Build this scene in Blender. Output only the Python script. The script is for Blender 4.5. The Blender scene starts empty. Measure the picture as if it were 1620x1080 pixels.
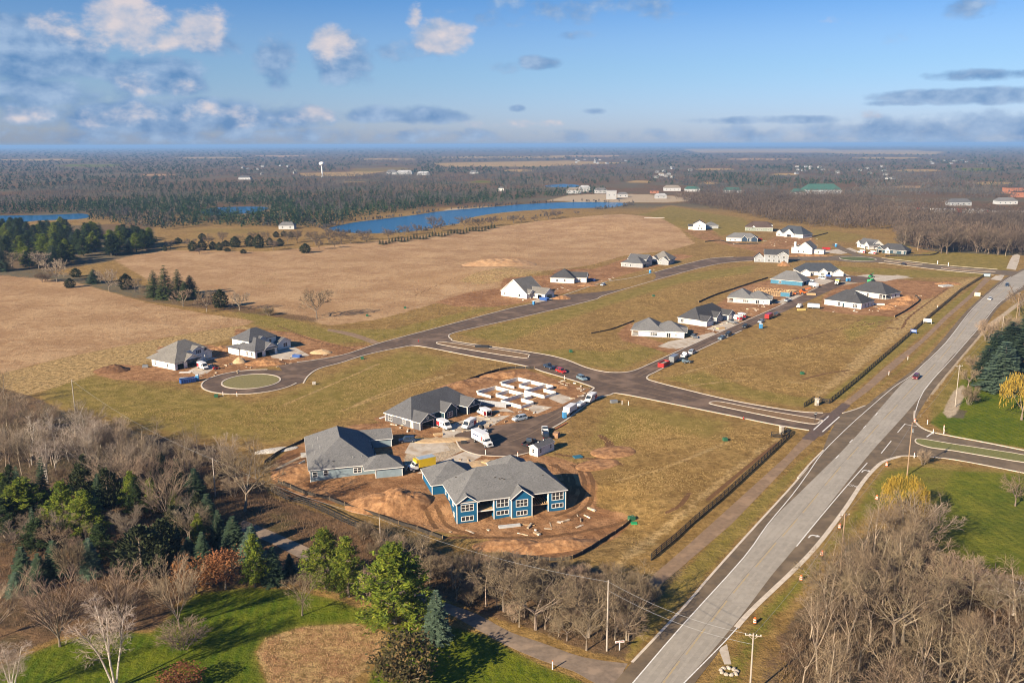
import bpy, bmesh, math, random
import numpy as np
from mathutils import Vector, Matrix
from mathutils.geometry import tessellate_polygon
R = math.radians
sc = bpy.context.scene
COL = sc.collection

# ------------------------------------------------------------------ camera
CAM_H, FPX, HOR, ROLL = 85.0, 1400.0, 228.5, 0.0030       # metres, focal length / horizon row for a 1620 x 1080 frame, roll
PITCH = math.atan((540 - HOR) / FPX)
cam_d = bpy.data.cameras.new('camera')
cam = bpy.data.objects.new('camera', cam_d); COL.objects.link(cam)
cam_d.sensor_width = 36.0; cam_d.lens = 36.0 * FPX / 1620
cam_d.clip_start = 0.5; cam_d.clip_end = 120000
cam.matrix_world = Matrix.Translation((0, 0, CAM_H)) @ Matrix.Rotation(R(90) - PITCH, 4, 'X') @ Matrix.Rotation(-ROLL, 4, 'Z')
sc.camera = cam

# ------------------------------------------------------------------ sky, sun, exposure
SUN_EL, SUN_AZ = R(25.0), R(225.0)                        # azimuth clockwise from +Y (the way the camera looks)
sun_d = bpy.data.lights.new('sun', 'SUN'); sun_d.energy = 5.0; sun_d.angle = R(0.55); sun_d.color = (1.0, 0.85, 0.64)
sun = bpy.data.objects.new('sun', sun_d); COL.objects.link(sun)
SUN_V = Vector((math.sin(SUN_AZ) * math.cos(SUN_EL), math.cos(SUN_AZ) * math.cos(SUN_EL), math.sin(SUN_EL)))
sun.rotation_euler = SUN_V.to_track_quat('Z', 'Y').to_euler(); sun.location = (0, 0, 300)
vs = sc.view_settings
sc.display_settings.display_device = 'sRGB'
vs.view_transform = 'Standard'; vs.look = 'None'; vs.exposure = 1.18; vs.gamma = 1.0; vs.use_curve_mapping = False
sc.cycles.max_bounces = 6; sc.cycles.diffuse_bounces = 3; sc.cycles.glossy_bounces = 2
sc.cycles.transmission_bounces = 2; sc.cycles.volume_bounces = 0; sc.cycles.transparent_max_bounces = 6
sc.cycles.use_denoising = True; sc.cycles.filter_width = 1.05

class X:                                                   # arithmetic on shader sockets
    t = None
    def __init__(s, v): s.v = v
    @staticmethod
    def op(o, a, b=None, c=None, clamp=False):
        n = X.t.nodes.new('ShaderNodeMath'); n.operation = o; n.use_clamp = clamp
        for i, q in enumerate((a, b, c)):
            if q is None: continue
            if isinstance(q, X): X.t.links.new(q.v, n.inputs[i])
            else: n.inputs[i].default_value = q
        return X(n.outputs[0])
    def __add__(a, b): return X.op('ADD', a, b)
    __radd__ = __add__
    def __sub__(a, b): return X.op('SUBTRACT', a, b)
    def __rsub__(a, b): return X.op('SUBTRACT', b, a)
    def __mul__(a, b): return X.op('MULTIPLY', a, b)
    __rmul__ = __mul__
    def __truediv__(a, b): return X.op('DIVIDE', a, b)
    def clamp(a): return X.op('ADD', a, 0.0, clamp=True)
    def max(a, b): return X.op('MAXIMUM', a, b)
    def min(a, b): return X.op('MINIMUM', a, b)
    def smooth(a, lo, hi):
        n = X.t.nodes.new('ShaderNodeMapRange'); n.interpolation_type = 'SMOOTHSTEP'; X.t.links.new(a.v, n.inputs[0])
        n.inputs[1].default_value = lo; n.inputs[2].default_value = hi; return X(n.outputs[0])
def xvec(x, y, z=0.0):
    n = X.t.nodes.new('ShaderNodeCombineXYZ')
    for i, q in enumerate((x, y, z)):
        if isinstance(q, X): X.t.links.new(q.v, n.inputs[i])
        else: n.inputs[i].default_value = q
    return n.outputs[0]
def xnoise(vec, scale, detail=4.0, rough=0.55, color=False, dist=0.0):
    n = X.t.nodes.new('ShaderNodeTexNoise'); n.inputs['Scale'].default_value = scale; n.inputs['Detail'].default_value = detail
    n.inputs['Roughness'].default_value = rough; n.inputs['Distortion'].default_value = dist
    if vec is not None: X.t.links.new(vec, n.inputs['Vector'])
    return X(n.outputs[1 if color else 0])
def xmix(f, a, b, blend='MIX'):
    n = X.t.nodes.new('ShaderNodeMix'); n.data_type = 'RGBA'; n.blend_type = blend
    if isinstance(f, X): X.t.links.new(f.v, n.inputs[0])
    else: n.inputs[0].default_value = f
    for i, q in ((6, a), (7, b)):
        if isinstance(q, (tuple, list)): n.inputs[i].default_value = (*q[:3], 1)
        else: X.t.links.new(q.v if isinstance(q, X) else q, n.inputs[i])
    return X(n.outputs[2])

def px_dir(px, py):
    x, y = px - 810, py - 540
    x, y = x - y * ROLL, y + x * ROLL
    a, b = x / FPX, -y / FPX
    return (a, math.cos(PITCH) + b * math.sin(PITCH), -math.sin(PITCH) + b * math.cos(PITCH))

world = bpy.data.worlds.new('World'); sc.world = world; world.use_nodes = True
X.t = world.node_tree; X.t.nodes.clear()
SKY_K = 0.05
sky = X.t.nodes.new('ShaderNodeTexSky'); sky.sky_type = 'NISHITA'; sky.sun_disc = False
sky.sun_elevation = SUN_EL; sky.sun_rotation = SUN_AZ; sky.altitude = 300; sky.air_density = 1.0; sky.dust_density = 0.6; sky.ozone_density = 1.6
tc = X.t.nodes.new('ShaderNodeTexCoord'); sx = X.t.nodes.new('ShaderNodeSeparateXYZ'); X.t.links.new(tc.outputs['Generated'], sx.inputs[0])
dx, dy, dz = X(sx.outputs[0]), X(sx.outputs[1]), X(sx.outputs[2])
AZ = X.op('ARCTAN2', dx, dy) * (180 / math.pi); EL = X.op('ARCSINE', dz) * (180 / math.pi)
cvec = xvec(AZ * 0.30, EL * 0.44); cvec2 = xvec(AZ * 0.30 + 0.13, EL * 0.44 - 0.18)
f1 = xnoise(cvec, 1.25, 7.0, 0.56, dist=0.08); f2 = xnoise(cvec2, 1.25, 5.0, 0.52, dist=0.08)
big = xnoise(xvec(AZ * 0.03, EL * 0.09, 3.7), 1.0, 2.0)
def cloud(px, py, rx, ry, amp=1.0):                        # a soft elliptical cloud bank at a bearing and height in the sky
    d = px_dir(px, py); az = math.degrees(math.atan2(d[0], d[1])); el = math.degrees(math.atan2(d[2], math.hypot(d[0], d[1])))
    k = math.degrees(1 / FPX)
    a = (AZ - az) * (1 / (rx * k)); b = (EL - el) * (1 / (ry * k))
    return (1.0 - (a * a + b * b)).max(-1.5) * amp
def fold(lst):
    m = lst[0]
    for q in lst[1:]: m = m.max(q)
    return m
pale = fold([cloud(225, 44, 140, 44, 1.15), cloud(300, 48, 64, 36, 1.2), cloud(700, 58, 60, 32, 1.2), cloud(530, 72, 40, 36, .8), cloud(255, 135, 60, 20, .4), cloud(655, 30, 16, 30, .8),
             cloud(330, 180, 210, 18, .5), cloud(120, 184, 150, 16, .45), cloud(500, 180, 36, 16, .8), cloud(1365, 182, 30, 9, .7), cloud(820, 196, 90, 9, .55), cloud(1310, 33, 70, 9, .28)])
grey = fold([cloud(35, 80, 115, 46, 1.5), cloud(125, 102, 50, 26, 1.3), cloud(250, 120, 85, 34, 1.3), cloud(330, 65, 60, 24, .8), cloud(435, 95, 36, 42, 1.2), cloud(545, 95, 52, 46, 1.1), cloud(640, 80, 60, 22, .55),
             cloud(852, 100, 36, 14, 1.1), cloud(800, 108, 30, 12, .4), cloud(560, 125, 36, 14, .5), cloud(60, 150, 150, 26, .9), cloud(280, 185, 250, 30, 1.25), cloud(640, 182, 110, 16, 1.1), cloud(818, 172, 16, 6, .8), cloud(940, 176, 22, 6, .7),
             cloud(1560, 117, 90, 9, .8), cloud(1570, 152, 180, 12, .9), cloud(1420, 163, 70, 5, .6), cloud(1250, 190, 150, 7, .55), cloud(1560, 205, 260, 26, .9), cloud(1330, 212, 240, 16, .55), cloud(860, 15, 190, 22, .35), cloud(1560, 5, 60, 18, .5), cloud(950, 55, 80, 6, .3),
             cloud(300, 214, 420, 14, .5), cloud(900, 214, 420, 10, .3)])
far_bank = (big - 0.60) * 5.0                               # the same broken banks go on round the rest of the sky
out_view = (X.op('ABSOLUTE', AZ) - 34.0).smooth(0.0, 8.0).max((EL - 13.0).smooth(0.0, 6.0)) * (EL + 1.0).smooth(0.0, 3.0)
grey = grey.max(far_bank * out_view - (1.0 - out_view) * 1.5)
dp = (pale * 0.85 + (f1 - 0.54) * 2.9).smooth(0.02, 0.74) * (pale + 0.9).smooth(0.0, 0.9)
dg = (grey * 0.85 + (f1 - 0.52) * 2.9).smooth(-0.10, 0.66) * (grey + 0.9).smooth(0.0, 0.9)
lit = ((f1 - f2) * 3.2 + 0.50).clamp()
S = 0.76 / SKY_K
hor = 1.0 - EL.smooth(0.0, 9.0)
c_grey = xmix(lit, (0.068 * S, 0.150 * S, 0.295 * S), (0.215 * S, 0.295 * S, 0.415 * S))
c_pale = xmix(lit, (0.20 * S, 0.265 * S, 0.37 * S), (0.445 * S, 0.395 * S, 0.395 * S))
tint = xmix(EL.smooth(5.5, 12.5), xmix(EL.smooth(0.3, 5.0), (0.60, 0.72, 1.24), (0.55, 0.73, 1.06)), (0.14, 0.53, 1.00))
skyc = xmix(1.0, sky.outputs[0], tint, 'MULTIPLY')
skyc = xmix(dg * 0.86, skyc, c_grey)
skyc = xmix(dp * 0.88, skyc, c_pale)
bg = X.t.nodes.new('ShaderNodeBackground'); X.t.links.new(skyc.v, bg.inputs[0]); bg.inputs[1].default_value = SKY_K
wo = X.t.nodes.new('ShaderNodeOutputWorld'); X.t.links.new(bg.outputs[0], wo.inputs[0])

# ------------------------------------------------------------------ placing: bearing of a point of the ground -> metres
def smst(x, a, b):
    t = np.clip((x - a) / (b - a), 0, 1); return t * t * (3 - 2 * t)
A_O, A_ANG = (-13.2, 195.3), R(17.5)                        # the walk-out house: its front corner and bearing
def a_local(x, y):
    ux, uy = math.cos(A_ANG), math.sin(A_ANG)
    return (x - A_O[0]) * ux + (y - A_O[1]) * uy, -(x - A_O[0]) * uy + (y - A_O[1]) * ux
def hg(x, y):                                              # height of the land
    lx, ly = a_local(x, y)
    wob = 0.10 * np.sin(x * 0.9 + 1.3 * np.sin(y * .5)) * np.sin(y * 0.8)
    dip = -(2.6 + wob) * (1 - smst(ly, 0.8, 8.0)) * smst(ly, -34, -16) * smst(lx, -24, -5) * (1 - smst(lx, 33, 52))
    dip2 = -1.5 * np.exp(-(((x + 54) / 9.0) ** 2 + ((y - 210) / 8.0) ** 2))
    hill = 5.0 * np.exp(-(((x - 135) / 90.0) ** 2 + ((y - 985) / 110.0) ** 2))
    hill2 = 3.0 * np.exp(-(((x + 5) / 45.0) ** 2 + ((y - 590) / 40.0) ** 2))
    return dip + dip2 + hill + hill2
def G(px, py, z=None):
    d = px_dir(px, py)
    zz = 0.0 if z is None else z
    for _ in range(1 if z is not None else 10):
        t = (zz - CAM_H) / d[2]; x, y = d[0] * t, d[1] * t
        if z is None: zz = float(hg(x, y))
    return Vector((x, y, zz))
def project(p):
    x, y, z = p[0], p[1], p[2] - CAM_H
    f = y * math.cos(PITCH) - z * math.sin(PITCH); u = y * math.sin(PITCH) + z * math.cos(PITCH)
    x, y = FPX * x / f, -FPX * u / f
    return 810 + x + y * ROLL, 540 + y - x * ROLL
def height_at(base, py_top):
    lo, hi = 0.0, 120.0
    for _ in range(40):
        m = (lo + hi) / 2
        if project((base[0], base[1], base[2] + m))[1] > py_top: lo = m
        else: hi = m
    return lo

# ------------------------------------------------------------------ materials
MATS = {}
def new_mat(name):
    m = bpy.data.materials.new(name); m.use_nodes = True; X.t = m.node_tree
    b = m.node_tree.nodes['Principled BSDF']; return m, b
def mat(name, c, c2=None, scale=3.0, rough=0.8, bump=0.0, bscale=None, metal=0.0, spec=0.3, detail=4.0, rnd=0.0, trans=0.0, stretch=None, coat=0.0, c3=None, s3=0.3):
    if name in MATS: return MATS[name]
    m, b = new_mat(name)
    g = X.t.nodes.new('ShaderNodeNewGeometry'); vec = g.outputs['Position']
    if stretch:
        t = X.t.nodes.new('ShaderNodeTexCoord'); mp = X.t.nodes.new('ShaderNodeMapping'); mp.inputs['Scale'].default_value = stretch
        X.t.links.new(t.outputs['Object'], mp.inputs[0]); vec = mp.outputs[0]
    if c2 is None: c2 = tuple(v * 0.82 for v in c)
    n = xnoise(vec, scale, detail, 0.6)
    col = xmix(n.smooth(0.32, 0.68), c2, c)
    if c3 is not None: col = xmix(xnoise(vec, s3, 3.0).smooth(0.48, 0.66), col, c3)
    if rnd:
        oi = X.t.nodes.new('ShaderNodeObjectInfo'); hsv = X.t.nodes.new('ShaderNodeHueSaturation')
        X.t.links.new(col.v, hsv.inputs['Color']); X.t.links.new((1.0 - rnd + X(oi.outputs['Random']) * (2 * rnd)).v, hsv.inputs['Value'])
        X.t.links.new((0.5 + (X.op('FRACT', X(oi.outputs['Random']) * 7.13) - 0.5) * (0.10 * rnd)).v, hsv.inputs['Hue']); col = X(hsv.outputs[0])
    X.t.links.new(col.v, b.inputs['Base Color'])
    b.inputs['Roughness'].default_value = rough; b.inputs['Metallic'].default_value = metal
    b.inputs['Specular IOR Level'].default_value = spec
    if coat: b.inputs['Coat Weight'].default_value = coat
    if bump:
        bn = X.t.nodes.new('ShaderNodeBump'); bn.inputs['Strength'].default_value = 1.0; bn.inputs['Distance'].default_value = bump
        X.t.links.new(xnoise(vec, bscale or scale, 5.0, 0.65).v, bn.inputs['Height']); X.t.links.new(bn.outputs[0], b.inputs['Normal'])
    if trans:
        tr = X.t.nodes.new('ShaderNodeBsdfTranslucent'); X.t.links.new(col.v, tr.inputs[0]); mx = X.t.nodes.new('ShaderNodeMixShader'); mx.inputs[0].default_value = trans
        out = m.node_tree.nodes['Material Output']
        X.t.links.new(b.outputs[0], mx.inputs[1]); X.t.links.new(tr.outputs[0], mx.inputs[2]); X.t.links.new(mx.outputs[0], out.inputs[0])
    MATS[name] = m; return m

# ------------------------------------------------------------------ meshes and objects
class MB:                                                  # collects faces of ONE mesh
    def __init__(s): s.v = []; s.f = []; s.m = []
    def face(s, pts, mi=0):
        i = len(s.v); s.v.extend([tuple(p) for p in pts]); s.f.append(tuple(range(i, i + len(pts)))); s.m.append(mi)
    def solid(s, vs_, fs, mi=0):
        i = len(s.v); s.v.extend([tuple(p) for p in vs_]); s.f.extend([tuple(i + k for k in f) for f in fs]); s.m.extend([mi] * len(fs))
    def box(s, x0, x1, y0, y1, z0, z1, mi=0, taper=0.0, M=None):
        t = taper
        p = [(x0, y0, z0), (x1, y0, z0), (x1, y1, z0), (x0, y1, z0), (x0 + t, y0 + t, z1), (x1 - t, y0 + t, z1), (x1 - t, y1 - t, z1), (x0 + t, y1 - t, z1)]
        if M is not None: p = [M @ Vector(q) for q in p]
        s.solid(p, [(0, 3, 2, 1), (4, 5, 6, 7), (0, 1, 5, 4), (1, 2, 6, 5), (2, 3, 7, 6), (3, 0, 4, 7)], mi)
    def prism(s, prof, y0, y1, mi=0, inset=0.0):             # side profile in x,z swept over y
        n = len(prof)
        cx = sum(p[0] for p in prof) / n; cz = sum(p[1] for p in prof) / n
        p = [(a, y0, b) for a, b in prof] + [(a, y1, b) for a, b in prof]
        s.solid(p, [tuple(range(n)), tuple(range(2 * n - 1, n - 1, -1))] + [(i, i + n, (i + 1) % n + n, (i + 1) % n) for i in range(n)], mi)
    def tube(s, p0, p1, r0, r1=None, n=6, mi=0, cap=True):
        p0, p1 = Vector(p0), Vector(p1); r1 = r0 if r1 is None else r1
        d = (p1 - p0).normalized(); a = d.cross(Vector((0, 0, 1)))
        if a.length < 1e-3: a = d.cross(Vector((1, 0, 0)))
        a.normalize(); b = d.cross(a)
        v = []
        for p, r in ((p0, r0), (p1, r1)):
            for k in range(n):
                t = 2 * math.pi * k / n; v.append(p + a * (r * math.cos(t)) + b * (r * math.sin(t)))
        f = [(k, (k + 1) % n, n + (k + 1) % n, n + k) for k in range(n)]
        if cap: f += [tuple(range(n - 1, -1, -1)), tuple(range(n, 2 * n))]
        s.solid(v, f, mi)
    def lathe(s, prof, n=12, mi=0, o=(0, 0, 0)):              # profile of (r, z)
        v = []; f = []
        for r, z in prof:
            for k in range(n):
                t = 2 * math.pi * k / n; v.append((o[0] + r * math.cos(t), o[1] + r * math.sin(t), o[2] + z))
        for j in range(len(prof) - 1):
            for k in range(n): f.append((j * n + k, j * n + (k + 1) % n, (j + 1) * n + (k + 1) % n, (j + 1) * n + k))
        f += [tuple(range(n - 1, -1, -1)), tuple(range((len(prof) - 1) * n, len(prof) * n))]
        s.solid(v, f, mi)
    def mesh(s, name, mats, smooth=False):
        me = bpy.data.meshes.new(name); me.from_pydata(s.v, [], s.f)
        for m in (mats if isinstance(mats, (list, tuple)) else [mats]): me.materials.append(m)
        if any(s.m): me.polygons.foreach_set('material_index', s.m)
        if smooth: me.polygons.foreach_set('use_smooth', [True] * len(s.f))
        me.validate(); me.update(); return me
    def build(s, name, mats, parent=None, smooth=False): return link(name, s.mesh(name, mats, smooth), parent)
def link(name, me, parent=None, M=None):
    o = bpy.data.objects.new(name, me); COL.objects.link(o)
    if parent is not None: o.parent = parent
    if M is not None: o.matrix_local = M
    return o
def np_mesh(name, V, F, mats, mi=None, smooth=False):      # big meshes from arrays, F all of one size
    me = bpy.data.meshes.new(name); k = F.shape[1]
    me.vertices.add(len(V)); me.vertices.foreach_set('co', np.asarray(V, np.float32).ravel())
    me.loops.add(F.size); me.loops.foreach_set('vertex_index', np.asarray(F, np.int32).ravel())
    me.polygons.add(len(F)); me.polygons.foreach_set('loop_start', np.arange(0, F.size, k, dtype=np.int32))
    for m in (mats if isinstance(mats, (list, tuple)) else [mats]): me.materials.append(m)
    if mi is not None: me.polygons.foreach_set('material_index', np.asarray(mi, np.int32))
    me.polygons.foreach_set('use_smooth', np.full(len(F), bool(smooth)))
    me.update(calc_edges=True); return me
def tag(o, label, cat=None, group=None, kind=None):
    o['label'] = label
    if cat: o['category'] = cat
    if group: o['group'] = group
    if kind: o['kind'] = kind
    return o
def empty(name, loc, rz=0.0, label=None, cat=None, group=None):
    o = bpy.data.objects.new(name, None); COL.objects.link(o); o.location = loc; o.rotation_euler = (0, 0, rz)
    o.empty_display_size = 0.5
    if label: tag(o, label, cat, group)
    return o
def copy_tree_child(o, parent):
    c = o.copy(); COL.objects.link(c); c.parent = parent
    for ch in o.children: copy_tree_child(ch, c)
def dup(root, loc, rz=0.0, label=None, cat=None, group=None, scale=None):
    c = root.copy(); COL.objects.link(c); c.location = loc; c.rotation_euler = (0, 0, rz)
    if scale is not None: c.scale = scale if isinstance(scale, (tuple, list)) else (scale,) * 3
    if label: tag(c, label, cat, group)
    for ch in root.children: copy_tree_child(ch, c)
    return c
def spline(pts, n=6, closed=False):                         # Catmull-Rom through 2-D points
    P = [np.array(p, float) for p in pts]; out = []
    m = len(P)
    for i in range(m if closed else m - 1):
        if closed: a, b, c, d = P[i - 1], P[i], P[(i + 1) % m], P[(i + 2) % m]
        else: a, b, c, d = P[max(i - 1, 0)], P[i], P[i + 1], P[min(i + 2, m - 1)]
        for k in range(n):
            t = k / n
            out.append(0.5 * ((2 * b) + (c - a) * t + (2 * a - 5 * b + 4 * c - d) * t * t + (3 * b - a - 3 * c + d) * t ** 3))
    if not closed: out.append(P[-1])
    return out
def ground_pts(px, n=0, closed=False):
    g = [G(*p) for p in px]
    pts = [(p.x, p.y) for p in g]
    if n: pts = [tuple(p) for p in spline(pts, n, closed)]
    return pts
def sheet(name, pts, z, m, label, kind='structure', cat=None, parent=None, drop=0.25):
    """a flat piece of paving: outline in metres, top at z, with sides going down into the ground"""
    v3 = [Vector((p[0], p[1], 0)) for p in pts]
    tris = tessellate_polygon([v3])
    mb = MB(); n = len(pts)
    top = [(p[0], p[1], z) for p in pts]; bot = [(p[0], p[1], z - drop) for p in pts]
    area = sum(pts[i][0] * pts[(i + 1) % n][1] - pts[(i + 1) % n][0] * pts[i][1] for i in range(n))
    fs = []
    for t in tris:
        a, b, c = (top[k] for k in t)
        cr = (b[0] - a[0]) * (c[1] - a[1]) - (b[1] - a[1]) * (c[0] - a[0])
        fs.append(tuple(t) if cr > 0 else tuple(t[::-1]))
    for i in range(n):
        j = (i + 1) % n
        fs.append((i, i + n, j + n, j) if area > 0 else (j, j + n, i + n, i))
    mb.solid(top + bot, fs)
    o = mb.build(name, m, parent)
    if label: tag(o, label, cat, kind=kind)
    return o
def ribbon(mb, pts, w, z0, z1, mi=0, off=0.0, closed=False):   # a strip of width w, from z0 to z1, along 2-D points
    n = len(pts); P = [np.array(p[:2], float) for p in pts]; L = []; Rr = []
    for i in range(n):
        a = P[i - 1] if (i or closed) else P[i]; b = P[(i + 1) % n] if (i < n - 1 or closed) else P[i]
        d = b - a; d = d / (np.linalg.norm(d) + 1e-9); nn = np.array([-d[1], d[0]])
        L.append(P[i] + nn * (off + w / 2)); Rr.append(P[i] + nn * (off - w / 2))
    zz = [float(hg(p[0], p[1])) for p in P]
    v = []
    for i in range(n):
        v += [(*L[i], zz[i] + z1), (*Rr[i], zz[i] + z1), (*Rr[i], zz[i] + z0), (*L[i], zz[i] + z0)]
    f = []
    for i in range(n if closed else n - 1):
        a = 4 * i; b = 4 * ((i + 1) % n)
        f += [(a, a + 1, b + 1, b), (a + 1, a + 2, b + 2, b + 1), (a + 3, a, b, b + 3)]
    if not closed: f += [(0, 3, 2, 1), (4 * n - 4, 4 * n - 3, 4 * n - 2, 4 * n - 1)]
    mb.solid(v, f, mi)
# ------------------------------------------------------------------ the land: one sheet to the horizon, with land-cover weights at its points
def poly_sd(Q, poly, closed=True):
    """signed distance in metres (positive inside) of points Q to an outline, or minus the distance to an open line"""
    d2 = np.full(len(Q), 1e18); ins = np.zeros(len(Q), bool); n = len(poly)
    for i in range(n if closed else n - 1):
        ax, ay = poly[i]; bx, by = poly[(i + 1) % n]
        ex, ey = bx - ax, by - ay; wx, wy = Q[:, 0] - ax, Q[:, 1] - ay
        t = np.clip((wx * ex + wy * ey) / (ex * ex + ey * ey + 1e-9), 0, 1)
        d2 = np.minimum(d2, (wx - ex * t) ** 2 + (wy - ey * t) ** 2)
        if closed:
            c = ((ay > Q[:, 1]) != (by > Q[:, 1])) & (Q[:, 0] < ex * (Q[:, 1] - ay) / (by - ay + 1e-12) + ax)
            ins ^= c
    d = np.sqrt(d2)
    return np.where(ins, d, -d) if closed else -d
TILL, DIRT, LAWN, PALE, LEAF, OLIVE, GRIT, DARK = range(8)
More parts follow.
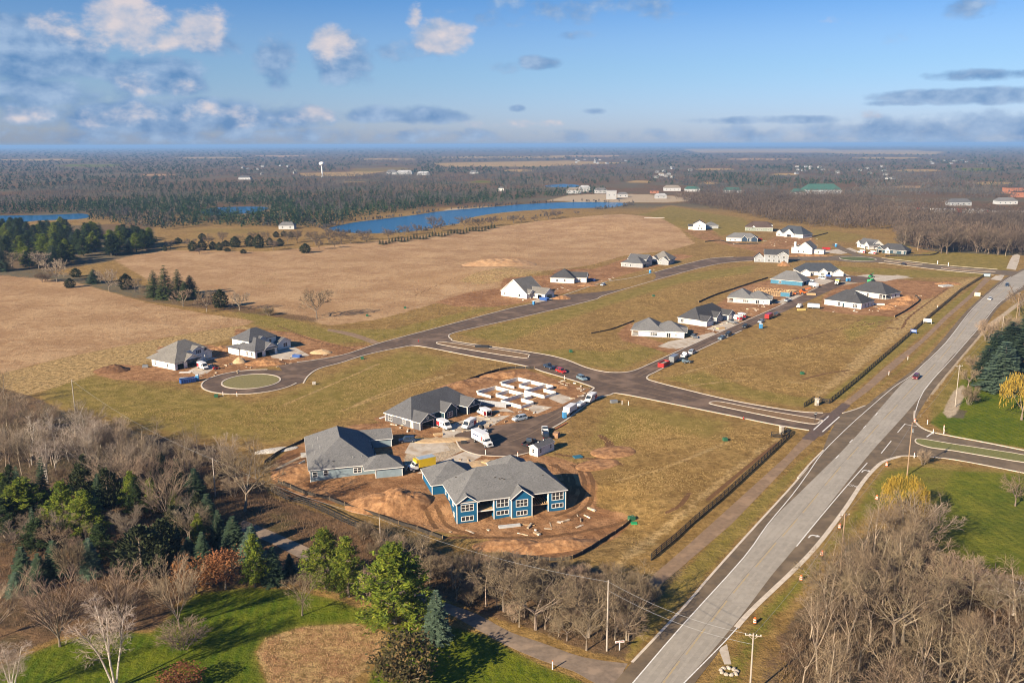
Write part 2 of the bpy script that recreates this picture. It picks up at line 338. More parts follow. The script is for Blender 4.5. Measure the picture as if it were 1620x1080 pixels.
ZONES = [   # cover, outline (bearings of the corners), softness in metres, strength
 (TILL, [(-60,430),(0,433),(120,446),(230,478),(330,497),(405,508),(385,515),(330,522),(200,546),(100,566),(0,592),(-80,600)], 5, 1),
 (TILL, [(175,408),(260,396),(420,398),(560,385),(700,370),(850,350),(985,339),(1045,345),(1075,362),(1100,385),(1060,396),(990,404),(930,420),(880,426),(800,440),(790,456),(745,470),(690,480),(600,505),(520,515),(420,490),(330,480),(250,452)], 6, 1),
 (PALE, [(0,592),(100,566),(200,546),(330,522),(385,515),(395,520),(370,535),(300,552),(240,572),(150,592),(60,622),(-40,640),(-60,605)], 5, 1),
 (PALE, [(750,430),(800,422),(870,430),(830,440),(800,445),(760,452),(720,445)], 5, .6),
 (PALE, [(1455,470),(1530,440),(1548,438),(1520,462),(1470,500),(1400,552),(1340,600),(1300,628),(1285,625),(1330,585),(1400,520)], 4, .85),
 (PALE, [(1245,690),(1180,740),(1100,805),(1040,858),(985,905),(960,900),(1000,860),(1080,800),(1160,735),(1225,690)], 3, .7),
 (OLIVE, [(40,600),(150,590),(230,605),(300,612),(400,632),(480,610),(545,580),(640,552),(740,568),(700,590),(600,640),(500,690),(440,705),(250,690),(60,640)], 12, .75),
 (OLIVE, [(350,482),(430,495),(520,520),(620,520),(700,500),(800,478),(780,490),(690,518),(600,540),(520,545),(470,530),(400,515)], 8, .9),
 (OLIVE, [(720,528),(840,500),(960,468),(1080,433),(1200,418),(1190,432),(1080,448),(960,485),(860,520),(800,545)], 9, .9),
 (OLIVE, [(835,556),(925,580),(985,586),(1060,556),(1030,545),(960,555),(900,550)], 8, .8),
 (OLIVE, [(960,632),(1100,650),(1180,668),(1150,700),(1050,690),(960,720),(915,700),(935,660)], 10, .65),
 (OLIVE, [(1040,598),(1180,632),(1290,648),(1300,630),(1200,615),(1110,585)], 7, .8),
 (OLIVE, [(1330,520),(1440,462),(1470,470),(1400,512),(1340,545)], 5, .8),
 (OLIVE, [(1300,630),(1400,560),(1500,480),(1560,440),(1566,441),(1510,490),(1420,562),(1335,632)], 3, 1),
 (OLIVE, [(1395,610),(1475,548),(1560,460),(1600,437),(1570,450),(1480,530),(1400,600),(1350,640)], 3, .9),
 (OLIVE, [(1262,730),(1300,705),(1260,755),(1190,830),(1110,920),(1000,1040),(970,1040),(1040,940),(1160,820)], 3, .9),
 (OLIVE, [(190,408),(270,375),(300,360),(420,362),(500,372),(470,385),(360,396),(260,396)], 10, .35),
 (OLIVE, [(1000,340),(1060,325),(1130,338),(1180,345),(1200,365),(1100,380),(1080,362)], 14, .8),
 (OLIVE, [(1300,420),(1420,425),(1580,432),(1560,438),(1440,440),(1330,428)], 8, .9),
 (OLIVE, [(1420,385),(1600,403),(1600,430),(1500,425),(1400,412)], 8, .9),
 (OLIVE, [(1280,360),(1380,372),(1350,385),(1280,380)], 8, .6),
 (LAWN, [(-40,1070),(30,1040),(100,1012),(170,998),(240,1000),(310,938),(400,928),(470,933),(540,950),(620,986),(700,985),(770,1005),(850,1048),(940,1085),(930,1130),(560,1130),(600,1035),(622,1002),(565,985),(480,990),(420,1008),(404,1032),(415,1065),(440,1110),(-40,1130)], 2.2, 1),
 (LAWN, [(-60,725),(20,728),(45,748),(30,775),(-60,790)], 4, .9),
 (LAWN, [(1500,742),(1620,748),(1700,800),(1700,930),(1570,905),(1500,882),(1460,850),(1470,800)], 4, .8),
 (LAWN, [(1395,742),(1450,735),(1620,752),(1640,820),(1520,835),(1430,790),(1360,830),(1300,905),(1230,1000),(1170,1120),(1085,1110),(1140,1045),(1195,965),(1285,880),(1340,812),(1372,762)], 3, .55),
 (LAWN, [(1545,590),(1640,570),(1640,712),(1505,690),(1470,668),(1500,640),(1520,600)], 2.5, 1),
 (OLIVE, [(1470,640),(1520,570),(1560,520),(1620,465),(1640,480),(1560,580),(1500,660),(1470,672)], 4, .9),
 (OLIVE, [(1455,697),(1510,702),(1640,722),(1640,734),(1510,712)], 1, 1),
 (OLIVE, [(1395,740),(1470,730),(1640,748),(1640,800),(1470,790),(1400,800),(1290,905),(1200,1010),(1130,1060),(1195,965),(1285,880),(1340,812)], 4, .8),
 (PALE, [(405,1030),(420,1010),(470,990),(560,985),(618,1000),(600,1035),(560,1080),(540,1130),(440,1130),(418,1068)], 1.2, .8),
 (DIRT, [(405,1030),(420,1010),(470,990),(560,985),(618,1000),(600,1035),(560,1080),(540,1130),(440,1130),(418,1068)], 1.2, .47),
 (LEAF, [(-40,600),(60,630),(120,660),(250,690),(330,705),(440,790),(560,830),(700,880),(800,885),(900,890),(985,910),(1030,935),(1010,1000),(985,1042),(930,1030),(840,995),(760,970),(690,940),(640,960),(540,940),(470,925),(400,922),(310,930),(240,995),(100,1005),(-40,1060)], 3, 1),
 (LEAF, [(1280,1130),(1230,1010),(1290,930),(1340,862),(1390,835),(1460,840),(1500,885),(1560,908),(1700,935),(1700,1130)], 3, 1),
 (LEAF, [(1170,1130),(1200,1020),(1240,1000),(1290,1000),(1300,1130)], 3, .5),
 (LEAF, [(1500,660),(1510,645),(1530,650),(1525,662)], 1.5, .9),
 (LEAF, [(1075,318),(1200,328),(1330,334),(1425,342),(1418,384),(1470,397),(1600,404),(1700,404),(1700,300),(1075,300)], 8, 1),
 (LEAF, [(700,905),(730,880),(1010,930),(1060,880),(1090,890),(1010,1000)], 4, .8),
 (LEAF, [(-60,360),(245,352),(250,395),(175,414),(80,430),(300,460),(420,490),(510,502),(500,512),(400,498),(230,478),(110,446),(-60,432)], 4, .6),
 (DIRT, [(425,738),(455,712),(485,697),(500,690),(560,672),(600,668),(640,690),(660,700),(640,735),(690,718),(740,712),(800,722),(835,718),(880,722),(925,738),(945,765),(942,800),(985,812),(1003,822),(985,842),(950,862),(905,884),(850,886),(810,872),(770,852),(700,842),(640,832),(600,815),(560,800),(500,795),(445,785),(432,765)], 2.5, 1),
 (DIRT, [(600,668),(590,662),(640,645),(705,615),(790,586),(830,583),(880,600),(938,617),(930,630),(890,650),(820,672),(780,690),(720,700),(680,692),(640,690)], 1.5, 1),
 (DIRT, [(878,690),(900,670),(935,690),(945,715),(925,738),(890,720)], 4, .35),
 (DIRT, [(940,690),(960,700),(990,730),(975,750),(935,742),(925,715)], 3, .3),
 (DIRT, [(150,592),(190,576),(240,580),(250,548),(330,545),(370,555),(372,520),(460,525),(500,536),(545,548),(590,545),(565,556),(530,566),(470,575),(400,583),(350,592),(318,605),(285,603),(230,602),(180,600)], 2.5, 1),
 (DIRT, [(685,478),(740,462),(790,455),(795,440),(870,435),(880,425),(940,425),(1000,405),(1080,402),(1100,405),(1060,416),(1000,432),(950,447),(900,462),(850,476),(780,486),(720,485)], 4, .85),
 (DIRT, [(755,412),(800,403),(850,405),(910,420),(880,426),(820,420)], 6, .4),
 (DIRT, [(975,528),(998,505),(1010,530),(1060,545),(1090,550),(1060,560),(1010,545),(985,540)], 2.5, .8),
 (DIRT, [(1085,500),(1110,495),(1150,470),(1160,455),(1250,435),(1320,440),(1310,455),(1270,470),(1240,485),(1160,515),(1110,540),(1090,530)], 3, .75),
 (DIRT, [(1295,492),(1300,470),(1330,445),(1400,440),(1480,445),(1510,452),(1485,470),(1460,475),(1450,490),(1415,502),(1350,498)], 4, .8),
 (DIRT, [(1110,345),(1150,380),(1200,385),(1240,365),(1290,375),(1300,400),(1250,408),(1180,415),(1190,398),(1100,378),(1080,365)], 6, .6),
 (DIRT, [(1340,400),(1440,405),(1490,398),(1470,385),(1440,378),(1430,400)], 5, .5),
 (DIRT, [(1310,740),(1270,742),(1300,712),(1310,715)], 1.5, .6),
 (GRIT, [(640,745),(700,728),(735,712),(720,700),(690,690),(660,700),(640,720)], 1.5, .9),
 (GRIT, [(1500,562),(1520,545),(1552,520),(1620,470),(1624,474),(1556,528),(1520,570),(1480,620),(1455,650),(1460,665),(1452,655),(1470,625)], 1.0, .8),
 (GRIT, [(1490,652),(1505,620),(1525,605),(1530,620),(1515,655),(1500,664)], 1.5, .75),
 (GRIT, [(1300,445),(1420,434),(1450,440),(1380,445),(1330,452)], 3, .7),
 (GRIT, [(700,330),(860,322),(985,316),(1010,320),(850,332),(700,345)], 8, .6),
 (GRIT, [(860,318),(900,308),(1000,306),(1100,312),(1090,320),(960,322)], 8, .6),
 (DARK, [(960,690),(1000,715),(985,740),(950,735)], 3, .25),
 (DARK, [(1320,592),(1335,585),(1350,590),(1335,600)], 2, .5),
 (TILL, [(1380,312),(1440,313),(1510,314),(1500,327),(1400,325),(1380,318)], 10, .9),
 (TILL, [(1240,300),(1330,297),(1330,304),(1240,307)], 20, .7),
 (PALE, [(1080,236),(1230,235),(1500,239),(1480,245),(1300,243),(1100,241)], 120, .9),
 (PALE, [(680,258),(900,254),(1000,258),(850,264),(700,264)], 60, .8),
 (PALE, [(690,248),(900,246),(900,250),(700,251)], 60, .7),
 (LAWN, [(555,266),(640,264),(660,268),(590,273),(550,272)], 20, .5),
 (PALE, [(470,274),(540,272),(620,270),(560,279),(480,279)], 20, .8),
 (LAWN, [(285,362),(400,360),(440,366),(400,371),(320,370)], 10, .45),
 (LAWN, [(1540,308),(1600,306),(1600,313),(1540,314)], 10, .6),
]
FIELDS = [(140,262,60,2.2,2),(60,253,70,1.6,3),(330,250,60,1.5,3),(440,247,50,1.3,0),(610,252,50,1.5,3),(820,270,26,2,3),(930,247,60,1.4,0),(1130,268,34,2,3),(1200,252,60,1.6,0),(1240,276,24,2,3),(1450,270,40,2,3),(1540,268,40,2.4,2),(1400,250,60,1.5,3),(250,277,30,1.6,0),(560,288,20,1.8,3),(760,288,22,1.8,2),(1010,288,22,2,3),(1120,290,18,2,3),(1570,290,36,2.5,3),(1440,296,30,2,0)]
FIELD_PX = [([(x - w_, y), (x - w_ * .4, y - h_), (x + w_ * .8, y - h_ * .8), (x + w_, y + h_ * .3), (x + w_ * .3, y + h_), (x - w_ * .6, y + h_ * .8)], t) for x, y, w_, h_, t in FIELDS]
for q, t in FIELD_PX: ZONES.append((t, q, 14, .85))
RUTS = [   # wheel marks worn into the soil
 (DARK, [(905,735),(918,745),(925,765),(920,790),(905,805),(880,815)], .95), (DARK, [(915,733),(932,748),(938,770),(930,800),(905,818)], .95),
 (DARK, [(872,735),(900,748),(908,770),(905,790)], .95), (DARK, [(600,790),(640,780),(670,800),(690,835)], .95),
 (DARK, [(870,722),(900,715),(935,712),(950,700),(948,690),(930,682),(905,683)], .35), (DARK, [(875,728),(905,720),(945,717),(958,702),(955,688),(935,677)], .35),
 (DARK, [(880,718),(930,725),(965,728),(985,735)], .95), (DARK, [(930,732),(950,722),(975,718)], .95), (DARK, [(700,850),(800,850),(870,848),(950,835),(1000,820)], .95),
 (DARK, [(480,740),(450,770),(500,790),(560,790)], .95), (GRIT, [(440,740),(480,720)], .95), (DARK, [(470,745),(445,765)], .95),
 (PALE, [(975,760),(1050,740),(1150,700)], .95), (DARK, [(1120,790),(1180,740),(1230,700)], .95), (DARK, [(590,560),(540,548),(500,540),(440,515)], .95),
 (DARK, [(1350,505),(1420,520),(1440,500),(1500,455)], .95), (DARK, [(1240,540),(1330,520),(1420,505)], .95), (PALE, [(1080,590),(1200,560),(1330,545)], .95), (PALE, [(1090,610),(1200,600),(1300,610)], .95),
 (DARK, [(880,735),(893,752),(897,775),(893,795)], .95), (DARK, [(955,690),(968,702),(966,716),(958,722)], .95), (DARK, [(948,688),(960,700),(958,714)], .95), (DARK, [(500,720),(470,735),(455,755)], .9), (DARK, [(690,800),(715,835),(760,848)], .9), (DARK, [(1090,780),(1075,800),(1055,810)], .9), (DARK, [(860,752),(900,765),(920,785)], .9), (PALE, [(450,640),(520,610),(600,575)], .9), (PALE, [(560,640),(640,610),(720,590)], .9), (PALE, [(540,650),(630,618),(700,597)], .9), (DARK, [(1270,600),(1310,590),(1345,585)], .9), (DARK, [(800,545),(850,530),(930,520)], .55), (PALE, [(380,440),(520,425),(640,432)], .7), (PALE, [(330,455),(480,445),(600,460)], .7), (DARK, [(650,470),(720,440),(800,425)], .7), (DARK, [(60,500),(200,520),(330,510)], .5)
]
dth = np.concatenate([np.arange(-180, -37, 6.5), np.linspace(-36, 36, 541), np.arange(37.5, 180, 6.5)])
dep = np.concatenate([np.array([84, 70, 58, 48, 42.0]), np.linspace(38.5, 2.2, 470), np.linspace(2.15, 0.6, 46), np.array([0.5, 0.42, 0.34, 0.27, 0.2, 0.15, 0.11, 0.085])])
rad = CAM_H / np.tan(np.radians(dep))
TT, RR_ = np.meshgrid(np.radians(dth), rad)
gx, gy = (RR_ * np.sin(TT)).ravel(), (RR_ * np.cos(TT)).ravel()
Q = np.stack([gx, gy], 1)
Wt = np.zeros((len(Q), 8), np.float32)
front = (gy > 60) & (np.abs(np.arctan2(gx, gy)) < R(37))
fi = np.nonzero(front)[0]
def stamp(ch, sd_idx, w):
    Wt[sd_idx, ch] = np.maximum(Wt[sd_idx, ch], w)
for ch, px, soft, k in ZONES:
    poly = ground_pts([(p[0], p[1]) for p in px])
    a = np.array(poly); lo = a.min(0) - soft * 2; hi = a.max(0) + soft * 2
    idx = fi[(gx[fi] > lo[0]) & (gx[fi] < hi[0]) & (gy[fi] > lo[1]) & (gy[fi] < hi[1])]
    if len(idx): stamp(ch, idx, k * smst(poly_sd(Q[idx], poly), -soft, soft))
for ch, px, k in RUTS:
    poly = [tuple(p) for p in spline(ground_pts(px), 5)]
    a = np.array(poly); lo = a.min(0) - 3; hi = a.max(0) + 3
    idx = fi[(gx[fi] > lo[0]) & (gx[fi] < hi[0]) & (gy[fi] > lo[1]) & (gy[fi] < hi[1])]
    if len(idx): stamp(ch, idx, k * (1 - smst(-poly_sd(Q[idx], poly, False), .25, 1.0)))
far = smst(np.hypot(gx, gy), 900, 1500); Wt[:, LEAF] = np.maximum(Wt[:, LEAF], far * .9 * (1 - Wt[:, [TILL, PALE, LAWN, OLIVE, GRIT]].max(1)))
V = np.stack([gx, gy, hg(gx, gy)], 1)
nr, nc = TT.shape
ii = (np.arange(nr - 1)[:, None] * nc + np.arange(nc)[None, :]); jj = (np.arange(nr - 1)[:, None] * nc + (np.arange(nc)[None, :] + 1) % nc)
F4 = np.stack([ii, ii + nc, jj + nc, jj], -1).reshape(-1, 4)
m_ground, b = new_mat('land')
g = X.t.nodes.new('ShaderNodeNewGeometry'); pos = g.outputs['Position']
def attr4(name):
    a = X.t.nodes.new('ShaderNodeAttribute'); a.attribute_name = name; s_ = X.t.nodes.new('ShaderNodeSeparateXYZ'); X.t.links.new(a.outputs['Vector'], s_.inputs[0])
    return X(s_.outputs[0]), X(s_.outputs[1]), X(s_.outputs[2]), X(a.outputs['Alpha'])
w = attr4('cover_a') + attr4('cover_b')
n_s = xnoise(pos, 1.9, 5.0, 0.66); n_m = xnoise(pos, 0.22, 5.0, 0.6); n_l = xnoise(pos, 0.035, 4.0, 0.58); n_f = xnoise(pos, 0.0045, 5.0, 0.6)
n_t = xnoise(pos, 5.5, 3.0, 0.7); n_b = xnoise(pos, 0.62, 6.0, 0.72)
def edge(q, amp=0.75, lo=0.36, hi=0.64): return (q + ((n_m - 0.5) * amp + (n_s - 0.5) * amp * 0.9) * (q * 8.0).clamp()).smooth(lo, hi)
tuft = (n_b * 0.75 + n_t * 0.25).smooth(0.44, 0.62)
grass = xmix((n_m * 0.6 + n_l * 0.4).smooth(0.40, 0.60), (0.225, 0.136, 0.044), (0.340, 0.214, 0.076))
grass = xmix(n_l.smooth(0.50, 0.68) * 0.45, grass, (0.225, 0.158, 0.048))
grass = xmix(tuft * 0.72, grass, (0.105, 0.064, 0.019))
grass = xmix((n_m * 0.45 + n_b * 0.55).smooth(0.385, 0.30) * 0.75, grass, (0.47, 0.315, 0.125))
def layer(c, q, cc): return xmix(q, c, cc)
olive = xmix((n_m * .6 + n_b * .4).smooth(.38, .60), (0.165, 0.132, 0.024), (0.285, 0.205, 0.058))
olive = xmix(tuft * .55, olive, (0.085, 0.072, 0.016))
col = layer(grass, edge(w[5]) * (0.45 + 0.55 * w[5]), olive)
wv = X.t.nodes.new('ShaderNodeTexWave'); mp = X.t.nodes.new('ShaderNodeMapping'); mp.inputs['Rotation'].default_value = (0, 0, R(24)); X.t.links.new(pos, mp.inputs[0]); X.t.links.new(mp.outputs[0], wv.inputs[0])
wv.inputs['Scale'].default_value = 0.42; wv.inputs['Distortion'].default_value = 3.0; wv.inputs['Detail'].default_value = 3.0; rows = X(wv.outputs[1])
till = xmix((n_l * .55 + n_m * .45).smooth(.40, .62), (0.325, 0.198, 0.098), (0.490, 0.330, 0.178))
till = xmix((rows * .35 + n_b * .65).smooth(.42, .62) * .6, till, (0.245, 0.128, 0.060))
till = xmix((n_t * .3 + n_b * .7).smooth(.42, .34) * .6, till, (0.62, 0.41, 0.23))
till = xmix(xnoise(pos, 0.012, 3.0).smooth(.5, .66) * .5, till, (0.300, 0.180, 0.085))
col = layer(col, edge(w[0]), till)
pale = xmix((n_b * .8 + n_t * .2).smooth(.40, .60), (0.46, 0.310, 0.135), (0.190, 0.122, 0.046)); pale = xmix(n_m.smooth(.5, .7) * .4, pale, (0.24, 0.19, 0.085))
col = layer(col, edge(w[3], .9), pale)
lawn = xmix((n_m * .5 + n_l * .5).smooth(.38, .62), (0.055, 0.094, 0.004), (0.135, 0.148, 0.008)); lawn = xmix(n_b.smooth(.42, .62) * .5, lawn, (0.042, 0.066, 0.004))
mow = X.t.nodes.new('ShaderNodeTexWave'); mp2 = X.t.nodes.new('ShaderNodeMapping'); mp2.inputs['Rotation'].default_value = (0, 0, R(-8)); X.t.links.new(pos, mp2.inputs[0]); X.t.links.new(mp2.outputs[0], mow.inputs[0])
mow.inputs['Scale'].default_value = 0.16; mow.inputs['Distortion'].default_value = 1.5; mow.inputs['Detail'].default_value = 2.0
lawn = xmix(X(mow.outputs[1]) * .28, lawn, (0.165, 0.172, 0.016))
col = layer(col, edge(w[2], .55) * (0.35 + 0.65 * w[2]), lawn)
leaf = xmix((n_m * .5 + n_b * .5).smooth(.38, .62), (0.070, 0.043, 0.022), (0.185, 0.105, 0.052)); leaf = xmix(n_t.smooth(.5, .7) * .5, leaf, (0.24, 0.155, 0.085)); leaf = xmix(n_l.smooth(.52, .66) * .6, leaf, (0.075, 0.072, 0.026))  # leaf litter, darkened further so woodland shade is put into its colour
leaf = xmix(n_f.smooth(.45, .60), leaf, (0.115, 0.098, 0.062))
col = layer(col, edge(w[4], .8), leaf)
dirt = xmix((n_m * .6 + n_l * .4).smooth(.38, .62), (0.215, 0.105, 0.046), (0.375, 0.205, 0.098)); dirt = xmix(n_b.smooth(.46, .62) * .65, dirt, (0.165, 0.078, 0.033)); dirt = xmix((n_t * .6 + n_m * .4).smooth(.58, .68) * .6, dirt, (0.47, 0.30, 0.16))
col = layer(col, edge(w[1], .8), dirt)
grit = xmix((n_s * .5 + n_m * .5).smooth(.36, .64), (0.47, 0.385, 0.28), (0.33, 0.245, 0.16))
col = layer(col, edge(w[6], .7), grit)
col = layer(col, edge(w[7], .6), xmix(n_s, (0.10, 0.052, 0.024), (0.20, 0.105, 0.048)))
X.t.links.new(col.v, b.inputs['Base Color']); b.inputs['Roughness'].default_value = 0.95; b.inputs['Specular IOR Level'].default_value = 0.1
bn = X.t.nodes.new('ShaderNodeBump'); bn.inputs['Strength'].default_value = 1.0; bn.inputs['Distance'].default_value = 0.32
X.t.links.new((n_s * 0.5 + n_t * 0.2 + n_b * 1.5 + n_m * 1.2 + rows * w[0] * 0.10 + n_l * 2.0).v, bn.inputs['Height']); X.t.links.new(bn.outputs[0], b.inputs['Normal'])
me = np_mesh('ground', V, F4, m_ground, smooth=True)
for nm, a in (('cover_a', Wt[:, :4]), ('cover_b', Wt[:, 4:])):
    at = me.attributes.new(nm, 'FLOAT_COLOR', 'POINT'); at.data.foreach_set('color', np.ascontiguousarray(a, np.float32).ravel())
ground = tag(link('ground', me), 'brown autumn grass, bare soil and stubble fields spreading to the horizon', 'ground', kind='structure')

# ------------------------------------------------------------------ water
def water_mat():
    m, b = new_mat('lake_water'); g = X.t.nodes.new('ShaderNodeNewGeometry')
    b.inputs['Base Color'].default_value = (0.010, 0.078, 0.180, 1); b.inputs['Roughness'].default_value = 0.22; b.inputs['IOR'].default_value = 1.33; b.inputs['Specular IOR Level'].default_value = 0.10
    bn = X.t.nodes.new('ShaderNodeBump'); bn.inputs['Distance'].default_value = 0.5; bn.inputs['Strength'].default_value = 0.5
    X.t.links.new(xnoise(g.outputs['Position'], 0.35, 4.0, 0.6).v, bn.inputs['Height']); X.t.links.new(bn.outputs[0], b.inputs['Normal']); return m
M_WATER = water_mat()
def water(px, label, n=4):
    return sheet('lake', ground_pts([p for p in px], n, True), 0.05, M_WATER, label, cat='lake', drop=0.6)
LAKE = [(520,361),(560,352),(600,347),(650,341),(700,334),(760,329),(830,323),(900,320),(960,320),(992,322),(975,327),(930,332),(880,338),(850,342),(810,346),(760,349),(710,356),(650,366),(580,369),(535,366)]
water(LAKE, 'blue quarry lake stretching behind the tan field')
water([(-60,343),(20,341),(80,340),(130,338),(142,343),(120,347),(60,349),(0,356),(-60,358)], 'blue pond at the edge of the picture behind dark conifers')
water([(318,333),(350,328),(400,327),(425,329),(405,336),(370,339),(330,340)], 'narrow blue pond hidden among bare grey woods')
water([(862,294),(890,291),(915,293),(908,296),(872,296)], 'small distant pond above the quarry lake', 3)

# ------------------------------------------------------------------ roads
ASPH = mat('street_asphalt', (0.122, 0.080, 0.054), (0.082, 0.056, 0.040), 0.35, 0.9, 0.01, 8.0, c3=(0.175, 0.118, 0.082), s3=0.11, detail=6)
ASPH_D = mat('lane_asphalt', (0.150, 0.108, 0.068), (0.110, 0.082, 0.054), 0.5, 0.9, 0.01, 8.0, c3=(0.18, 0.132, 0.085), s3=0.15, detail=6)
ROADC = mat('worn_roadway', (0.318, 0.283, 0.236), (0.268, 0.238, 0.198), 0.6, 0.9, 0.008, 6.0, c3=(0.350, 0.312, 0.262), s3=0.10, detail=6)
PATHM = mat('path_asphalt', (0.240, 0.158, 0.096), (0.190, 0.126, 0.078), 0.8, 0.92, 0.01, 8.0, c3=(0.28, 0.185, 0.112), s3=0.2)
DRIVM = mat('driveway_asphalt', (0.225, 0.168, 0.122), (0.165, 0.124, 0.092), 0.9, 0.92, 0.01, 8.0, c3=(0.28, 0.205, 0.145), s3=0.25)
CONC = mat('kerb_concrete', (0.58, 0.50, 0.405), (0.46, 0.39, 0.31), 0.8, 0.85, rnd=0.05)
SLAB = mat('slab_concrete', (0.52, 0.455, 0.375), (0.40, 0.34, 0.27), 0.6, 0.85, c3=(0.34, 0.26, 0.18), s3=0.3)
PAINT = mat('white_paint', (0.74, 0.72, 0.68), (0.55, 0.52, 0.48), 2.5, 0.7)
YPAINT = mat('yellow_paint', (0.42, 0.31, 0.15), (0.34, 0.28, 0.20), 2.0, 0.7)
MED = mat('median_mulch', (0.22, 0.13, 0.065), (0.14, 0.09, 0.045), 1.2, 0.95, 0.05)
def kerb(px, label, n=5, closed=False, w=0.55, h=0.14, pts=None):
    P_ = pts or ground_pts(px, n, closed)
    mb = MB(); ribbon(mb, P_, w, -0.15, h, closed=closed)
    return tag(mb.build('kerb', CONC), label, kind='structure')
Z0 = 0.020
cul_c = G(397.5, 603.0); CUL_R = 17.2; CUL_I = 10.4
LOOP_TOP = [(417,580.5),(470,573),(540,562),(603,542),(697,517),(807,488),(873,473),(950,448),(1007,438),(1080,419),(1123,409),(1160,406.5),(1197,406),(1270,407)]
LOOP_BOT = [(1270,412),(1190,412.5),(1140,417),(1080,431),(963,465),(937,475),(833,500),(740,521),(714,528),(710,532)]
sheet('road', ground_pts([(440,578)] + LOOP_TOP[1:] , 4) + ground_pts(LOOP_BOT[:-1], 4) + ground_pts([(700,545),(663,548),(637,549),(580,561),(540,573.5),(505,583),(490,592),(482,603),(465,610)], 4), Z0, ASPH, 'brown asphalt street curving from the cul-de-sac past the houses')
def circle(c, r, n=48, a0=0.0, a1=2 * math.pi): return [(c[0] + r * math.cos(a0 + (a1 - a0) * k / n), c[1] + r * math.sin(a0 + (a1 - a0) * k / n)) for k in range(n + (a1 - a0 < 6.28))]
sheet('road', circle(cul_c, CUL_R), Z0 + 0.004, ASPH, 'round asphalt turning circle of the cul-de-sac')
tag(sheet('island', circle(cul_c, CUL_I - .5), 0.10, mat('island_grass', (0.215, 0.180, 0.075), (0.155, 0.135, 0.050), 1.5, 0.95, 0.05, 3.0), None), 'round grassy island in the turning circle', kind='structure')
kerb(None, 'pale kerb ring round the grassy island', pts=circle(cul_c, CUL_I), closed=True)
aa = [math.atan2(G(*p).y - cul_c.y, G(*p).x - cul_c.x) for p in ((430,579.5), (478,606))]
kerb(None, 'pale kerb round the outside of the turning circle', pts=circle(cul_c, CUL_R + .2, 40, aa[0], aa[1] + 2 * math.pi))
ENT_BOT = [(637,548.5),(663,547.5),(740,562),(827,578),(860,588),(905,601),(937,612)]
ENT_TOP = [(708,531),(714,536),(727,541),(840,557),(890,567),(927,581),(957,588),(983,589),(1003,586),(1025,577)]
sheet('road', ground_pts([(650,546)] + ENT_BOT[1:], 4) + ground_pts([(940,620),(960,624),(983,623),(1080,642),(1150,656),(1223,671),(1285,681),(1300,690),(1330,655),(1303,653),(1253,649),(1157,633),(1080,615),(1036,603.5),(1026,599)], 3) + ground_pts([(1024,596),(1010,585)], 2) + ground_pts(ENT_TOP[::-1][2:], 4) + ground_pts([(700,528)]), Z0 + 0.008, ASPH, 'brown asphalt entrance street with a planted median')
STREET_T = [(985,588),(1003,586.5),(1025,577),(1080,552),(1160,516),(1233,484),(1293,455),(1322,443)]
STREET_B = [(1338,449),(1313,460),(1247,490),(1173,523),(1093,560),(1040,587),(1026,594),(1023,598)]
sheet('road', ground_pts(STREET_T, 3) + ground_pts(STREET_B, 3), Z0 + 0.012, ASPH, 'straight muddy street between the two rows of new houses')
sheet('road', [(G(1345,441).x + 15 * math.cos(t) , G(1345,441).y + 15 * math.sin(t)) for t in np.linspace(0, 6.283, 40)[:-1]], Z0 + 0.016, ASPH, 'small muddy turning circle at the street end')
LOT = [(937,611),(928,621),(905,634),(880,648),(845,660),(815,668),(780,674),(752,680),(728,684),(718,690),(722,698),(729,709),(745,716),(764,720),(796,721.5),(818,720),(840,715),(858,702),(866,688),(874,677),(896,664),(922,644),(945,630),(965,624.5)]
sheet('road', ground_pts(LOT, 4), Z0 + 0.016, ASPH, 'muddy brown asphalt court crowded with work vans and trucks')
sheet('road', ground_pts([(520,520),(560,527),(600,541),(606,546),(596,546),(556,532),(517,523)], 3), Z0 - 0.006, PATHM, 'thin dark farm track joining the street from the field')
kerb(LOOP_TOP[1:12], 'pale kerb along the field side of the curving street')
kerb(LOOP_BOT[1:] + ENT_TOP[1:] + STREET_T[3:7], 'pale kerb round the long middle block')
kerb([(480,606),(488,594),(505,583),(540,573.5),(580,561),(637,549),(663,547.5)] + ENT_BOT[2:] + [(938,616),(930,622)], 'pale kerb from the turning circle down to the muddy court', n=5)
kerb(LOT[19:] + [(983,623),(1080,642),(1150,656),(1223,671),(1280,680.5)], 'pale kerb round the corner lot by the entrance')
kerb(STREET_B[3:7] + [(1024,599),(1036,603.5),(1080,615),(1157,633),(1253,649.5),(1302,653)], 'pale kerb round the big open lot by the road')
kerb(LOT[9:17], 'pale kerb at the closed end of the muddy court', w=.4, h=.1)
def median(px, label):
    P_ = ground_pts(px, 4, True)
    tag(sheet('median', P_, 0.09, MED, None), label + ' bed of brown mulch', kind='structure'); kerb(None, label + ' pale kerb', pts=P_, closed=True, w=.5)
median([(1123,637),(1140,635.5),(1200,647),(1293,663),(1297,667),(1280,670),(1200,655),(1133,641)], 'entrance median with')
median([(691,542),(702,541),(760,548.5),(830,559.5),(836,563),(827,566),(760,556),(700,545.5)], 'long thin median with')
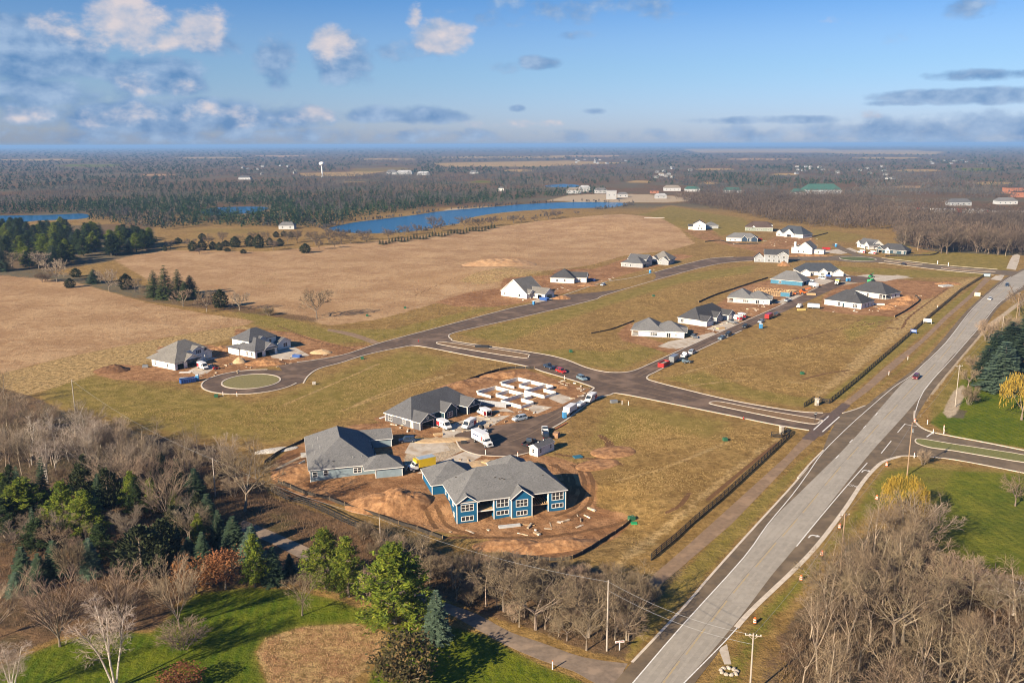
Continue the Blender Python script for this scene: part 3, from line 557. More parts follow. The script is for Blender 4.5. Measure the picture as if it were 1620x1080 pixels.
# far streets round the far roundabout
rb = G(1357, 409.5); 
sheet('road', circle(rb, 22), Z0 + 0.02, ASPH_D, 'far roundabout ringed by new houses'); tag(sheet('island', circle(rb, 12.5), 0.12, mat('island_lawn', (0.10, 0.115, 0.035), (0.07, 0.085, 0.025), 1.0, 0.95), None), 'green island in the far roundabout', kind='structure')
kerb(None, 'pale kerb ring of the far roundabout', pts=circle(rb, 13), closed=True)
sheet('road', ground_pts([(1262,406),(1300,406),(1330,408),(1330,412),(1300,412),(1262,412.5)], 2), Z0 + 0.024, ASPH_D, 'short street leading into the far roundabout')
sheet('road', ground_pts([(1385,409),(1430,413),(1500,421),(1580,427),(1612,430),(1600,436),(1575,434),(1500,428),(1420,418),(1383,413)], 3), Z0 + 0.024, ASPH_D, 'far entrance street running from the roundabout to the main road')
kerb([(1395,408),(1430,412),(1500,420),(1578,426)], 'pale kerb on the far side of the far entrance street'); kerb([(1390,415.5),(1420,418.8),(1500,428.5),(1572,434.5)], 'pale kerb on the near side of the far entrance street')
median([(1402,412.5),(1440,416),(1460,418.5),(1440,418.5),(1405,414)], 'far entrance with'); median([(1495,423),(1540,427),(1575,430),(1540,429.5),(1495,425.5)], 'second far entrance with')
sheet('road', ground_pts([(1350,404),(1330,396),(1316,388),(1322,385),(1338,393),(1368,405)], 3), Z0 + 0.028, ASPH_D, 'far street climbing from the roundabout toward the white farmhouse')
sheet('road', ground_pts([(1144,363),(1146,352),(1152,352),(1160,368),(1153,372),(1149,370)], 3), Z0, ASPH_D, 'far grey street in front of the white house on the hill')
sheet('driveway', ground_pts([(1592,425),(1602,404),(1614,404),(1607,427)], 2), Z0, SLAB, 'pale driveway entering the bare woods beyond the main road', cat='driveway')
# main road
MR_L = [(940,1115),(973,1078),(1000,1047),(1080,962),(1123,912),(1180,849),(1247,776),(1280,739),(1300,716)]
MR_L2 = [(1330,655),(1368,642),(1387,627),(1423,601),(1457,574),(1495,532),(1525,496),(1550,472),(1580,446),(1597,436),(1640,414)]
MR_R = [(1660,440),(1620,458),(1597,473),(1578,488),(1552,526),(1525,558),(1510,576),(1477,616),(1456,648),(1448,664)]
MR_R2 = [(1423,722),(1405,727),(1390,735),(1366,761),(1333,810),(1280,877),(1193,961),(1147,1014),(1133,1036),(1095,1085),(1070,1115)]
sheet('road', ground_pts(MR_L, 3) + ground_pts([(1310,690),(1322,668)]) + ground_pts(MR_L2, 3) + ground_pts(MR_R, 3) + ground_pts([(1455,680),(1440,705)]) + ground_pts(MR_R2, 3), Z0 + 0.02, ASPH_D, 'broad main road crossing diagonally with dark turn lanes')
PALE_L = [(985,1100),(1000,1081),(1080,988),(1177,881),(1213,833),(1235,808),(1262,782),(1312,733),(1347,698),(1382,658),(1423,611),(1440,596),(1458,580),(1500,540),(1533,497),(1556,472),(1585,449),(1600,438),(1640,417)]
PALE_R = [(1650,440),(1618,452),(1597,467),(1577,482),(1552,512),(1520,550),(1503,567),(1463,618),(1435,652),(1407,683),(1378,715),(1340,762),(1260,863),(1223,907),(1183,960),(1143,1010),(1075,1088),(1065,1100)]
sheet('road', ground_pts(PALE_L, 3) + ground_pts(PALE_R, 3), Z0 + 0.026, ROADC, 'pale worn travel lanes of the main road')
ZP = Z0 + 0.032
def stripe(px, w, m, label, n=3, name='road_marking', z=ZP):
    mb = MB(); ribbon(mb, ground_pts(px, n), w, z - .006, z); return tag(mb.build(name, m), label, kind='structure')
stripe([(983,1100),(1000,1081),(1080,988),(1177,881),(1213,831),(1253,783),(1280,746),(1302,715),(1340,677),(1370,650),(1413,613),(1440,595),(1458,579),(1497,541),(1531,497),(1555,472),(1583,449),(1599,438)], .22, PAINT, 'white edge line on the subdivision side of the main road')
stripe([(1067,1100),(1080,1082),(1147,1014),(1193,962)], .22, PAINT, 'white edge line at the lower right of the main road'); stripe([(1618,453),(1598,467),(1578,482),(1553,513),(1507,566),(1462,617),(1446,660)], .22, PAINT, 'white edge line on the far right of the main road')
stripe([(1372,732),(1340,768),(1300,815),(1260,864)], .25, PAINT, 'solid white line beside the right turn lane')
M_TRACK = mat('wheel_worn_lane', (0.342, 0.304, 0.252), (0.292, 0.258, 0.214), .9, .85); M_TAR = mat('tar_seam', (0.20, 0.165, 0.13), None, 1, .8)
CL = [tuple(q) for q in spline(ground_pts([(1040,1092),(1075,1045),(1115,994),(1150,950),(1185,907),(1228,858),(1270,811),(1330,738),(1390,672),(1452,605),(1505,547),(1548,493),(1592,457)]), 6)]
for off in (-2.7, -1.1, 1.1, 2.7):
    mb = MB(); ribbon(mb, CL, .55, ZP - .012, ZP - .003, off=off); tag(mb.build('wheel_track', M_TRACK), 'paler wheel worn band along the main road lanes', kind='structure')
for off in (.28,):
    mb = MB(); ribbon(mb, CL, .07, ZP - .012, ZP - .001, off=off); tag(mb.build('tar_seam', M_TAR), 'thin dark tar seam along the main road', kind='structure')
for a_, b_ in (((1040,1092),(1075,1045)), ((1085,1035),(1115,994)), ((1125,983),(1150,950)), ((1160,938),(1185,907)), ((1195,897),(1228,858)), ((1238,848),(1262,820)), ((1270,811),(1295,780)), ((1305,768),(1330,738)), ((1340,727),(1358,707)), ((1365,700),(1390,672)), ((1398,663),(1420,640)), ((1428,631),(1452,605)), ((1460,597),(1480,576)), ((1487,568),(1505,547)), ((1510,541),(1528,518)), ((1532,512),(1548,493)), ((1553,488),(1568,474)), ((1573,470),(1592,457))):
    stripe([a_, b_], .30, YPAINT, 'worn yellow centre line dash on the main road', 0).__setitem__('group', 'yellow centre line dashes')
for a_, b_ in (((1388,653),(1385,657)), ((1370,673),(1366,677)), ((1349,695),(1344,700)), ((1327,720),(1322,725)), ((1432,670),(1420,684)), ((1410,697),(1394,717))):
    stripe([a_, b_], .25, PAINT, 'short white lane dash by the entrance', 0).__setitem__('group', 'white lane dashes')
stripe([(1311,658),(1287,680)], .4, PAINT, 'white stop line across the entrance', 0); stripe([(1328,659),(1301,683)], .4, PAINT, 'second white crossing line by the entrance', 0)
kerb([(1000,1047),(1080,961.5),(1123,911.5),(1180,848),(1247,775),(1278,739)], 'pale concrete kerb on the grass side of the main road', w=.5, h=.05)
kerb([(1303,712),(1283,732),(1262,756)], 'short pale kerb below the entrance', w=.5); kerb([(1333,653.5),(1352,648),(1369,641.5)], 'short pale kerb above the entrance', w=.5)
kerb([(1423,722),(1405,727),(1390,735),(1366,761),(1333,810),(1280,877),(1193,961),(1165,992)], 'pale concrete gutter beside the right turn lane', w=1.0, h=.06)
kerb([(1447,650),(1447,664),(1456,675),(1474,683),(1507,690),(1560,700),(1640,716)], 'pale kerb curving into the neighbouring driveway')
sheet('driveway', ground_pts([(1440,660),(1450,668),(1457,676),(1473,684),(1507,692),(1640,718),(1640,750),(1510,727),(1440,722),(1415,723)], 2), Z0 + 0.014, ASPH_D, 'split dark driveway of the neighbouring property', cat='driveway')
P_ = ground_pts([(1448,697),(1457,694),(1510,702.5),(1640,723),(1640,734),(1510,713),(1473,708),(1453,702)], 3, True)
tag(sheet('island', P_, 0.10, mat('verge_grass', (0.175, 0.165, 0.055), (0.12, 0.125, 0.035), 1.5, 0.95, 0.05, 3.0), None), 'long grassy island splitting the neighbouring driveway', kind='structure'); kerb(None, 'pale kerb of the driveway island', pts=P_, closed=True, w=.4)
kerb([(1418,722.5),(1440,721),(1510,727),(1640,752)], 'pale kerb on the near side of the neighbouring driveway', w=.4)
stripe([(1466,691),(1476,684)], .4, PAINT, 'white bar painted on the neighbouring driveway', 0, z=Z0 + .03); stripe([(1432,671),(1450,674)], .3, PAINT, 'white bar at the driveway mouth', 0)
# walking path beside the fence, driveways and slabs
sheet('path', ground_pts([(1558,439),(1533,467),(1492,502),(1457,537),(1428,559),(1400,581),(1363,614),(1333,638),(1313,652),(1327,655),(1345,640),(1378,615),(1410,587),(1438,562),(1470,533),(1500,503),(1538,470),(1568,441)], 0), Z0 + .002, PATHM, 'asphalt walking path beside the black fence')
sheet('path', ground_pts([(1270,693),(1243,722),(1160,797),(1080,869),(1035,908),(1000,945),(1012,955),(1048,922),(1080,895),(1157,829),(1262,720),(1289,695)], 0), Z0 + .002, PATHM, 'asphalt walking path below the entrance')
sheet('path', ground_pts([(1268,694),(1300,664),(1333,637),(1346,641),(1320,664),(1288,697)], 0), Z0 + .030, mat('path_crossing', (0.125, 0.085, 0.066), (0.095, 0.066, 0.052), .8), 'dark path crossing at the entrance')
DW_T = [(385,822),(420,836),(470,858),(560,898),(630,925),(703,952),(757,972),(807,999),(857,1016),(923,1039),(993,1049)]
DW_B = [(972,1087),(940,1079),(907,1061),(857,1044),(803,1021),(753,994),(704,968),(630,945),(555,920),(470,880),(425,857),(375,838)]
sheet('driveway', ground_pts(DW_T, 3) + ground_pts(DW_B, 3), Z0 + .004, DRIVM, 'grey asphalt driveway passing under the pines to the main road', cat='driveway')
for px, lb in (([(640,716),(652,694),(700,692),(712,712),(690,716),(668,722)], 'pale concrete driveway of the grey blue duplex'), ([(660,748),(672,742),(700,728),(735,714),(762,721),(740,734),(720,745),(690,752)], 'pale concrete driveway behind the yellow truck'),
               ([(700,676),(745,660),(800,645),(815,652),(780,672),(740,690),(700,692)], 'dusty concrete apron before the dark grey duplex'), ([(868,630),(880,621),(908,630),(890,639)], 'square gravel pad beside the upper foundation'), ([(832,646),(846,640),(874,644),(850,654)], 'square gravel pad beside the lower foundation'),
               ([(1040,548),(1058,540),(1100,532),(1128,525),(1138,532),(1105,545),(1070,552)], 'pale concrete driveway of the lavender ranch'), ([(1118,520),(1145,508),(1172,505),(1165,514),(1140,525)], 'pale concrete driveway of the dark roofed duplex'), ([(1225,478),(1262,466),(1275,470),(1250,484)], 'pale concrete driveway of the grey ranch'),
               ([(1280,450),(1290,440),(1330,430),(1345,436),(1310,450)], 'pale concrete driveway of the white garages'), ([(1330,441),(1370,434),(1440,437),(1400,445)], 'broad concrete slab by the green dumpster'), ([(425,556),(465,548),(490,562),(460,569),(430,566)], 'pale gravel driveway of the white two storey house'),
               ([(298,586),(322,575),(342,580),(328,590),(312,594)], 'pale gravel driveway of the white ranch'), ([(840,476),(870,466),(905,474),(880,484)], 'pale driveway of the white gabled house'), ([(1290,398),(1345,392),(1360,398),(1330,402)], 'dusty yard beside the white farmhouse'), ([(1425,370),(1450,364),(1460,366),(1436,374)], 'pale concrete slab below the far woods'), ([(1575,436),(1590,434),(1584,444),(1566,442)], 'pale concrete corner at the far entrance')):
    o = sheet('slab', ground_pts(px), Z0 - .008 if 'gravel' in lb or 'dusty' in lb else Z0 - .002, SLAB, lb, cat='slab')

M_DUST = mat('dusty_mud', (0.200, 0.135, 0.090), (0.135, 0.092, 0.064), 1.2, .95)
for px, w_ in (([(932,620),(900,642),(862,664),(820,684),(770,700)], .5), ([(940,624),(908,646),(870,668),(830,690),(780,706)], .5), ([(1010,596),(1080,562),(1160,524),(1240,487)], .6), ([(1000,594),(1076,557),(1156,519),(1236,482)], .6), ([(900,577),(980,600),(1080,624),(1180,648)], .5), ([(890,583),(970,607),(1070,631),(1170,655)], .5), ([(640,543),(560,562),(480,588)], .5), ([(660,536),(760,510),(860,486)], .5), ([(850,668),(800,672),(750,690)], .8), ([(1290,676),(1318,662),(1335,648)], .8), ([(1282,668),(1306,655)], .8)):
    mb = MB(); ribbon(mb, [tuple(q) for q in spline(ground_pts(px), 5)], w_, Z0 + .018, Z0 + .0235); tag(mb.build('mud_track', M_DUST), 'dusty wheel track worn on the brown street', kind='structure', group='dusty wheel tracks')
# ------------------------------------------------------------------ houses
def lap(name, c, sc_=2.2, vertical=False):                   # siding: lap boards or upright battens as colour bands, each darker at one edge
    if name in MATS: return MATS[name]
    m, b = new_mat(name); t = X.t.nodes.new('ShaderNodeTexCoord'); wv = X.t.nodes.new('ShaderNodeTexWave')
    g = X.t.nodes.new('ShaderNodeNewGeometry')
    wv.bands_direction = 'Z' if not vertical else 'X'; wv.wave_profile = 'SAW'; wv.inputs['Scale'].default_value = sc_; X.t.links.new(t.outputs['Object'], wv.inputs[0])
    n = xnoise(g.outputs['Position'], 0.8, 4.0)
    c2 = tuple(v * 0.84 for v in c)
    col = xmix(n.smooth(.35, .65), c, c2); col = xmix(X(wv.outputs[1]).smooth(.0, .25), tuple(v * .6 for v in c), col)
    X.t.links.new(col.v, b.inputs['Base Color']); b.inputs['Roughness'].default_value = 0.7; b.inputs['Specular IOR Level'].default_value = 0.25
    MATS[name] = m; return m
def shingle(name, c):
    if name in MATS: return MATS[name]
    m, b = new_mat(name); g = X.t.nodes.new('ShaderNodeNewGeometry'); pos = g.outputs['Position']
    br = X.t.nodes.new('ShaderNodeTexBrick'); t = X.t.nodes.new('ShaderNodeTexCoord'); mp = X.t.nodes.new('ShaderNodeMapping')
    sp = X.t.nodes.new('ShaderNodeSeparateXYZ'); X.t.links.new(t.outputs['Object'], sp.inputs[0]); ox, oy, oz = (X(q) for q in sp.outputs)
    X.t.links.new(xvec(ox + oy * 0.7, oz * 1.8, 0.0), br.inputs['Vector']); br.inputs['Scale'].default_value = 1.6; br.inputs['Mortar Size'].default_value = 0.0
    br.inputs['Color1'].default_value = (*[v * 1.22 for v in c], 1); br.inputs['Color2'].default_value = (*[v * .68 for v in c], 1)
    n = xnoise(pos, 0.5, 5.0)
    col = xmix(n.smooth(.35, .65) * .5, X(br.outputs[0]), tuple(v * 1.15 for v in c)); col = xmix(xnoise(pos, 6.0, 3.0).smooth(.4, .7) * .5, col, tuple(v * .66 for v in c)); col = xmix(xnoise(pos, 0.16, 4.0).smooth(.46, .66) * .45, col, tuple(v * .74 for v in c))
    X.t.links.new(col.v, b.inputs['Base Color']); b.inputs['Roughness'].default_value = 0.92; b.inputs['Specular IOR Level'].default_value = 0.15
    MATS[name] = m; return m
WHITE = mat('white_trim', (0.76, 0.74, 0.70), (0.68, 0.66, 0.62), 1.5, 0.6)
W_WALL = lap('white_siding', (0.74, 0.72, 0.68)); W_WRAP = mat('house_wrap', (0.72, 0.70, 0.66), (0.60, 0.585, 0.55), 0.6, 0.6)
BLUE = lap('blue_sheathing', (0.010, 0.110, 0.230), 3.0, True); PBLUE = lap('pale_blue_siding', (0.235, 0.300, 0.335)); LAVEN = lap('lavender_siding', (0.40, 0.44, 0.56))
DGREY = lap('dark_grey_siding', (0.125, 0.125, 0.135)); GREY = lap('grey_siding', (0.32, 0.33, 0.345)); LGREY = lap('light_grey_siding', (0.47, 0.475, 0.48)); TEAL = lap('dark_teal_siding', (0.030, 0.062, 0.082)); NAVY = lap('navy_siding', (0.025, 0.048, 0.085)); SAGE = lap('sage_siding', (0.25, 0.28, 0.23)); SKYB = lap('sky_blue_sheathing', (0.060, 0.190, 0.290))
R_GREY = shingle('grey_shingles', (0.150, 0.148, 0.148)); R_DARK = shingle('charcoal_shingles', (0.062, 0.062, 0.066)); R_BRN = shingle('brown_grey_shingles', (0.185, 0.172, 0.155)); R_BROWN = shingle('brown_shingles', (0.085, 0.058, 0.048)); R_NAVY = shingle('slate_shingles', (0.055, 0.062, 0.075)); R_MID = shingle('mid_grey_shingles', (0.105, 0.105, 0.11))
GLASS = mat('window_glass', (0.022, 0.026, 0.032), (0.035, 0.040, 0.048), 0.7, 0.10, spec=0.5)
FOUND = mat('foundation_concrete', (0.50, 0.47, 0.43), (0.40, 0.37, 0.33), 0.8, 0.85); WOOD = mat('raw_lumber', (0.56, 0.38, 0.20), (0.44, 0.29, 0.15), 3.0, 0.8); DARKIN = mat('bare_interior', (0.085, 0.07, 0.055), (0.06, 0.05, 0.04), 1.0, 0.9)
PIPE = mat('vent_metal', (0.45, 0.45, 0.45), None, 2.0, 0.5, metal=0.3)
UNIT = {}
def unit_box(m):
    if m.name not in UNIT:
        mb = MB(); mb.box(-.5, .5, -.5, .5, -.5, .5); UNIT[m.name] = mb.mesh('plain_box', m)
    return UNIT[m.name]
def bar(name, m, parent, a, b, w, h, up=(0, 0, 1)):            # a straight board from a to b
    a, b = Vector(a), Vector(b); d = b - a; L = d.length; x = d.normalized(); z = Vector(up)
    y = z.cross(x)
    if y.length < 1e-4: y = Vector((0, 1, 0)).cross(x) if abs(x.y) < .9 else Vector((1, 0, 0)).cross(x)
    y.normalize(); z = x.cross(y)
    M = Matrix(((x.x * L, y.x * w, z.x * h, (a.x + b.x) / 2), (x.y * L, y.y * w, z.y * h, (a.y + b.y) / 2), (x.z * L, y.z * w, z.z * h, (a.z + b.z) / 2), (0, 0, 0, 1)))
    return link(name, unit_box(m), parent, M)
WIN = {}
def win_meshes(w, h, nc, nr, tm):
    k = (round(w, 2), round(h, 2), nc, nr, tm.name)
    if k not in WIN:
        f = MB(); t = 0.13; q = 0.055
        f.box(-w / 2 - t, w / 2 + t, -.05, .10, h, h + t); f.box(-w / 2 - t, w / 2 + t, -.05, .10, -t, 0); f.box(-w / 2 - t, -w / 2, -.05, .10, 0, h); f.box(w / 2, w / 2 + t, -.05, .10, 0, h)
        for i in range(1, nc): f.box(-w / 2 + w * i / nc - q, -w / 2 + w * i / nc + q, -.04, .09, 0, h)
        for j in range(1, nr): f.box(-w / 2, w / 2, -.03, .08, h * j / nr - q * .7, h * j / nr + q * .7)
        p = MB(); p.box(-w / 2 + .002, w / 2 - .002, .03, .06, .002, h - .002)
        WIN[k] = (f.mesh('window', tm), p.mesh('pane', GLASS))
    return WIN[k]
def gdoor_mesh(w, h, m):
    k = ('g', round(w, 2), round(h, 2), m.name)
    if k not in WIN:
        d = MB()
        for j in range(4): d.box(-w / 2, w / 2, .03 + .0 * j, .10, h * j / 4 + .02, h * (j + 1) / 4 - .02)
        d.box(-w / 2, w / 2, .06, .12, 0, h); WIN[k] = d.mesh('garage_door', m)
    return WIN[k]
class House:
    def __init__(s, name, label, o, ang, wall, roof, trim=WHITE, z=None, cat='house', group=None):
        o = Vector((o[0], o[1], o[2] if len(o) > 2 else 0.0))
        s.root = empty(name, o, R(ang), label, cat, group); s.wall, s.roof, s.trim = wall, roof, trim
        s.w = {}; s.r = MB(); s.found = MB()
    def _w(s, m): return s.w.setdefault(m.name, (m, MB()))[1]
    def side(s, sd, x0, x1, y0, y1, z0, z1, holes, m, trim=None):
        L = x1 - x0 if sd in 'fb' else y1 - y0
        def P(u, z): return {'f': (x0 + u, y0, z), 'b': (x1 - u, y1, z), 'l': (x0, y1 - u, z), 'r': (x1, y0 + u, z)}[sd]
        rot = {'f': 0, 'b': math.pi, 'l': -math.pi / 2, 'r': math.pi / 2}[sd]
        us = sorted({0, L, *[h[1] for h in holes], *[h[2] for h in holes]}); zs = sorted({z0, z1, *[h[3] for h in holes], *[h[4] for h in holes]})
        mb = s._w(m)
        for i in range(len(us) - 1):
            for j in range(len(zs) - 1):
                cu, cz = (us[i] + us[i + 1]) / 2, (zs[j] + zs[j + 1]) / 2
                if any(h[1] < cu < h[2] and h[3] < cz < h[4] for h in holes): continue
                mb.face([P(us[i], zs[j]), P(us[i + 1], zs[j]), P(us[i + 1], zs[j + 1]), P(us[i], zs[j + 1])])
        tm = trim or s.trim
        for h in holes:
            k, u0, u1, za, zb = h[:5]; nc = h[5] if len(h) > 5 else 1; nr = h[6] if len(h) > 6 else 2
            M = Matrix.Translation(P((u0 + u1) / 2, za)) @ Matrix.Rotation(rot, 4, 'Z')
            if k == 'win':
                fm, pm = win_meshes(u1 - u0, zb - za, nc, nr, tm); f = link('window', fm, s.root, M); link('pane', pm, f)
            elif k == 'door':
                fm, pm = win_meshes(u1 - u0, zb - za, 1, 1, tm); f = link('door_frame', fm, s.root, M)
                bar('door', tm if nc == 1 else TEAL, f, (-(u1 - u0) / 2 + .003, .05, (zb - za) / 2), ((u1 - u0) / 2 - .003, .05, (zb - za) / 2), .05, zb - za - .006)
            elif k == 'gdoor':
                link('garage_door', gdoor_mesh(u1 - u0, zb - za, tm), s.root, M)
                for a_, b_ in (((-.1, 0), (-.1, zb - za)), ((u1 - u0 + .1, 0), (u1 - u0 + .1, zb - za))): bar('door_trim', tm, s.root, M @ Vector((a_[0] - (u1 - u0) / 2, -.03, a_[1])), M @ Vector((b_[0] - (u1 - u0) / 2, -.03, b_[1])), .2, .08, M.to_3x3() @ Vector((0, 1, 0)))
            elif k == 'gar':                                   # an open garage: trimmed opening
                w2 = (u1 - u0) / 2; hh = zb - za
                for a_, b_ in (((-w2 - .08, 0), (-w2 - .08, hh + .16)), ((w2 + .08, 0), (w2 + .08, hh + .16)), ((-w2, hh + .08), (w2, hh + .08))):
                    bar('door_trim', tm, s.root, M @ Vector((a_[0], -.02, a_[1])), M @ Vector((b_[0], -.02, b_[1])), .16, .10, M.to_3x3() @ Vector((0, 1, 0)))
    def wing(s, x0, x1, y0, y1, z0, z1, holes={}, m=None, corners='fl fr', sides='fblr', floor=True):
        m = m or s.wall
        for sd in sides: s.side(sd, x0, x1, y0, y1, z0, z1, holes.get(sd, []), m if not isinstance(m, dict) else m.get(sd, s.wall))
        mm = m if not isinstance(m, dict) else s.wall
        if floor: s.found.box(x0 + .04, x1 - .04, y0 + .04, y1 - .04, z0 - .8, max(z0, -3) + .04)
        for c in corners.split():
            cx = x0 if 'l' in c else x1; cy = y0 if 'f' in c else y1
            bar('corner_board', s.trim, s.root, (cx, cy, z0), (cx, cy, z1 - .01), .18, .18)
    def hip(s, x0, x1, y0, y1, z, pitch, ov=.45, m=None, fas=True):
        x0, x1, y0, y1 = x0 - ov, x1 + ov, y0 - ov, y1 + ov; zb = z - .02; th = .20
        w, d = x1 - x0, y1 - y0; hf = min(w, d) / 2; zr = zb + th + hf * pitch
        if w >= d: a, b_ = (x0 + hf, (y0 + y1) / 2, zr), (x1 - hf, (y0 + y1) / 2, zr)
        else: a, b_ = ((x0 + x1) / 2, y0 + hf, zr), ((x0 + x1) / 2, y1 - hf, zr)
        v = [(x0, y0, zb), (x1, y0, zb), (x1, y1, zb), (x0, y1, zb), (x0, y0, zb + th), (x1, y0, zb + th), (x1, y1, zb + th), (x0, y1, zb + th), a, b_]
        f = [(3, 2, 1, 0), (0, 1, 5, 4), (1, 2, 6, 5), (2, 3, 7, 6), (3, 0, 4, 7)]
        f += [(4, 5, 9, 8), (5, 6, 9), (6, 7, 8, 9), (7, 4, 8)] if w >= d else [(4, 5, 8), (5, 6, 9, 8), (6, 7, 9), (7, 4, 8, 9)]
        s.r.solid(v, f)
        if fas:
            for p, q in (((x0, y0), (x1, y0)), ((x1, y0), (x1, y1)), ((x1, y1), (x0, y1)), ((x0, y1), (x0, y0))):
                bar('fascia', s.trim, s.root, (*p, zb + .07), (*q, zb + .07), .07, .20)
        return zr
    def gable(s, ax, x0, x1, y0, y1, z, pitch, ov=.4, ends='fb', wallm=None, wins=None, rake=True):
        """ridge along ax; triangular end walls named in ends (f = low end of the ridge axis)"""
        wm = wallm or s.wall
        if ax == 'y': lo, hi, a0, a1 = y0, y1, x0, x1; P = lambda c, t, zz: (c, t, zz)
        else: lo, hi, a0, a1 = x0, x1, y0, y1; P = lambda c, t, zz: (t, c, zz)
        c = (a0 + a1) / 2; hf = (a1 - a0) / 2; th = .20
        l0 = lo - ov if 'f' in ends else lo; h0 = hi + ov if 'b' in ends else hi
        ze = z - ov * pitch; zr = z + hf * pitch
        sec = [(a0 - ov, ze), (c, zr), (a1 + ov, ze), (a1 + ov, ze + th), (c, zr + th * 1.2), (a0 - ov, ze + th)]
        v = [P(q, l0, zz) for q, zz in sec] + [P(q, h0, zz) for q, zz in sec]; n = 6
        f = [(0, 1, 4, 5), (1, 2, 3, 4)] + [(8, 7, 10, 11)[::1] and (11, 10, 7, 6), (10, 9, 8, 7)] + [(i, i + n, (i + 1) % n + n, (i + 1) % n) for i in range(n)]
        s.r.solid(v, f)
        mb = s._w(wm)
        for e, t in (('f', lo), ('b', hi)):
            if e in ends:
                mb.face([P(a0, t, z), P(a1, t, z), P(c, t, zr)] if (e == 'f') == (ax == 'y') else [P(a1, t, z), P(a0, t, z), P(c, t, zr)])
                if rake:
                    o = (l0 if e == 'f' else h0) + (-.03 if e == 'f' else .03)
                    for q in (a0 - ov, a1 + ov): bar('rake_board', s.trim, s.root, P(q, o, ze + .09), P(c, o, zr + .10), .06, .20)
        for q in (a0 - ov, a1 + ov): bar('fascia', s.trim, s.root, P(q, l0, ze + .08), P(q, h0, ze + .08), .06, .18)
        return zr
    def post(s, x, y, z0, z1, w=.2): bar('porch_post', s.trim, s.root, (x, y, z0), (x, y, z1), w, w)
    def vent(s, x, y, z, h=.9, r=.06):
        if 'vent' not in UNIT:
            mb = MB(); mb.tube((0, 0, -.4), (0, 0, 1), .08, .08, 8); mb.tube((0, 0, 1), (0, 0, 1.08), .11, .11, 8); UNIT['vent'] = mb.mesh('vent_pipe', PIPE)
        o = link('vent_pipe', UNIT['vent'], s.root, Matrix.Translation((x, y, z)) @ Matrix.Diagonal((r / .08, r / .08, h, 1)))
    def done(s):
        first = True
        for k, (m, mb) in s.w.items():
            o = mb.build('wall', m, s.root)
            if not first: o['label'] = m.name.replace('_', ' ') + ' wall'
            first = False
        s.r.build('roof', s.roof, s.root)
        if s.found.f: s.found.build('foundation', FOUND, s.root)
        return s
def frame(pl, pr):
    a, b_ = G(*pl), G(*pr); d = b_ - a; return a, math.degrees(math.atan2(d.y, d.x)), Vector((d.x, d.y)).length

# ---- blue walk-out duplex (front corner at the lower left)
def W(k, c, w, za, zb, nc=1, nr=2): return (k, c - w / 2, c + w / 2, za, zb, nc, nr)
h = House('walkout_duplex', 'large bright blue walkout duplex with grey hip roof, raw soil all round it', (A_O[0], A_O[1], 0), 17.5, BLUE, R_GREY)
h.wing(0, 5, -.25, 13.5, -2.75, 2.5, {'f': [W('win', 2.55, 2.9, .45, 1.95, 3, 2), W('win', 2.55, 2.8, -2.0, -1.0, 3, 1)], 'l': [W('win', 2.5, .9, .6, 2.0), W('win', 6, .9, .6, 2.0), W('win', 10, .9, .6, 2.0), W('win', 11, .9, -1.7, -.8, 1, 1)]})
h.wing(9.2, 13.25, 0, 13.5, -2.75, 2.5, {'f': [W('win', 2.15, 2.8, .25, 2.1, 3, 2), W('win', 2.15, 2.8, -1.75, -.8, 3, 1)]})
h.wing(13.25, 18.4, -1.2, 13.5, -2.75, 2.5, {'f': [W('win', 2.6, 2.8, .25, 1.85, 3, 2), W('win', 2.6, 2.5, -1.95, -.95, 3, 1)]})
h.wing(23, 27.5, 0, 13.5, -2.75, 2.5, {'f': [W('win', 2.4, 2.8, .25, 2.1, 3, 2), W('win', 2.4, 2.8, -1.75, -.8, 3, 1)], 'r': [W('win', 3, 1, .6, 2.0), W('win', 9, 1, .6, 2.0)]})
h.wing(5, 9.2, 3.6, 13.5, -2.75, 2.5, {'f': [W('open', 2.1, 2.6, -2.6, -.5), W('open', 2.1, 3.0, .05, 2.1)]}, m=DARKIN, corners='')
h.wing(18.4, 23, 3.6, 13.5, -2.75, 2.5, {'f': [W('open', 2.3, 2.6, -2.6, -.5), W('open', 2.3, 3.0, .05, 2.1)]}, m=mat('bare_interior_second', (0.08, 0.066, 0.052), (0.06, 0.05, 0.04), 1.0, 0.9), corners='')
h.hip(0, 27.5, 0, 13.5, 2.5, .80)
h.gable('y', 0, 5, -.25, 4.5, 2.5, .66, ends='f'); h.gable('y', 13.25, 18.4, -1.2, 5.0, 2.5, .78, ends='f')
bar('deck', WOOD, h.root, (5.02, 1.8, -.2), (9.18, 1.8, -.2), 3.4, .12); bar('deck_beam', WHITE, h.root, (5.0, .15, -.28), (9.2, .15, -.28), .12, .28)
for i in range(8): bar('joist', WOOD, h.root, (18.6 + .6 * i, .1, -.25), (18.6 + .6 * i, 3.5, -.25), .07, .26)
bar('deck_beam', WOOD, h.root, (18.42, .12, -.52), (22.98, .12, -.52), .12, .25); bar('sill_plate', WOOD, h.root, (13.2, -1.5, -2.62), (18.5, -1.5, -2.62), .5, .3)
for x in (5.1, 9.1, 18.5, 22.9): bar('porch_post', WHITE, h.root, (x, .12, -.1), (x, .12, 2.45), .15, .15)
h.wing(-3, 9, 12.9, 24.3, 0, 2.5, {'f': [], 'b': [W('gar', 3.5, 4.8, 0, 2.2), W('gar', 9, 2.6, 0, 2.2)]}, corners='fl bl'); h.hip(-3, 9, 12.9, 24.3, 2.5, .60)
h.wing(14.5, 24, 12.9, 23.5, 0, 2.5, {'b': [W('gar', 4, 4.8, 0, 2.2)]}, corners='bl br'); h.hip(14.5, 24, 12.9, 23.5, 2.5, .66)
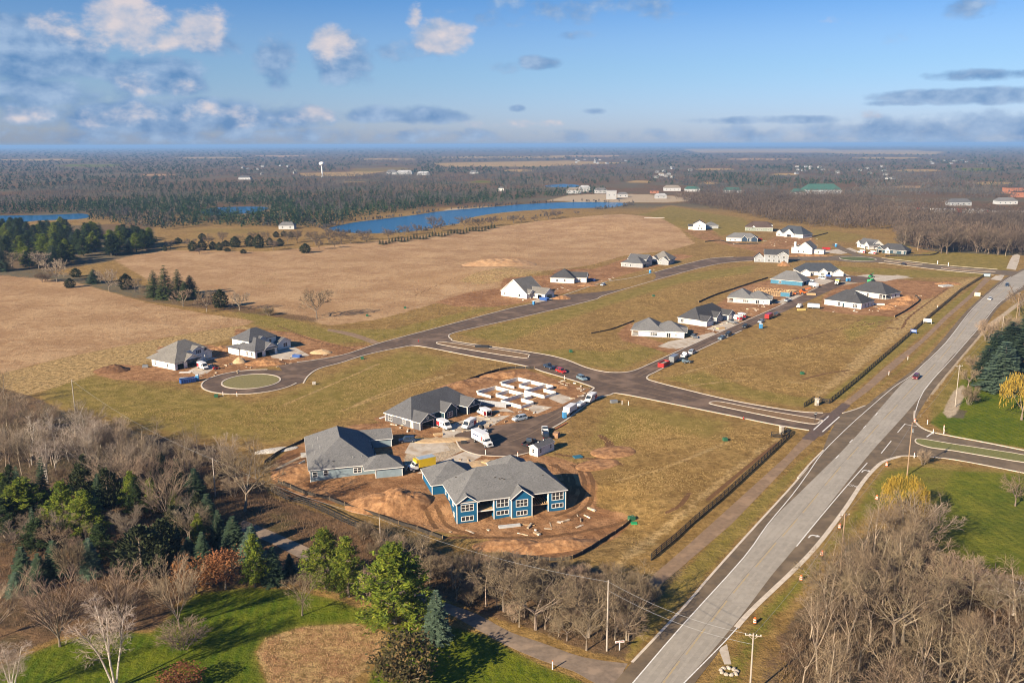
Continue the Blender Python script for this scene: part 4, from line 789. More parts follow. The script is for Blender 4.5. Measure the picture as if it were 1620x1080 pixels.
for x, y in ((11.5, 3.6), (12.1, 3.6), (12.6, 3.4), (10.5, 4.0), (22.5, 3.2), (1.0, 5)): bar('roof_vent', DARKIN, h.root, (x, y, 2.75 + .80 * (y + .45)), (x + .35, y, 2.75 + .80 * (y + .45)), .3, .12)
h.done()
# ---- pale blue duplex, grey roof
h = House('duplex_house', 'long pale grey blue duplex with broad grey hip roof and two side garages', (-52.6, 217.2, 0), 15, PBLUE, R_GREY)
h.wing(0, 17, 0, 27, -1.9, 2.6, {'f': [W('win', 1.2, 1.0, .55, 1.95), W('win', 4.0, 1.0, .75, 2.05), W('win', 12.2, 1.9, .75, 2.0, 2), W('win', 15.9, .7, 1.3, 2.0)], 'l': [W('win', 4, 1, .6, 2.), W('win', 9, 1.6, .6, 2., 2), W('win', 17, 1.6, .6, 2., 2), W('win', 23, 1, .6, 2.)]})
h.found.box(-.03, 12, -.03, .4, -2.4, -.55)
h.hip(0, 17, 0, 27, 2.6, .60)
h.wing(16.6, 23.5, -3.6, 3.6, -.3, 2.5, {'r': [W('gdoor', 3.6, 4.9, 0, 2.2)], 'f': []}); h.hip(14, 23.5, -3.6, 3.6, 2.5, .62)
h.wing(16.6, 23.8, 20.5, 27.6, -.3, 2.5, {'r': [W('gdoor', 3.6, 4.9, 0, 2.2)]}); h.gable('x', 14, 23.8, 20.5, 27.6, 2.5, .5, ends='b')
h.wing(16.6, 18, 6, 18, -.3, 2.5, {'r': [W('door', 3, 1, 0, 2.1, 2), W('win', 7.5, 1.6, .6, 2., 2)]}, corners='')
for x, y in ((3.0, 17.5), (3.2, 9.5), (1.5, 14), (1.6, 8)): h.vent(x, y, 2.8 + .6 * (x + .45), .8)
for x, y in ((11.3, 1.9), (13.5, 1.9)): h.vent(x, y, 2.8 + .6 * (y + .45), .5)
bar('roof_vent', DARKIN, h.root, (6.0, 1.3, 3.95), (6.4, 1.3, 3.95), .3, .12)
bar('egress_well', FOUND, h.root, (-1.8, 19, .2), (-.1, 19, .2), 3.0, .5)
h.done()
# ---- dark duplexes with two garage gables facing the court (one builder, three houses)
def gable_duplex(label, o, ang, wall, front, roof, trim=WHITE, k=1.0, doors='gar', group=None, dep=15.3):
    h = House('duplex_house', label, o, ang, wall, roof, trim)
    h.wing(0, 6.4, -.2, 10, -.2, 2.6, {'f': [W(doors, 3.2, 4.8, 0, 2.15)], 'l': [W('win', 3.2, .9, .9, 2.1), W('door', 6.6, .95, 0, 2.1)]}, m={'f': front}, corners='fl fr')
    h.wing(21.4, 27.8, -.2, 10, -.2, 2.6, {'f': [W(doors, 3.2, 4.8, 0, 2.15)], 'r': [W('win', 4, .9, .9, 2.1)]}, m={'f': front, 'r': wall}, corners='fl fr')
    h.wing(0.01, 27.79, 3.6, dep, -.2, 2.6, {'f': [W('win', 9.0, 1.7, .6, 2.0, 2), W('open', 19.6, 1.8, 0, 2.2)], 'l': [W('win', 2.2, 1.6, .6, 2.1, 2)], 'r': [W('win', 4, 1.6, .6, 2.1, 2)]}, m={'f': front, 'l': wall, 'r': wall, 'b': wall}, corners='bl br')
    h.wing(12.4, 18.0, 1.4, 6, -.2, 2.6, {'f': [W('win', 2.6, 2.2, .6, 2.0, 3)], 'r': []}, m={'f': front, 'l': front, 'r': front}, corners='fl fr')
    pp = .62
    h.hip(0, 27.8, 3.6, dep, 2.6, .78); h.gable('y', 0, 6.4, -.2, 7.5, 2.6, pp, ends='f', wallm=front); h.gable('y', 21.4, 27.8, -.2, 7.5, 2.6, pp, ends='f', wallm=front); h.gable('y', 12.4, 18, 1.4, 7.5, 2.6, .78, ends='f', wallm=front)
    for x in (3.2, 24.6):
        fm, pm = win_meshes(.5, .6, 1, 1, trim); f = link('window', fm, h.root, Matrix.Translation((x, -.2, 2.95))); link('pane', pm, f)
    h.vent(8, 12.2, 4.4, 1.6); h.vent(16, 12.6, 4.2, 1.4); h.vent(5, 8, 6, .4)
    return h.done()
gable_duplex('charcoal grey duplex with two open garages facing the muddy court', (-28.2, 257.6, 0), 50.5, DGREY, TEAL, R_MID)
o, a, L = frame((1117, 517), (1150, 507)); gable_duplex('light grey duplex under a dark roof with vans parked at its garages', o, a, LGREY, GREY, R_DARK, doors='gdoor')
o, a, L = frame((1266, 437), (1314, 436)); gable_duplex('white and grey duplex with two pale garages at the far street end', o, a - 8, LGREY, W_WALL, R_NAVY, doors='gdoor')
# ---- two lavender / grey ranches of the same plan beside the straight street
def ranch(label, pl, pr, wall, roof, dep=15, da=0.0):
    o, a, L = frame(pl, pr); h = House('ranch_house', label, o, a + da, wall, roof)
    L = max(L, 20); x1 = L
    h.wing(3.0, x1, 0, dep, -.2, 2.6, {'f': [W('win', L * .30, 3.0, .7, 1.9, 3), W('win', L * .58, 1.7, .1, 2.1, 2, 1), W('win', L * .72, .6, .9, 1.6)], 'r': [W('gdoor', 4.5, 4.8, 0, 2.2), W('win', 11, 1.2, .7, 2.0)], 'l': [W('open', 8, 2, 0, 2.1)]}, corners='fl fr br')
    h.hip(0, L * .60, -.1, dep, 2.6, .62); h.hip(L * .40, x1, .2, dep - 2.5, 2.62, .55)
    for x, y in ((.15, .1), (.15, 4), (3, -.1)): h.post(x, y, -.1, 2.6)
    bar('porch_floor', FOUND, h.root, (0, 4, .0), (3, 4, .0), 8, .3)
    h.gable('x', x1 - 5, x1 + .9, .5, 7.5, 2.6, .42, ends='b'); return h.done()
ranch('lavender grey ranch with corner porch nearest the red dumpster', (999, 531), (1082, 535), LAVEN, R_GREY)
ranch('light grey ranch with corner porch beside the raw timber frame', (1151, 478), (1217, 482), LGREY, R_GREY)
# ---- white houses under construction by the left turning circle
a0 = G(277.5, 585.8)
h = House('white_house', 'low white unfinished house with brown grey roof beside the blue dumpster', a0, 57, W_WRAP, R_BRN, trim=W_WRAP)
h.wing(0, 11.8, 0, 14.5, -.2, 2.7, {'f': [W('gar', 2.5, 2.9, 0, 2.2), W('gar', 8.0, 4.9, 0, 2.3)], 'l': [W('win', 2.2, .7, .7, 2.0), W('win', 9.8, .7, .7, 2.0)]})
h.hip(0, 11.8, 0, 17, 2.7, .62, fas=False); h.gable('y', 4.2, 11.6, -.15, 6, 2.7, .55, ends='f')
h.wing(8, 17.5, 4.8, 16.5, -.2, 5.2, {'f': [W('win', 6.8, 2.4, 3.3, 4.6, 3)], 'r': []}); h.hip(5, 19.5, 6, 17, 4.6, .62, fas=False); h.gable('y', 12, 17.2, 4.7, 9, 4.9, .5, ends='f')
h.wing(17.5, 22, 6, 14.5, -.2, 2.7, {'f': [W('door', 2, 1, 0, 2.1)]}); h.gable('y', 17.5, 22, 5.9, 12, 2.7, .6, ends='f')
bar('door_head', DARKIN, h.root, (5.0, -.55, 2.62), (11.2, -.55, 2.62), .5, .12); h.post(13, 3.2, 0, 2.6); h.post(16.5, 3.2, 0, 2.6); bar('porch_floor', FOUND, h.root, (12, 3.8, -.05), (22, 3.8, -.05), 2.2, .3)
h.wing(12, 17.4, 4.9, 6, -.2, 2.7, {'f': [W('win', 1.6, 1.4, .7, 2.0, 2)]}, corners=''); h.done()
a0 = G(404, 566.7)
h = House('white_house', 'tall white two storey unfinished house with dark hip roof and open garage', a0, 55, W_WRAP, R_MID, trim=W_WRAP)
h.wing(0, 11.3, 0, 9.6, -.2, 2.8, {'f': [W('gar', 2.3, 2.7, 0, 2.2), W('gar', 7.7, 4.9, 0, 2.3)], 'l': [W('win', 4.6, .8, .7, 2.2), W('win', 7.6, .8, .7, 2.2)]}); h.hip(0, 11.3, 0, 13, 2.8, .66, fas=False); h.gable('y', 4.8, 11.2, -.15, 5, 2.8, .7, ends='f')
h.wing(-.5, 4, 9.6, 16.5, -.2, 2.8, {}); h.hip(-.6, 5, 9.6, 16.5, 2.8, .3, fas=False)
h.wing(2.5, 16.5, 6.5, 17.5, -.2, 5.7, {'f': [W('win', 6.2, 1.9, 3.6, 5.0, 2), W('win', 11, 1.2, 3.4, 4.8)], 'l': [W('win', 8.0, 1.0, 3.8, 5.1)]}); h.hip(2.5, 16.5, 6.5, 17.5, 5.7, .66, fas=False); h.gable('y', 6, 11.5, 5.9, 11, 5.2, .6, ends='f')
h.wing(15.5, 22.3, 4.2, 14, -.2, 3.0, {'f': [W('win', 4.0, 2.0, .8, 2.3, 2)]}); h.gable('y', 15.5, 22.3, 4.1, 13, 3.0, .5, ends='f'); h.done()
# ---- houses along the field side of the curving street
o, a, L = frame((793, 467.5), (833, 472.7))
h = House('white_house', 'white gabled house with brown grey roof beside the curving street', o, a, W_WALL, R_BRN)
h.wing(0, L, 0, 16, -.2, 3.0, {'f': [W('win', 2.5, 1.2, .7, 2.1, 2), W('win', L * .72, 1.2, .7, 2.1)], 'r': [W('win', 4, 1, .7, 2.)]}); h.gable('y', 0, L, 0, 16, 3.0, .78, ends='fb')
h.wing(L - .5, L + 9, 5, 14, -.2, 2.8, {'f': [W('gar', 6, 2.8, 0, 2.2)], 'r': [W('gar', 4.5, 4.8, 0, 2.2)]}); h.gable('x', L - 4, L + 9, 5, 14, 2.8, .6, ends='b'); h.gable('x', L * .5, L + 1.2, 1, 6, 3.0, .7, ends='b'); h.done()
o, a, L = frame((871, 446.5), (908, 448.5))
h = House('white_house', 'long white house under a charcoal hip roof by the blue dumpster on the curving street', o, a, W_WALL, R_DARK)
h.wing(0, L, 0, 15, -.2, 2.8, {'f': [W('win', 4, 1.4, .7, 2.0, 2), W('win', 9, 1, .7, 2.)], 'r': [W('gar', 4, 4.6, 0, 2.3)]}); h.hip(0, L, 0, 15, 2.8, .62); h.wing(L - 1, L + 7, 5, 14, -.2, 2.8, {'f': [W('win', 4, 1, .7, 2.0)], 'r': [W('gar', 4, 4.6, 0, 2.2)]}); h.gable('x', L - 5, L + 7, 5, 14, 2.8, .6, ends='b'); h.done()
o, a, L = frame((983, 421.5), (1016, 424))
h = House('grey_house', 'grey house with two tone roof, left of its twin on the curving street', o, a, GREY, R_MID)
h.wing(0, L, 0, 13, -.2, 2.7, {'f': [W('win', 3, 1.2, .7, 2.0), W('win', 7, 1.2, .7, 2.0)], 'r': [W('gar', 5, 4.6, 0, 2.2)]}); h.hip(0, L, 0, 13, 2.7, .6); h.wing(1, L - 1, 9, 20, 0, 4.8, {'f': [W('win', 3, 1, 3.4, 4.4)]}, m=LGREY); h.gable('x', 1, L - 1, 9, 20, 4.8, .5, ends='fb', wallm=LGREY); h.done()
o, a, L = frame((1026, 417.5), (1057, 419.5))
h = House('grey_house', 'grey house with steep gables, right of its twin on the curving street', o, a, GREY, R_BRN)
h.wing(0, L, 0, 14, -.2, 2.8, {'f': [W('gar', 4, 4.6, 0, 2.2), W('win', 9, 1.2, .7, 2.0, 2)], 'r': [W('win', 5, 1, .7, 2.)]}); h.gable('y', 0, L * .5, -.2, 14, 2.8, .8, ends='fb'); h.gable('y', L * .5, L, -.1, 14, 2.8, .7, ends='fb'); h.hip(0, L, 3, 17, 3.4, .7); h.done()
# ---- white houses with charcoal roofs on the big open lot
o, a, L = frame((1304.5, 481.5), (1362, 489))
h = House('white_house', 'white ranch under a charcoal hip roof nearest the big open lot', o, a, W_WALL, R_DARK)
h.wing(0, L, 0, 15.5, -.2, 2.7, {'f': [W('win', L * .40, 1.2, .5, 2.1), W('win', L * .84, 2.3, .4, 2.1, 3), W('door', L * .52, 1, 0, 2.0, 2)], 'r': [W('win', 5, 1.4, .5, 2.1, 2), W('win', 9, 1.2, .5, 2.1), W('win', 13, 1.2, .5, 2.1)]}); h.hip(0, L, 0, 15.5, 2.7, .66)
for x, y in ((L * .75, 9), (L * .8, 11.5), (L * .7, 5)): h.vent(x, y, 6, 1.4, .1)
h.done()
o, a, L = frame((1345, 466), (1401, 474))
h = House('white_house', 'white ranch under a charcoal hip roof behind its near twin', o, a, W_WALL, R_DARK)
h.wing(0, L - 4, 0, 15, -.2, 2.7, {'f': [W('win', L * .5, 1.2, .5, 2.1)], 'r': [W('win', 5, 1.4, .5, 2.1, 2)]}); h.hip(0, L, 0, 15, 2.7, .68); h.post(L - .3, .2, -.1, 2.7); h.post(L - 2, .2, -.1, 2.7); h.post(L - .3, 6, -.1, 2.7); bar('porch_floor', FOUND, h.root, (L - 4, 4, 0), (L, 4, 0), 8, .25)
h.wing(L - 4, L, 6.2, 15, -.2, 2.7, {'f': [W('win', 2, 1.4, .3, 2.1, 2, 1)], 'r': [W('win', 4, 1.4, .5, 2.1)]}); h.done()
# ---- blue unfinished ranch and the raw timber frame
o, a, L = frame((1219, 448), (1269, 452.5))
h = House('ranch_house', 'unfinished sky blue ranch under a grey hip roof behind the timber frame', o, a, SKYB, R_GREY)
h.wing(0, L, 0, 14, -.2, 2.6, {'r': [W('gar', 5, 4.6, 0, 2.2)], 'f': [W('win', L * .3, 1.2, .6, 2.)]}, corners=''); h.hip(0, L, 0, 14, 2.6, .68); h.done()
o, a, L = frame((1192, 466), (1249, 470))
fr = empty('timber_house_frame', o, R(a), 'raw timber wall frame of a house just begun behind the grey ranch', 'house')
for y in (0, 5, 10):
    bar('wall_plate', WOOD, fr, (0, y, .1), (L, y, .1), .18, .1); bar('wall_plate', WOOD, fr, (0, y, 2.6), (L, y, 2.6), .22, .18)
    for i in range(int(L / 1.3) + 1): bar('stud', WOOD, fr, (i * 1.3, y, .1), (i * 1.3, y, 2.6), .14, .14)
for x in (0, L * .33, L * .66, L): bar('wall_plate', WOOD, fr, (x, 0, 2.5), (x, 10, 2.5), .22, .18)
for i in range(10): bar('joist', WOOD, fr, (1 + i * L / 10, 0, 2.75), (1 + i * L / 10, 10, 2.75), .18, .22)
bar('subfloor', WOOD, fr, (0, 5, -.02), (L, 5, -.02), 10.2, .12); bar('sheathing_panel', SKYB, fr, (L - 5, -.15, 1.3), (L, -.15, 1.3), .06, 2.4); bar('sheathing_panel', SKYB, fr, (L + .15, 0, 1.3), (L + .15, 6, 1.3), .06, 2.4)
# ---- far houses round the roundabout and on the rise
o, a, L = frame((1209, 415), (1246.5, 416))
h = House('grey_house', 'grey two storey house with white windows standing on bare sand', o, a, GREY, R_DARK)
h.wing(0, L, 0, 11, -.2, 5.6, {'f': [W('win', L * q, 1.3, z, z + 1.5) for q in (.2, .4) for z in (.6, 3.5)] + [W('win', L * .62, 1.5, .3, 2.2, 2), W('win', L * .83, 1.6, .6, 2.2, 2), W('win', L * .83, 1.6, 3.4, 4.9, 2), W('win', L * .6, .9, 3.5, 4.9)]}); h.gable('x', 0, L, 0, 11, 5.6, .62, ends='fb'); h.gable('y', L * .55, L, -.2, 6, 5.6, .62, ends='f')
h.wing(-7, 0, 1.5, 10, -.2, 2.9, {'f': [W('win', 3.5, 1.4, .7, 2.1, 2)], 'l': [W('win', 4, 1.2, .7, 2.1)]}); h.gable('y', -7, 0, 1.5, 10, 2.9, .9, ends='f'); h.done()
o, a, L = frame((1252, 400), (1284, 402))
h = House('white_farmhouse', 'tall plain white gabled farmhouse with a brick chimney stub above the roundabout', o, a, W_WRAP, R_GREY, trim=W_WRAP)
h.wing(0, L, 0, 14, -.2, 4.6, {'f': [W('win', L * .35, 1.2, .8, 2.2), W('win', L * .6, 1.2, .8, 2.2)]}); h.gable('y', L * .30, L, 0, 14, 4.6, .8, ends='fb'); h.gable('y', 0, L * .40, 1, 12, 3.6, .6, ends='fb'); bar('chimney', W_WRAP, h.root, (L * .12, 3, 0), (L * .12, 3, 8.6), 1.6, 1.6)
h.wing(L, L + 8, 4, 10, -.2, 3.2, {'f': [W('win', 4, 1.2, .7, 2.)]}); h.hip(L, L + 8, 4, 10, 3.2, .15); h.done()
o, a, L = frame((1356, 391), (1378, 394.5))
h = House('white_house', 'white gabled house beside the dark roofed house right of the roundabout', o, a, W_WRAP, R_MID, trim=W_WRAP)
h.wing(0, L, 0, 12, -.2, 3.2, {'f': [W('win', 4, 1.2, .8, 2.2)]}); h.gable('x', 0, L, 0, 12, 3.2, .7, ends='fb'); h.gable('y', -1, 4.5, -.3, 8, 3.2, .9, ends='f'); h.gable('y', L - 5, L + 1, -3, 8, 3.2, .9, ends='f'); h.wing(L - 4.8, L + .8, -2.8, 2, -.2, 3.2, {'f': [W('gar', 2.8, 4, 0, 2.2)]}); h.done()
o, a, L = frame((1387, 399.5), (1433, 403))
h = House('grey_house', 'dark teal and white house with charcoal roof right of the roundabout', o, a, TEAL, R_DARK)
h.wing(0, L, 0, 12, -.2, 2.8, {'f': [W('gar', 2.6, 2.8, 0, 2.2), W('win', L * .62, 2.2, .6, 2.1, 3), W('win', L * .88, 1.6, .6, 2.1, 2)]}); h.hip(0, L, 0, 12, 2.8, .7); h.gable('y', L * .30, L * .46, -.8, 6, 2.8, 1.1, ends='f', wallm=W_WALL); h.wing(L * .30, L * .46, -.8, 4, -.2, 2.8, {'f': [W('win', 2.2, 1.4, .5, 2.2, 2)]}, m=W_WALL); h.gable('y', -1, 5, -.3, 6, 2.8, .8, ends='f'); h.done()
o, a, L = frame((1149, 381), (1198, 382.5))
h = House('ranch_house', 'low navy and white ranch with red dumpster at its end', o, a, NAVY, R_GREY)
h.wing(0, L, 0, 12, -.2, 2.8, {'f': [W('win', L * q, 1.6, .5, 2.0, 2) for q in (.12, .28, .40, .78)]}, m={'f': NAVY}); h.hip(0, L, 0, 12, 2.8, .62); h.wing(.3, L * .48, -1, 3, -.2, 2.8, {'f': [W('win', 3.2, 1.4, .5, 2.0, 2), W('win', 7.4, 1.4, .5, 2.0, 2)]}, m=W_WALL); h.hip(.3, L * .48, -1, 5, 2.8, .6); h.gable('y', L * .5, L * .68, -1.2, 6, 2.8, .9, ends='f'); h.wing(L * .5, L * .68, -1.2, 3, -.2, 2.8, {}); h.gable('y', L * .80, L, -.8, 6, 2.8, .8, ends='f'); h.wing(L * .8, L, -.8, 3, -.2, 2.8, {}); h.done()
o, a, L = frame((1228, 373), (1270, 377))
h = House('grey_house', 'white fronted house under a tall dark navy roof near the far woods', o, a, LGREY, R_NAVY)
h.wing(0, L, 0, 15, -.2, 3.0, {'f': [W('win', 3, 1.5, .6, 2.1, 2), W('gar', L * .5, 4.8, 0, 2.3)]}); h.hip(0, L, 0, 15, 3.0, .85); h.gable('y', L * .32, L * .68, -.8, 7, 3.0, .8, ends='f', wallm=W_WALL); h.wing(L * .32, L * .68, -.8, 4, -.2, 3.0, {'f': [W('gar', L * .18, 4.8, 0, 2.3)]}, m=W_WALL); h.gable('y', .2, L * .24, -.4, 6, 3.0, .8, ends='f', wallm=W_WALL); h.done()
o, a, L = frame((1089, 363.5), (1116, 364.5))
h = House('white_house', 'white two storey gabled house alone on the grassy rise', o, a, W_WALL, R_DARK)
h.wing(L * .28, L, 0, 12, -.2, 5.6, {'f': [W('win', L * .3, 1.2, .7, 2.2), W('win', L * .5, 1.2, .7, 2.2), W('win', L * .38, 1.2, 3.7, 5.0)]}); h.gable('y', L * .28, L, 0, 12, 5.6, .55, ends='fb'); h.wing(0, L * .28, 2, 10, -.2, 3.0, {'f': [W('win', 2.5, 1.2, .7, 2.)]}); h.gable('x', 0, L * .28, 2, 10, 3.0, .5, ends='f'); h.done()
o, a, L = frame((1179, 365), (1222, 366.5))
h = House('brown_house', 'sage green house under a broad dark brown roof near the far woods', o, a, SAGE, R_BROWN)
h.wing(0, L, 0, 14, -.2, 3.4, {'f': [W('win', L * q, 1.6, .6, 2.2, 2) for q in (.15, .45, .6, .85)]}); h.hip(0, L, 0, 14, 3.4, .75); h.gable('y', L * .25, L * .36, -.7, 5, 3.4, 1.2, ends='f', wallm=W_WALL); h.wing(L * .45, L, 9, 20, 0, 5.2, {}, m=LGREY); h.hip(L * .45, L, 9, 20, 5.2, .5); h.done()
o, a, L = frame((1119, 361.5), (1136, 361.5))
h = House('grey_house', 'small grey house half hidden behind the white house on the rise', o, a, LGREY, R_GREY); h.wing(0, L, 0, 10, -.2, 2.8, {'f': [W('win', 4, 1.4, .7, 2.0)]}); h.hip(0, L, 0, 10, 2.8, .6); h.done()
# ---- concrete foundation walls of the next duplex
ICF = mat('foundation_form', (0.70, 0.67, 0.61), (0.60, 0.57, 0.51), 1.2, 0.8); FLOORC = mat('pit_floor', (0.33, 0.22, 0.12), (0.25, 0.16, 0.085), .8, .95)
fo = empty('house_foundation', G(799, 640), R(-43), 'maze of white concrete foundation walls in a dug orange pit', 'foundation')
def fw(x0, y0, x1, y1, z1=1.3, t=.32): bar('foundation_wall', ICF, fo, (x0, y0, (z1 - .3) / 2), (x1, y1, (z1 - .3) / 2), t, z1 + .3)
for oy, ox in ((0, 0), (14.2, -2.2)):
    fw(ox - 15.5, oy + 11.5, ox + 1.5, oy + 11.5); fw(ox - 15.5, oy + 2.5, ox - 15.5, oy + 11.5); fw(ox - 9, oy + 5, ox - 9, oy + 11.4, 1.15); fw(ox - 15.5, oy + 2.5, ox - 9, oy + 2.5, .9); fw(ox - 9, oy + 5, ox - 2, oy + 5, 1.0)
    fw(ox - 2, oy + .2, ox - 2, oy + 11.3, 1.25); fw(ox - 2, oy + .2, ox + 7, oy + .2, 1.2); fw(ox + 7, oy + .2, ox + 7, oy + 6.4, .9); fw(ox + 1.5, oy + 6.4, ox + 7, oy + 6.4, 1.2); fw(ox + 1.5, oy + 6.4, ox + 1.5, oy + 11.4, 1.0); fw(ox - 17.5, oy + 8, ox - 15.7, oy + 8, .7); fw(ox - 17.5, oy + 4, ox - 17.5, oy + 8, .7)
for y0, x0 in ((6.5, -12), (6.5, -5), (9, 3)):
    bar('brace', WOOD, fo, (x0, y0, .1), (x0 + 1.6, y0 + 3.0, 1.3), .12, .12)
wl = empty('panel_wall', G(762, 640), 0, 'row of upright grey wall panels leading from the charcoal duplex to the foundation', 'wall')
pa, pb = G(757, 640), G(801, 645); wl.location = pa
for i in range(14):
    q = (pb - pa) * (i / 14); q2 = (pb - pa) * ((i + .92) / 14); bar('panel', mat('grey_panel', (0.33, 0.345, 0.37), (0.27, 0.28, 0.30), 1.5, .7), wl, (q.x, q.y, .9), (q2.x, q2.y, .9), .14, 1.9)
# ---- the site office shed
a0, ang, L = frame((850.5, 722.5), (875, 712))
h = House('site_shed', 'small white site shed with grey shingled roof beside the muddy court', a0, ang, W_WALL, R_MID, cat='shed')
h.wing(0, 7.4, 0, 2.9, -.05, 2.5, {'f': [W('win', 1.4, .7, .9, 2.0), W('win', 6.0, .7, 1.0, 2.0)], 'l': [W('win', 1.4, .7, .9, 2.0)]}); h.gable('x', 0, 7.4, 0, 2.9, 2.5, .5, .22, ends='fb')
for x in (2.0, 4.4): bar('roof_vent', WHITE, h.root, (x, 1.45, 3.45), (x + .3, 1.45, 3.45), .3, .35)
h.done()
# ------------------------------------------------------------------ vehicles
def paint(name, c, r=0.35): return mat('paint_' + name, c, tuple(v * .88 for v in c), 0.7, r, spec=0.5, coat=0.25)
P_WHITE = paint('white', (0.74, 0.73, 0.71)); P_SILVER = paint('silver', (0.42, 0.47, 0.52)); P_BLACK = paint('black', (0.018, 0.020, 0.024)); P_RED = paint('red', (0.40, 0.022, 0.020)); P_DRED = paint('dark_red', (0.15, 0.022, 0.025)); P_NAVY = paint('navy', (0.022, 0.042, 0.085)); P_BLUEG = paint('steel_blue', (0.17, 0.24, 0.29)); P_GREY = paint('grey', (0.20, 0.21, 0.22)); P_YEL = paint('yellow', (0.62, 0.42, 0.02)); P_ORANGE = paint('orange', (0.75, 0.16, 0.025)); P_DBLUE = paint('container_blue', (0.022, 0.085, 0.30), .6); P_GREEN = paint('green', (0.02, 0.30, 0.10), .6); P_TOILET = paint('toilet_blue', (0.045, 0.24, 0.50), .5); P_TAN = paint('tan', (0.36, 0.30, 0.23))
RUBBER = mat('tyre_rubber', (0.018, 0.018, 0.019), None, 4, .9); RIM = mat('wheel_rim', (0.42, 0.42, 0.43), None, 4, .4, metal=.6); TRIMD = mat('dark_plastic', (0.025, 0.025, 0.027), None, 3, .7); CGLASS = mat('car_glass', (0.018, 0.024, 0.030), (0.03, 0.036, 0.045), 1.0, .08, spec=.6)
LAMP = mat('lamp_lens', (0.70, 0.70, 0.66), None, 4, .2, spec=.6); TAIL = mat('tail_lens', (0.35, 0.012, 0.012), None, 4, .3, spec=.6); DECAL = mat('red_decal', (0.40, 0.028, 0.035), None, 3, .5); DECALB = mat('blue_decal', (0.04, 0.06, 0.16), None, 3, .5)
def wheels(root, xs, y, r=.35, w=.24, dual=False):
    k = ('wheel', r, w)
    if k not in WIN:
        t = MB(); t.tube((0, -w / 2, 0), (0, w / 2, 0), r, r, 14); q = MB(); q.tube((0, -w / 2 - .015, 0), (0, w / 2 + .015, 0), r * .6, r * .6, 10); WIN[k] = (t.mesh('wheel', RUBBER), q.mesh('rim', RIM))
    for x in xs:
        for sy in (-1, 1):
            o = link('wheel', WIN[k][0], root, Matrix.Translation((x, sy * y, r))); link('rim', WIN[k][1], o)
def frustum(mb, xb0, xb1, xt0, xt1, yb, yt, z0, z1, mi=0):
    mb.solid([(xb0, -yb, z0), (xb1, -yb, z0), (xb1, yb, z0), (xb0, yb, z0), (xt0, -yt, z1), (xt1, -yt, z1), (xt1, yt, z1), (xt0, yt, z1)], [(0, 3, 2, 1), (4, 5, 6, 7), (0, 1, 5, 4), (1, 2, 6, 5), (2, 3, 7, 6), (3, 0, 4, 7)], mi)
def quad_on(name, m, root, a, b, c, d, out, inset=.08, th=.02):   # a thin glass plate lying on a face a-b-c-d
    P_ = [Vector(q) for q in (a, b, c, d)]; ce = sum(P_, Vector()) / 4; n = (P_[1] - P_[0]).cross(P_[3] - P_[0]).normalized()
    if n.dot(Vector(out)) < 0: n = -n
    P_ = [ce + (q - ce) * (1 - inset) for q in P_]; mb = MB(); mb.solid([q - n * th for q in P_] + [q + n * th for q in P_], [(0, 1, 2, 3), (7, 6, 5, 4), (0, 4, 5, 1), (1, 5, 6, 2), (2, 6, 7, 3), (3, 7, 4, 0)])
    return mb.build(name, m, root)
def lights(root, L0, L1, w, z, h=.14):
    for sy in (-1, 1):
        bar('headlight', LAMP, root, (L1 + .0, sy * (w - .32), z), (L1 + .03, sy * (w - .32), z), .36, h); bar('taillight', TAIL, root, (L0 - .03, sy * (w - .2), z + .08), (L0, sy * (w - .2), z + .08), .22, h + .1)
def glass4(root, xb0, xb1, xt0, xt1, yb, yt, z0, z1):
    quad_on('windshield', CGLASS, root, (xb1, -yb, z0), (xb1, yb, z0), (xt1, yt, z1), (xt1, -yt, z1), (1, 0, .2)); quad_on('rear_window', CGLASS, root, (xb0, -yb, z0), (xb0, yb, z0), (xt0, yt, z1), (xt0, -yt, z1), (-1, 0, .2))
    for s in (-1, 1):
        xm = (xb0 + xb1) / 2; tm = (xt0 + xt1) / 2
        quad_on('side_window', CGLASS, root, (xb0, s * yb, z0), (xm, s * yb, z0), (tm, s * yt, z1), (xt0, s * yt, z1), (0, s, 0), .1); quad_on('side_window', CGLASS, root, (xm, s * yb, z0), (xb1, s * yb, z0), (xt1, s * yt, z1), (tm, s * yt, z1), (0, s, 0), .1)
def bevelled(mb, name, mats, root, w=.07):
    me = mb.mesh(name, mats); bm = bmesh.new(); bm.from_mesh(me); bmesh.ops.remove_doubles(bm, verts=bm.verts, dist=1e-4)
    bmesh.ops.bevel(bm, geom=[e for e in bm.edges if e.calc_face_angle(0) > .35], offset=w, segments=2, affect='EDGES', clamp_overlap=True); bm.to_mesh(me); bm.free(); me.update()
    return link(name, me, root)
PROTO = {}
